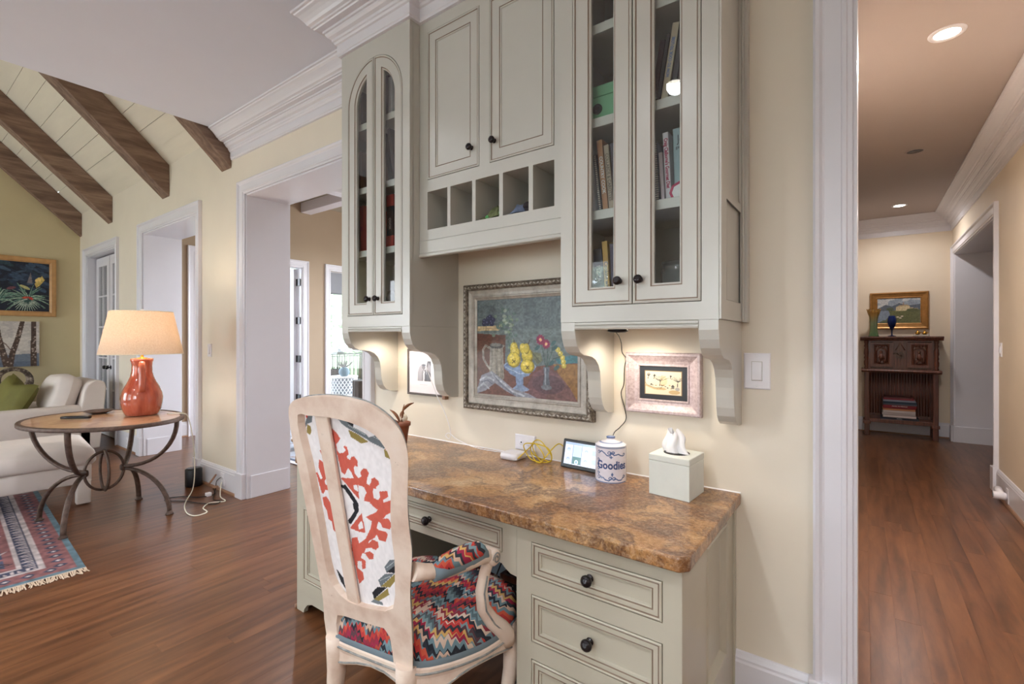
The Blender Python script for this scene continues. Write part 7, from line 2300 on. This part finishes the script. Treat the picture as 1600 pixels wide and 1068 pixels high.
# white plug-in fitting on the hall baseboard
pl = thing('door_bumper', 'white plug-in night light on the right hall baseboard', 'night light', (HX - .02, 5.3, .07))
m = MB(); m.box(HX - .026, HX - .0205, 5.30, 5.37, .02, .135); mk('plate', m, 'white_plastic', pl, bevel=.002)
m = MB(); m.lathe([(0, -.085), (.026, -.085), (.030, -.08), (.030, -.02), (.022, -.008), (0, -.006)], 18, (HX - .02, 5.335, .075), ax='x'); m.tube([(HX - .06, 5.335, .075), (HX - .06, 5.45, .10)], .026, 12); mk('housing', m, 'white_plastic', pl)
m = MB(); m.lathe([(0, -.0865), (.020, -.0865), (.020, -.0852), (0, -.0852)], 16, (HX - .02, 5.335, .075), ax='x'); mk('sensor_window', m, 'bin_blue', pl)
pl.name = 'night_light'

# ------------------------------------------------------------------ sunroom rug and footstool
srp = Paint(150, 120, 0, 3, 0, 2.6, (176, 182, 196))
r_ = np.random.default_rng(2)
for k in range(260): srp.line([(r_.uniform(0, 3), r_.uniform(0, 2.6)) for _ in range(1)] * 1 + [(r_.uniform(0, 3), r_.uniform(0, 2.6))] if False else [(x := r_.uniform(0, 3), y := r_.uniform(0, 2.6)), (x + r_.uniform(-.15, .15), y + r_.uniform(-.15, .15))], .04, [(120, 126, 146), (206, 206, 212), (150, 130, 128)][k % 3], .8)
e = np.minimum(np.minimum(srp.x, 3 - srp.x), np.minimum(srp.y, 2.6 - srp.y)); srp.put(e < .05, (226, 226, 230)); srp.put((e > .05) & (e < .1), (80, 88, 108))
so = thing('sunroom_rug', 'pale blue patterned rug on the sunroom floor', 'rug', (-5.7, 3.9, 0))
srp.build('pile', 'printed_rug', lambda a, b: (-7.0 + a * .8, 2.68 + b, np.full_like(a, .0085)), so)
m = MB(); m.box(-7.0, -4.6, 2.68, 5.28, .001, .008); mk('backing', m, 'rug_blue', so)
fs = thing('carved_footstool', 'small brown carved wooden stool on the sunroom rug, left of the desk chair', 'stool', (-5.42, 3.12, .0085))
m = MB(); m.lathe([(0, .10), (.15, .10), (.16, .115), (.16, .135), (.15, .15), (0, .155)], 24, (-5.36, 3.14, .0)); mk('seat', m, 'console_wood', fs)
for k in range(4):
    a = PI / 4 + k * PI / 2
    m = MB(); m.lathe([(.02, .0095), (.024, .02), (.016, .04), (.024, .07), (.02, .10)], 10, (-5.36 + .11 * math.cos(a), 3.14 + .11 * math.sin(a), 0)); mk('leg', m, 'console_wood', fs)

# ------------------------------------------------------------------ porch and garden beyond the glass
m = MB(); m.box(-12.6, SX - .14, WB + .02, 11, -.12, -.001); smk('floor_porch', m, 'porch_floor')
flat('lawn', (92, 112, 70), .9, var=.2, scale=1)
m = MB(); m.box(-60, -12.6, -40, 60, -.62, -.5); m.box(-12.6, 40, 10.0, 60, -.62, -.5); m.box(-60, 40, -60, BY - .2, -.62, -.5); smk('ground', m, 'lawn')
FENCE0 = WB + .1
ra_ = thing('porch_railing', 'black iron porch railing with slim balusters, seen through the sunroom glass', 'railing', (-12.0, 6.0, 0))
for zz, hh in ((.86, .02), (.80, .012), (.10, .012)):
    m = MB(); m.box(-12.02, -11.98, 2.45, 10.88, zz - hh, zz + hh); mk('rail', m, 'bronze_dark', ra_)
for k in range(64):
    y = 2.55 + k * .13
    if abs(y - 6.0) < .11: continue
    m = MB(); m.box(-12.008, -11.992, y - .008, y + .008, .1, .8); mk('baluster', m, 'bronze_dark', ra_)
for y in (2.34, 11.0):
    m = MB(); m.box(-12.15, -11.95, y - .1, y + .1, 0.001, 3.3); o = mk('porch_post', m, 'trim_white', bevel=.01); tag(o, {2.34: 'white porch post at the near end of the iron railing', 11.0: 'white porch post at the far end of the iron railing'}[y], 'post')
m = MB(); m.box(-12.5, SX - .14, WB + .02, 11, 3.3, 3.4); smk('ceiling_porch', m, 'trim_white')
# white lattice drum table
DX, DYy, DRr, DH = -9.72, 6.63, .30, .44
dt = thing('lattice_drum_table', 'round white drum table with a pierced lattice side on the porch', 'table', (DX, DYy, 0))
m = MB(); m.lathe([(0, DH - .03), (DRr + .015, DH - .03), (DRr + .02, DH - .015), (DRr + .015, DH), (0, DH)], 40, (DX, DYy, 0)); mk('top', m, 'drum_white', dt)
m = MB(); m.lathe([(DRr - .02, .002), (DRr + .01, .002), (DRr + .01, .03), (DRr - .02, .03)], 40, (DX, DYy, 0), cap=False); mk('base_ring', m, 'drum_white', dt)
m = MB()
for s_ in (1, -1):
    for k in range(24):
        a0 = 2 * PI * k / 24
        m.tube([(DX + DRr * math.cos(a0 + s_ * .9 * t), DYy + DRr * math.sin(a0 + s_ * .9 * t), .02 + (DH - .04) * t) for t in [i / 8 for i in range(9)]], .010, 5)
mk('lattice', m, 'drum_white', dt, kind='stuff')
m = MB(); m.lathe([(DRr - .05, .01), (DRr - .05, DH - .03)], 24, (DX, DYy, 0), cap=False); mk('inner_drum', m, 'shade_fabric', dt)
su = thing('stump_stool', 'dark bark covered tree stump stool beside the white drum table', 'stool', (-8.62, 6.33, 0))
m = MB(); n = 26; rr = random.Random(6); off = [rr.uniform(.9, 1.08) for _ in range(n)]
m.loft([[(-8.62 + .20 * q * off[i] * math.cos(2 * PI * i / n), 6.33 + .20 * q * off[i] * math.sin(2 * PI * i / n), z) for i in range(n)] for z, q in ((.001, 1.08), (.1, .98), (.25, .95), (.40, .98), (.42, .95))], None, True, True, smooth=False); mk('trunk', m, 'stump_bark', su)
vz = thing('plant_cloche', 'dark round vase of spiky leaves on the white drum table', 'plant', (DX + .1, DYy - .05, DH))
m = MB(); m.lathe([(0, .0), (.07, .002), (.11, .05), (.125, .10), (.11, .16), (.06, .20), (.05, .215), (.06, .22), (0, .21)], 20, (DX + .1, DYy - .05, DH)); mk('pot', m, 'bin_blue', vz)
m = MB()
for k in range(16):
    a = k * 2.4; t = .04 + .05 * (k % 3)
    m.tube([(DX + .1, DYy - .05, DH + .19), (DX + .1 + t * math.cos(a), DYy - .05 + t * math.sin(a), DH + .27), (DX + .1 + 1.6 * t * math.cos(a), DYy - .05 + 1.6 * t * math.sin(a), DH + .36)], [.012, .014, .002], 5)
mk('foliage', m, 'stump_bark', vz, kind='stuff')
ln = thing('porch_lantern', 'dark metal lantern standing by the porch railing', 'lantern', (-11.4, 7.62, 0))
m = MB()
for sx_ in (-1, 1):
    for sy_ in (-1, 1): m.tube([(-11.4 + sx_ * .11, 7.62 + sy_ * .11, .5), (-11.4 + sx_ * .11, 7.62 + sy_ * .11, .88)], .012, 5)
m.box(-11.53, -11.27, 7.49, 7.75, .48, .50); mk('cage', m, 'bronze_dark', ln)
m = MB(); m.loft([rr4(-11.55, -11.25, 7.47, 7.77, .88), rr4(-11.44, -11.36, 7.58, 7.66, 1.0), rr4(-11.42, -11.38, 7.60, 7.64, 1.04)], None, True, True); m.tube([(-11.4 + .05 * math.cos(a), 7.62, 1.09 + .05 * math.sin(a)) for a in [2 * PI * k / 12 for k in range(13)]], .008, 5, False); mk('roof', m, 'bronze_dark', ln)
m = MB(); m.box(-11.55, -11.25, 7.47, 7.77, .001, .48); mk('stand', m, 'stump_bark', ln, bevel=.01)
psf = thing('porch_sofa', 'pale cushioned porch sofa in front of the iron railing', 'sofa', (-11.3, 5.9, 0))
mk('seat', soft_box(-11.70, -10.95, 5.0, 7.0, .001, .36, .04, .02), 'slipcover', psf); mk('backrest', soft_box(-11.9, -11.72, 5.0, 7.0, .001, .62, .05), 'slipcover', psf)

# trees beyond the porch and behind the back windows
leafm = {}
def tree(x, y, h, r, seed, label, base=-.5):
    t = thing('garden_tree', label, 'tree', (x, y, base), 'trees in the garden')
    rr = random.Random(seed)
    m = MB(); m.tube([(x, y, base), (x + .1, y, base + h * .3), (x, y + .1, base + h * .7)], [.16, .12, .05], 8); mk('trunk', m, 'tree_bark', t)
    m = MB()
    for k in range(2600):
        a, b, q = rr.uniform(0, 2 * PI), math.acos(rr.uniform(-1, 1)), rr.uniform(.45, 1) ** .6
        c = Vector((x + r * q * math.sin(b) * math.cos(a), y + r * q * math.sin(b) * math.sin(a), base + h * .58 + h * .42 * q * math.cos(b)))
        d1 = Vector((rr.uniform(-1, 1), rr.uniform(-1, 1), rr.uniform(-1, 1))).normalized() * .16
        d2 = d1.cross(Vector((rr.uniform(-1, 1), rr.uniform(-1, 1), rr.uniform(-1, 1)))).normalized() * .09
        m.add([tuple(c - d1), tuple(c + d2), tuple(c + d1), tuple(c - d2)], [(0, 1, 2, 3)])
    mk('foliage', m, 'tree_leaf', t, kind='stuff')


for i, (x, y, h, r) in enumerate(((-17.5, 8.6, 6.0, 2.1), (-18, 13.2, 6.2, 2.2), (-23.5, 11.4, 8.5, 2.9), (-24, 17.8, 8.5, 2.9))):
    tree(x, y, h, r, i, ['leafy tree beyond the porch, nearest the glass doors', 'taller leafy tree beyond the middle of the porch railing', 'leafy tree beyond the far end of the porch railing', 'large leafy tree standing farthest back in the garden'][i])
for i, (x, y, h, r) in enumerate(((-4.3, -9, 6, 1.9), (-8.9, -9.5, 6.5, 2.2), (.4, -9.5, 6, 2.0))):
    tree(x, y, h, r, 10 + i, ['leafy tree outside the narrow window behind the camera', 'leafy tree outside the living room window', 'leafy tree outside the wide kitchen window'][i])
